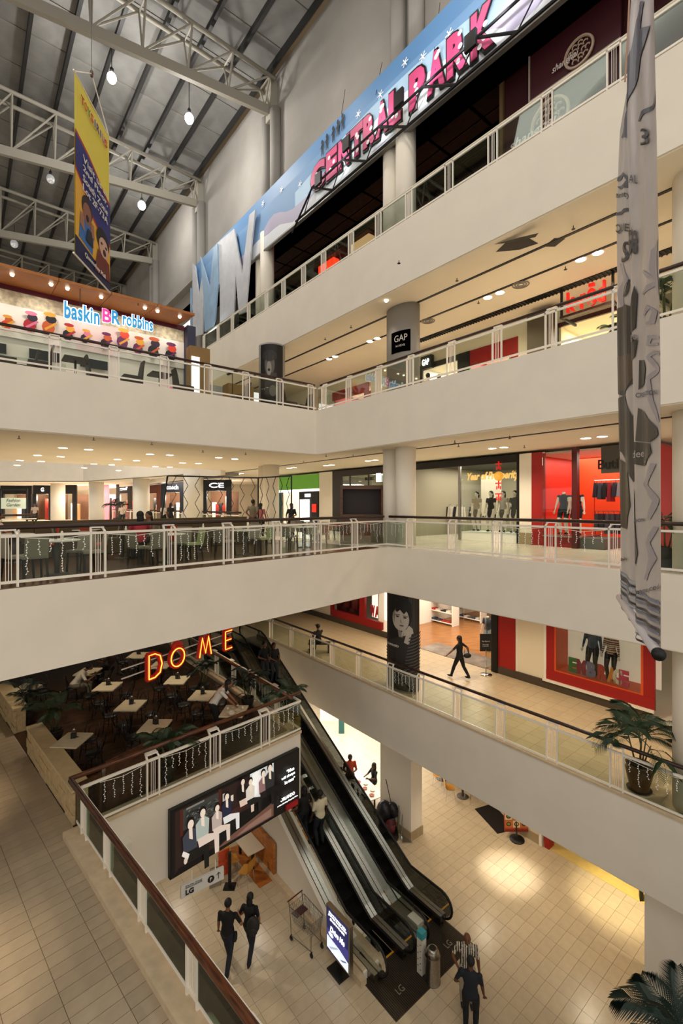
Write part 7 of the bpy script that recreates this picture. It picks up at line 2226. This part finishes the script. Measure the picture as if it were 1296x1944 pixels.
build('child_seat', MB().hexa([tp_(-.44, -.2, .7), tp_(-.2, -.2, .7), tp_(-.2, .2, .7), tp_(-.44, .2, .7), tp_(-.44, -.2, .72), tp_(-.2, -.2, .72), tp_(-.2, .2, .72), tp_(-.44, .2, .72)]), mat('seat_maroon', '4A2A26', .5), tr)
for y in (-.24, .24):
    build('frame_tube', MB().tube([tp_(-.5, y, 1.0), tp_(-.42, y, .5), tp_(-.4, y, .14), tp_(.38, y * .8, .16)], .012, 6), WIRE, tr)
    build('frame_tube', MB().tube([tp_(.34, y * .7, .52), tp_(.36, y * .8, .16)], .012, 6), WIRE, tr)
    for x in (-.4, .38):
        build('wheel', MB().tube([tp_(x, y * (1 if x < 0 else .8) - .012, .062), tp_(x, y * (1 if x < 0 else .8) + .012, .062)], .06, 14), RUBBER, tr)
        build('castor_fork', MB().beam(tp_(x, y * (1 if x < 0 else .8), .06), tp_(x, y * (1 if x < 0 else .8), .16), .05, .02, RP.u), STEELD, tr)

# shell chairs
OR = mat('amber_ply', 'C98F3A', .4, noise=.05); 
def make_shell(nm, m):
    t = proto(nm)
    mb = MB(); prof = [(-.24, .9, .2), (-.235, .8, .22), (-.22, .68, .2), (-.2, .56, .19), (-.15, .475, .2), (-.05, .45, .21), (.1, .45, .21), (.2, .44, .18)]
    vs = []
    for y, z, w_ in prof:
        for k in range(7):
            f = (k / 6 - .5) * 2
            vs.append((w_ * f, y + .02 * f * f * (1 if z > .5 else 0), z + (.025 * f * f if z < .5 else 0)))
    n = len(prof)
    fs = [(i * 7 + k, i * 7 + k + 1, (i + 1) * 7 + k + 1, (i + 1) * 7 + k) for i in range(n - 1) for k in range(6)]
    off = len(vs); vs2 = vs + [(x, y - .012, z - .008) for x, y, z in vs]
    fs += [tuple(reversed([q + off for q in f])) for f in fs]
    mb.add(vs2, fs)
    build('shell', mb, m, t, True)
    for x in (-.16, .16):
        for y, yy in ((.14, .2), (-.14, -.2)):
            build('leg', MB().tube([(x, y, .44), (x * 1.25, yy, 0)], .011, 6), CHROME, t)
    return t
shc = make_shell('shell_chair', OR)
wt = empty('wall_table', at(470, 1640, 0), 'pale laminate table against the orange wooden partition under the screen', 'table')
ta_ = RP.inv(at(471, 1625, .75)); 
def rb_(nm, a0, a1, c0, c1, z0, z1, m, par): return build(nm, MB().fbox(RP, a0, a1, c0, c1, z0, z1), m, par)
A0, C0 = ta_
LAM = mat('pale_laminate', 'DCCFB8', .35)
rb_('tabletop', A0 - 1.35, A0, C0, C0 + .6, .72, .75, LAM, wt)
rb_('leg', A0 - .3, A0 - .22, C0 + .26, C0 + .34, .01, .72, STEELD, wt); rb_('leg', A0 - 1.2, A0 - 1.12, C0 + .26, C0 + .34, .01, .72, STEELD, wt)
t = tag(rb_('wood_partition', A0 - 2.2, A0 + .55, C0 + .62, C0 + .7, 0, 1.15, wood('orange_wood', 'A05A22', 'C07A38', .4, 2), None), 'orange wooden partition between the tables and the white escalator wall', 'partition')
t = tag(rb_('wood_floor_panel', A0 - 1.6, A0 + .55, C0 + .1, C0 + .6, 0, .012, wood('orange_wood', 'A05A22', 'C07A38'), None), 'orange-brown wooden floor strip beside the partition', 'floor panel')
place(shc, RP.p(A0 + .15, C0 - .15, 0), RP.a - PI / 2 + PI + .5, 'amber shell chair nearest the camera at the wall table under the screen', 'chair', 'amber shell chairs')
place(shc, RP.p(A0 - .55, C0 - .3, 0), RP.a - .1, 'amber shell chair in the middle of the wall table under the screen', 'chair', 'amber shell chairs')
place(shc, RP.p(A0 - 1.15, C0 - .3, 0), RP.a - .1, 'amber shell chair partly hidden behind the hanging direction sign', 'chair', 'amber shell chairs')
# poster stand
q = at(436, 1684, 0)
ps_ = empty('poster_stand', q, 'black upright stand with a red and orange leaflet panel beside the chairs', 'poster stand')
build('base', MB().box(q.x - .18, q.x + .18, q.y - .15, q.y + .15, 0, .03), BLACK, ps_)
build('post', MB().box(q.x - .04, q.x + .04, q.y - .05, q.y + .05, .03, 1.1), BLACK, ps_)
build('panel', MB().hexa([(q.x - .35, q.y - .05, .35), (q.x - .06, q.y + .15, .35), (q.x - .04, q.y + .12, .35), (q.x - .33, q.y - .08, .35), (q.x - .35, q.y - .05, 1.15), (q.x - .06, q.y + .15, 1.15), (q.x - .04, q.y + .12, 1.15), (q.x - .33, q.y - .08, 1.15)]), mat('leaflet_red', 'B0401E', .5, noise=.4, scale=9), ps_)
t = tag(build('floor_sign', MB().hexa([(q.x - .62, q.y - .1, .02), (q.x - .3, q.y + .05, .02), (q.x - .3, q.y + .09, .02), (q.x - .62, q.y - .06, .02), (q.x - .62, q.y - .05, .6), (q.x - .3, q.y + .1, .6), (q.x - .3, q.y + .14, .6), (q.x - .62, q.y - .01, .6)]), STEEL), 'grey metal sign board leaning left of the black poster stand', 'sign')

# dining table behind the escalators
m0 = at(669, 1482, .75); m1 = at(706, 1519, .75)
t = empty('long_table', (m0 + m1) / 2 - Vector((0, 0, .75)), 'long white table behind the right escalator where the group sits', 'table')
d = (m1 - m0); Lt = d.length; d.normalize(); nn = Vector((-d.y, d.x, 0))
P = [m0 - nn * .1 - d * .6, m1 - nn * .1, m1 + nn * .6, m0 + nn * .6 - d * .6]
build('tabletop', MB().hexa([Vector((p.x, p.y, .72)) for p in P] + [Vector((p.x, p.y, .75)) for p in P]), mat('white_laminate', 'E8E0D2'), t)
for p in (m0 + nn * .25, m1 + nn * .25 - d * .2): build('leg', MB().beam(Vector((p.x, p.y, 0.005)), Vector((p.x, p.y, .72)), .06, .06, (0, 1, 0)), STEELD, t)
ang = math.atan2(nn.y, nn.x)
c = m1 + nn * .85 - d * .15; c.z = 0
place(shc, c, ang + PI / 2, 'orange shell chair at the near right side of the long white table', 'chair', 'amber shell chairs')
c = m1 + nn * .2 + d * .35; c.z = 0
place(shc, c, math.atan2(d.y, d.x) + PI / 2, 'orange shell chair at the near end of the long white table', 'chair', 'amber shell chairs')
c = m0 + nn * 1.0 + d * .1; c.z = 0
person(c, facing(-nn), 1.6, 'girl in black and white sitting at the right side of the long table', cols('1E1A1C', '1A1A1E', '0C0B0B', '5A3622'), 'sit', sex='f', hair='long', hands=[(-.12, .36, .82), (.12, .36, .82)])
c = m0 - nn * .5 - d * .2; c.z = 0
person(c, facing(nn), 1.7, 'man in a white shirt sitting at the left side of the long table', cols('D9CFC4', '1A1A1E', '0C0B0B', '6B4430'), 'sit', hands=[(-.12, .4, .82), (.12, .4, .82)])
for k in range(5):
    p = m0.lerp(m1, .15 + .17 * k) + nn * (.15 + .2 * (k % 2))
    tag(build('dish', MB().lathe([(.05, 0), (.1, .03), (.09, .03), (.04, .01)], p, 12), DISH if k % 2 else mat('dish_red', 'B0502A', .5), None, True), 'small dish on the long white table, ' + ('first', 'second', 'third', 'fourth', 'fifth')[k] + ' from the far end', 'dish', 'dishes on the long table')
# cleaning trolley with bags and mop by the pier
q = at(736, 1585, 0)
ctl = empty('cleaning_cart', q, 'dark cleaning cart with black sacks and a mop between escalator and square pier', 'cart')
build('frame', MB().box(q.x - .3, q.x + .35, q.y - .35, q.y + .5, .12, .2), STEELD, ctl)
build('bin_bag', MB().ell(q + Vector((-.1, .3, .65)), (.32, .3, .42), 12, 8), mat('black_bag', '15141A', .35, bump=.6, scale=4), ctl, True)
build('bin_bag', MB().ell(q + Vector((.2, .25, .75)), (.25, .22, .28), 12, 8), mat('black_bag', '15141A'), ctl, True)
build('bucket', MB().lathe([(.14, .2), (.19, .55), (.18, .55), (.13, .22)], q + Vector((.1, -.15, 0)), 16), mat('bucket_red', '5A1418', .5), ctl, True)
build('mop_handle', MB().tube([q + Vector((.35, .1, .1)), q + Vector((-.05, .25, 1.9))], .014, 6), STEELD, ctl)
build('push_handle', MB().tube([q + Vector((.35, -.2, .2)), q + Vector((.42, -.2, .95)), q + Vector((.42, .15, 1.0)), q + Vector((.38, .15, .2))], .018, 6), STEEL, ctl)
for s in ((-.25, -.3), (.3, -.3), (-.25, .45), (.3, .45)): build('wheel', MB().tube([q + Vector((s[0] - .015, s[1], .06)), q + Vector((s[0] + .015, s[1], .06))], .058, 12), RUBBER, ctl)
t = tag(build('hand_trolley', MB().tube([q + Vector((.5, -.1, .05)), q + Vector((.55, .05, 1.0)), q + Vector((.85, .0, 1.0)), q + Vector((.82, -.15, .05))], .016, 6).box(q.x + .48, q.x + .84, q.y - .45, q.y - .12, .01, .04), CHROME), 'folded chrome hand trolley leaning against the square pier', 'trolley')

# right part of the lower floor
V0 = 15.95
YEL = mat('yellow_floor', 'D9BE74', .25, noise=.05)
structure('floor_shop_low', MB().fbox(RP, RP.ray(1030, V0) - .1, 4, V0 + .05, 24, .001, .008), YEL)
structure('wall_low_right', MB().fbox(RP, RP.ray(985, V0), RP.ray(1024, V0), V0, V0 + .2, 0, BG - .04), CREAM)
structure('baseboard_low', MB().fbox(RP, RP.ray(985, V0), RP.ray(1024, V0), V0 - .04, V0, 0, .32), mat('skirting_stone', 'A08D6E'))
structure('trim_low', MB().fbox(RP, RP.ray(1024, V0), RP.ray(1029, V0), V0 - .06, V0 + .2, 0, BG - .04), WHITE)
tag(build('red_post', MB().fbox(RP, RP.ray(1033, V0), RP.ray(1042, V0), V0, V0 + .35, 0, BG - .04), REDP), 'narrow dark red post at the entrance of the yellow-floored shop', 'post')
ctr = empty('shop_counter', RP.p(RP.ray(1070, V0 + 1), V0 + 1.0, 0), 'curved cream shop counter behind the yellow floor under the gallery', 'counter')
mb = MB(); cc_ = RP.p(RP.ray(1100, V0 + 4.0), V0 + 4.5)
for k in range(12):
    a, b = 2.6 + k * .16, 2.6 + (k + 1) * .16
    q0, q1 = [Vector((cc_.x + 2.9 * math.cos(t + 1.0), cc_.y + 2.9 * math.sin(t + 1.0), 0)) for t in (a, b)]
    build('front_panel', MB().beam(q0 + Vector((0, 0, .45)), q1 + Vector((0, 0, .45)), .1, .88), mat('counter_cream', 'D8B878', .5, rnd=.05), ctr)
    build('counter_top', MB().beam(q0 + Vector((0, 0, .92)), q1 + Vector((0, 0, .92)), .5, .05), mat('counter_top_tan', 'A88044', .4), ctr)
structure('wall_low_back', MB().fbox(RP, -45, 6, 24, 24.2, 0, BG).fbox(RP, -45.2, -45, 8, 24, 0, BG), CREAM)
# black entrance mat
P = [at(901, 1536, 0), at(944, 1583, 0), at(980, 1574, 0), at(934, 1526, 0)]
t = tag(build('entrance_mat', MB().prism([(p.x, p.y) for p in P], 0.0, .014), mat('mat_black', '17100D', .95)), 'large black entrance mat on the lower floor beside the menu board', 'mat')
# menu board
q = at(981, 1594, 0)
mn = empty('menu_board', q, 'tilted menu board with rows of food pictures on a round black foot', 'menu board')
build('foot', MB().lathe([(.26, 0), (.26, .03), (.1, .05)], q, 20), BLACK, mn, True)
build('pole', MB().tube([q, q + Vector((0, .1, .6))], .03, 8), STEELD, mn)
O = q + Vector((-.42, .05, .25)); U = Vector((.85, .0, 0)); V = Vector((0, .18, 1.45))
build('board', MB().add([O, O + U, O + U + V, O + V, O + Vector((0, .05, 0)), O + U + Vector((0, .05, 0)), O + U + V + Vector((0, .05, 0)), O + V + Vector((0, .05, 0))], [(0, 1, 2, 3), (7, 6, 5, 4), (0, 4, 5, 1), (3, 2, 6, 7), (0, 3, 7, 4), (1, 5, 6, 2)]), mat('board_orange', 'A8401C', .5), mn)
sh = [('B0441E', [(0, 0), (1, 0), (1, 1), (0, 1)]), ('7A1E12', [(0, 0), (1, 0), (1, .06), (0, .06)])]
for r_ in range(5):
    for k in range(3):
        x, y = .02 + k * .33, .1 + r_ * .18
        sh.append(('D8C09A' if (r_ + k) % 2 else 'C06A2C', [(x, y), (x + .31, y), (x + .31, y + .165), (x, y + .165)]))
        sh.append(('2A1E18', ellipse(x + .155, y + .08, .11, .05, 10))); sh.append(('D8B878' if k % 2 else '6A8A3A', ellipse(x + .155, y + .085, .07, .03, 8)))
art('food_print', mn, O, U, V, sh, N=Vector((0, -1, .1)).normalized())
t = tag(build('sign_easel', MB().tube([at(958, 1530, 0) + Vector((0, 0, 1.2)), at(962, 1578, 0)], .014, 5).tube([at(955, 1530, 0) + Vector((0, 0, 1.2)), at(958, 1572, 0)], .014, 5), CHROME), 'slim metal easel standing on the black entrance mat', 'easel')
# round tables and chairs beyond
wood_rt = make_round_table
for (x, y), lb in (((878, 1512), 'round white pedestal table with orange chairs seen below the gallery edge'), ((838, 1478), 'second round white table further back below the gallery edge')):
    q = at(x, y, 0); place(rt, q, 0, lb, 'table')
for (x, y), rz, lb in (((853, 1516), -PI / 2, 'orange chair left of the round table below the gallery edge'), ((894, 1520), PI / 2 + .4, 'orange chair right of the round table below the gallery edge'),
                       ((832, 1490), 2.6, 'orange chair at the pier side of the second round table'), ((850, 1482), .3, 'dark-jacketed orange chair between the two round tables')):
    place(shc, at(x, y, 0), rz, lb, 'chair', 'amber shell chairs')
# white counters at the bright back of the lower floor
t = tag(build('white_kiosk', MB().box(-1.2, 1.2, 26, 27, 0, 2.4), mat('kiosk_white', 'E8E4DC', .4)), 'white kiosk block at the bright far end of the lower floor', 'kiosk')
t = tag(build('teal_post', MB().box(-.15, .15, 24.6, 24.9, 0, 2.6), mat('teal', '2A5A58')), 'teal green post on the bright back floor', 'post')
t = tag(build('black_bench', MB().prism([P2(at(1212, 1700, 0)), P2(at(1221, 1702, 0)), P2(at(1221, 1712, 0)), P2(at(1214, 1712, 0))], 0, .5), BLACK), 'corner of a black bench showing at the edge of the broad pier', 'bench')

# ---------------------------------------------------------------- poster and sign columns
def oval(name, z0, z1, lb, m, sx, sy):
    c = RP.p(-12.0, 12.75, z0 + .005)
    t = empty(name, c, lb, 'column')
    build('shaft', MB().lathe([(1, 0), (1, z1 - z0 - .01)], c, 40, sx, sy, RP.a), m, t, True)
    return t, c
pc_, c = oval('poster_column', ZG, B1 - .03, 'oval column wrapped with a monochrome portrait of a woman on the ground floor gallery', mat('pale_grey_column', 'B5AFA6', .5), .72, .42)
def ow(a0, a1, z0, z1):
    def f(a, b, off):
        an = a0 + (a1 - a0) * a
        x = (.72 + off) * math.cos(an); y = (.42 + off) * math.sin(an)
        return Vector((c.x + x * math.cos(RP.a) - y * math.sin(RP.a), c.y + x * math.sin(RP.a) + y * math.cos(RP.a), z0 + (z1 - z0) * b))
    return f
G1, G2, G3, G4, G5 = '14110F', '2A2623', 'B4A99C', '857B70', '4A4540'
sh = [(G1, [(0, 0), (1, 0), (1, 1), (0, 1)]), ('38332D', [(.55, .5), (.98, .5), (.98, .98), (.6, .98)]), (G2, [(.05, .0), (.98, .0), (.98, .35), (.85, .55), (.6, .6), (.2, .5), (.02, .4)]),
      (G1, ellipse(.4, .84, .27, .13, 20)), (G1, ellipse(.42, .78, .25, .16, 20)), (G3, ellipse(.43, .735, .175, .12, 20)), (G4, [(.26, .78), (.33, .84), (.3, .68)]), (G1, [(.2, .74), (.25, .8), (.3, .83), (.36, .8), (.42, .83), (.5, .79), (.56, .83), (.6, .76), (.64, .8), (.66, .9), (.5, .97), (.3, .96), (.18, .9)]),
      (G1, ellipse(.37, .76, .035, .008)), (G1, ellipse(.52, .755, .035, .008)), (G2, [(.32, .778), (.42, .782), (.42, .775), (.32, .77)]), (G2, [(.48, .778), (.58, .77), (.58, .764), (.48, .77)]), (G4, [(.435, .75), (.45, .705), (.475, .7), (.45, .697), (.425, .702)]), ('5A4A44', ellipse(.455, .67, .045, .008)), (G4, [(.38, .62), (.5, .6), (.48, .55), (.4, .55)]),
      (G3, [(.45, .56), (.7, .6), (.68, .65), (.6, .68), (.55, .64), (.47, .62)]), (G3, [(.55, .6), (.66, .6), (.6, .48), (.5, .5)])]
for k in range(16):
    y = .05 + k * .033
    sh.append((G5, [(.45 + .01 * k, y), (.95, y + .06), (.95, y + .075), (.45 + .01 * k, y + .014)]))
    if k < 11: sh.append(('3A3530', [(.06, y + .02), (.3, y), (.3, y + .012), (.06, y + .032)]))
sh.append(('DAD2C8', [(.0, .385)] * 0 + [(.08, .445), (.0801, .445), (.08, .446)]))
art_curved('portrait_print', pc_, sh, ow(-2.5, .5, ZG + .06, B1 - .05), 16)
mb = MB()
vs, fs = text_mb('REDEFINED', 1, 0, bold=.02); x0 = min(v.x for v in vs); x1 = max(v.x for v in vs)
W_ = ow(-2.5, .5, ZG + .06, B1 - .05)
mb.add([W_(.04 + .36 * (v.x - x0) / (x1 - x0), .44 + .03 * v.y, .03) for v in vs], fs); build('lettering', mb, WP, pc_)
gc, c = oval('sign_column', Z2, B3 - .03, 'oval light grey column with a black square GAP sign on the second floor', GREYC, .74, .44)
mb = MB(); W_ = ow(-2.45, .85, Z2 + .0, B3)
mb.add([W_(.2 + .36 * i / 24, b, .03) for b in (.47, .7) for i in range(25)], [(i, i + 1, i + 26, i + 25) for i in range(24)]); build('sign_plate', mb, VOID, gc)
for s, b0_, b1_, a0_, a1_ in (('GAP', .585, .655, .27, .5), ('KIDS', .53, .55, .3, .46)):
    vs, fs = text_mb(s, 1, 0, bold=.0); x0 = min(v.x for v in vs); x1 = max(v.x for v in vs); y0 = min(v.y for v in vs); y1 = max(v.y for v in vs)
    mb = MB(); mb.add([W_(a0_ + (a1_ - a0_) * (v.x - x0) / (x1 - x0), b0_ + (b1_ - b0_) * (v.y - y0) / (y1 - y0), .045) for v in vs], fs); build('lettering', mb, WP, gc)

# ---------------------------------------------------------------- ceiling fittings
DL = MB().lathe([(.15, 0), (.14, -.012), (.1, -.015)], (0, 0, 0), 16).mesh('lens', LAMP)
RG = MB().lathe([(.19, .0), (.19, -.008), (.15, -.01)], (0, 0, 0), 16).mesh('ring', WHITE)
cols_px = [(75, 107), (142, 88), (156, 111), (231, 93), (239, 60), (336, 66), (356, 121), (424, 124), (446, 104), (518, 108), (569, 84), (644, 87), (590, 131), (645, 133), (693, 117), (753, 119), (830, 97), (891, 102), (65, 126), (320, 136), (450, 146)]
ordn = ['first', 'second', 'third', 'fourth', 'fifth', 'sixth', 'seventh', 'eighth', 'ninth', 'tenth', 'eleventh', 'twelfth', 'thirteenth', 'fourteenth', 'fifteenth', 'sixteenth', 'seventeenth', 'eighteenth', 'nineteenth', 'twentieth', 'twenty-first']
srt = sorted(cols_px)
for x, y in cols_px:
    p = at(x / 2, 820 + y / 2, B2 - .032)
    r = empty('downlight', p, 'round recessed downlight in the ceiling above the food court, ' + ordn[srt.index((x, y))] + ' from the left', 'ceiling light', 'downlights above the food court')
    inst('ring', RG, (0, 0, 0), r); inst('lens', DL, (0, 0, -.005), r)
    if p.y < 26: lamp('SPOT', 'downlight_beam', p - Vector((0, 0, .06)), 55, (1, .86, .64), .06, p - Vector((0, 0, 3)), 2.4, .8)
def twin(px, py, z, lb, power=70, grp='twin ceiling lights', spot=2.4):
    p = at(px, py, z - .032)
    r = empty('twin_downlight', p, lb, 'ceiling light', grp, RP.a)
    for s in (-.24, .24): 
        inst('ring', RG, (s, 0, 0), r); inst('lens', DL, (s, 0, -.005), r)
    if power: lamp('SPOT', 'downlight_beam', p - Vector((0, 0, .06)), power, (1, .86, .66), .06, p - Vector((0, 0, 3)), spot, .7)
for x, y, w_ in ((1118, 486, 'nearest the grey banner'), (937, 560, 'in the middle'), (709, 645, 'left of the oval column'), (630, 679, 'at the left end')):
    twin(x, y, B3, 'pair of round lights in the second floor ceiling, ' + w_, 120)
for x, y, w_ in ((1127, 830, 'above the red shop'), (945, 850, 'above the boutique with gold lettering'), (705, 874, 'just left of the twin column'), (624, 883, 'above the plain white pier'), (455, 899, 'above the wire partition'), (553, 868 + 20, 'near the lime green shop')):
    twin(x, y, B2, 'pair of round lights in the first floor ceiling, ' + w_, 120)
t = tag(build('column_uplight', MB().lathe([(.05, 0), (.08, .05)], at(733, 573, B3 - .09), 12), LAMP, None, True), 'small round spotlight in front of the oval column with the black sign', 'spotlight')
q = at(733, 573, B3 - .1); lamp('SPOT', 'column_spot', q, 50, (1, .9, .75), .04, RP.p(-12.5, 12.35, Z2 + 1.4), .9, .9)
for x, y, z, w_ in ((988, 540, B3, 'near the open ceiling hatch'), (812, 609, B3, 'above the second floor shops')):
    p = at(x, y, z - .033); r = empty('round_air_vent', p, 'round concentric air vent in the second floor ceiling, ' + w_, 'air vent')
    for rr in (.26, .18, .1): build('vent_ring', MB().tube([p + Vector((rr * math.cos(k * PI / 10), rr * math.sin(k * PI / 10), -.01)) for k in range(20)], .022, 5, closed=True), mat('vent_grey', '8A847A', .5), r)
# open hatch
for P, lb in (([(941, 478), (958, 462), (1000, 450), (1021, 462), (985, 474)], 'black opening of a removed ceiling panel left of the pair of lights'), ([(1032, 468), (1052, 452), (1072, 453), (1053, 468)], 'smaller black ceiling opening beside the open hatch')):
    q = [at(x, y, B3 - .034) for x, y in P]
    tag(build('ceiling_opening', MB().prism([(p.x, p.y) for p in q], B3 - .04, B3 - .032), BLACK), lb, 'ceiling opening')
q = [at(x, y, B3 - .034) for x, y in ((938, 464), (985, 444), (1022, 424), (1016, 436), (975, 456))]
tag(build('hanging_hatch', MB().add([q[0], q[1] - Vector((0, 0, .1)), q[2] - Vector((0, 0, .25)), q[3] - Vector((0, 0, .2)), q[4] - Vector((0, 0, .05))], [(0, 1, 2, 3, 4)]), BLACK), 'dark ceiling panel hanging down beside the opening', 'ceiling panel')
# sprinklers
SPR = MB().lathe([(.012, -.02), (.012, -.1), (.05, -.105), (.05, -.115)], (0, 0, 0), 8).mesh('sprinkler_head', STEELD)
k = 0
for z, pts in ((B3, [(757, 493), (867, 527), (1088, 427), (1073, 505), (666, 617), (617, 640), (908, 570)]), (B2, [(863, 825 + 10), (967, 823 + 3), (870, 842), (995, 844), (670, 862), (36, 826), (178, 829), (288, 838), (385, 853), (466, 858), (619, 865 - 3), (576, 874)])):
    for x, y in pts:
        o = inst('sprinkler_head', SPR, at(x, y, z - .03), None); k += 1
        tag(o, 'small dark sprinkler head under the ' + ('second' if z == B3 else 'first') + ' floor ceiling, ' + ordn[sorted(pts).index((x, y))] + ' from the left', 'sprinkler', 'ceiling sprinklers')
# pendants under the roof
for x, y, yt, on, lb in ((212, 148, 85, 1, 'bright pendant lamp right of the yellow banner top'), (359, 225, 140, 1, 'bright pendant lamp in the middle of the roof, right of the other lit one'), (269, 390, 345, 1, 'bright pendant lamp lower down beside the wall column'),
                         (96, 340, 302, 0, 'unlit pendant lamp left of the yellow banner'), (27, 463, 428, 0, 'unlit pendant lamp at the left edge near the ice cream shop')):
    Y = (RZ - .35 - 12.1) * F_ / (H_ - yt); p = dep(x, y, Y)
    r = empty('pendant_lamp', p, lb, 'pendant lamp')
    build('cord', MB().tube([p + Vector((0, 0, .45)), Vector((p.x, p.y, RZ - .3))], .02, 5), BLACK, r)
    build('holder', MB().lathe([(.08, .3), (.1, .45), (.04, .55)], p, 12), STEELD, r, True)
    s_ = .22 + (Y - 23) * .004
    build('glass_bulb', MB().ell(p, (s_, s_, s_ * 1.15), 14, 10), LAMPW if on else mat('clear_bulb', 'D8D8D8', .1, .6, emit=.3), r, True)
    if on: lamp('POINT', 'pendant_glow', p - Vector((0, 0, .5)), 700, (1, .96, .9), .2)

# ---------------------------------------------------------------- lights of the levels, some added without fittings
def spots(fr_pts, z, power, col=(1, .84, .6), spot=2.2, blend=.7, size=.05):
    for x, y in fr_pts:
        lamp('SPOT', 'downlight_beam', (x, y, z), power, col, size, (x, y, 0), spot, blend)  # further spots added to brighten the levels, no fitting modelled
low = [P2(RP.p(a, c)) for a in (-2.5, -6, -9.5, -14, -18) for c in (14.3,)]
spots(low, BG - .08, 170, spot=2.1)
spots([P2(RP.p(a, 14.4)) for a in (-2.5, -5.5, -8.5, -11.5, -15, -19)], B1 - .08, 190, spot=2.3)
spots([P2(RP.p(a, 15.2)) for a in (-4, -7.5, -11, -15)], B2 - .08, 150, spot=2.5)
spots([P2(RP.p(a, 15.0)) for a in (-2.5, -6, -10, -14)], B3 - .08, 150, spot=2.5)
spots([(-12, 19), (-16, 26), (-7, 26), (-20, 34), (-9, 36)], B2 - .08, 160, spot=2.6)
# bright back of the lower floor
lamp('AREA', 'food_hall_light', (-.5, 24, BG - .1), 700, (1, .97, .93), 7, (-.5, 24, 0), size_y=7)
# light under the cafe slab and over the walkway
spots([(-4.5, 13), (-3.0, 16.5), (-6, 17)], BG - .1, 110, (1, .9, .76), 2.4)
spots([P2(WK.p(-8.5, .3)), P2(WK.p(-13.5, .8))], B1 - .1, 260, (1, .8, .55), 1.1)
spots([(-6.5, 15.5), (-8.5, 18.5), (-4.2, 16.8), (-9.5, 14.5)], B1 - .1, 120, (1, .82, .6), 1.7)
lamp('SPOT', 'floor_spot', RP.p(*[RP.inv(at(965, 1655, 0))[i] for i in (0, 1)], BG - .1), 620, (1, .93, .8), .15, at(965, 1655, 0), .75, 1.0)
lamp('SPOT', 'floor_spot', RP.p(-5.6, 15.4, BG - .1), 500, (1, .85, .5), .04, RP.p(-5.6, 15.6, 0), 1.0, .8)

# added fill for the far halls of the first floor and the escalator well
for x, y in ((-14, 40), (-24, 44), (-30, 36), (-19, 30)):
    lamp('AREA', 'far_hall_fill', (x, y, B2 - .1), 220, (1, .93, .82), 3, (x, y, 0))  # area lights added to brighten the distant shops and floor
lamp('SPOT', 'escalator_fill_spot', RP.p(-13, 9.5, B1 + 6), 900, (1, .93, .82), .3, RP.p(-11.5, 9.4, 1), .55, .9)  # spot added in mid-air to lift the dark escalator steps
lamp('AREA', 'void_fill', (-34, 36, 15.6), 900, (1, .96, .9), 4, (-52, 48, 15), size_y=1.0)  # area light added to brighten the poorly lit bulkhead
lamp('AREA', 'void_fill', (-16, 30, 22), 500, (1, .96, .9), 5, (-16, 34, 14))  # second added area light, above the void, without a fitting
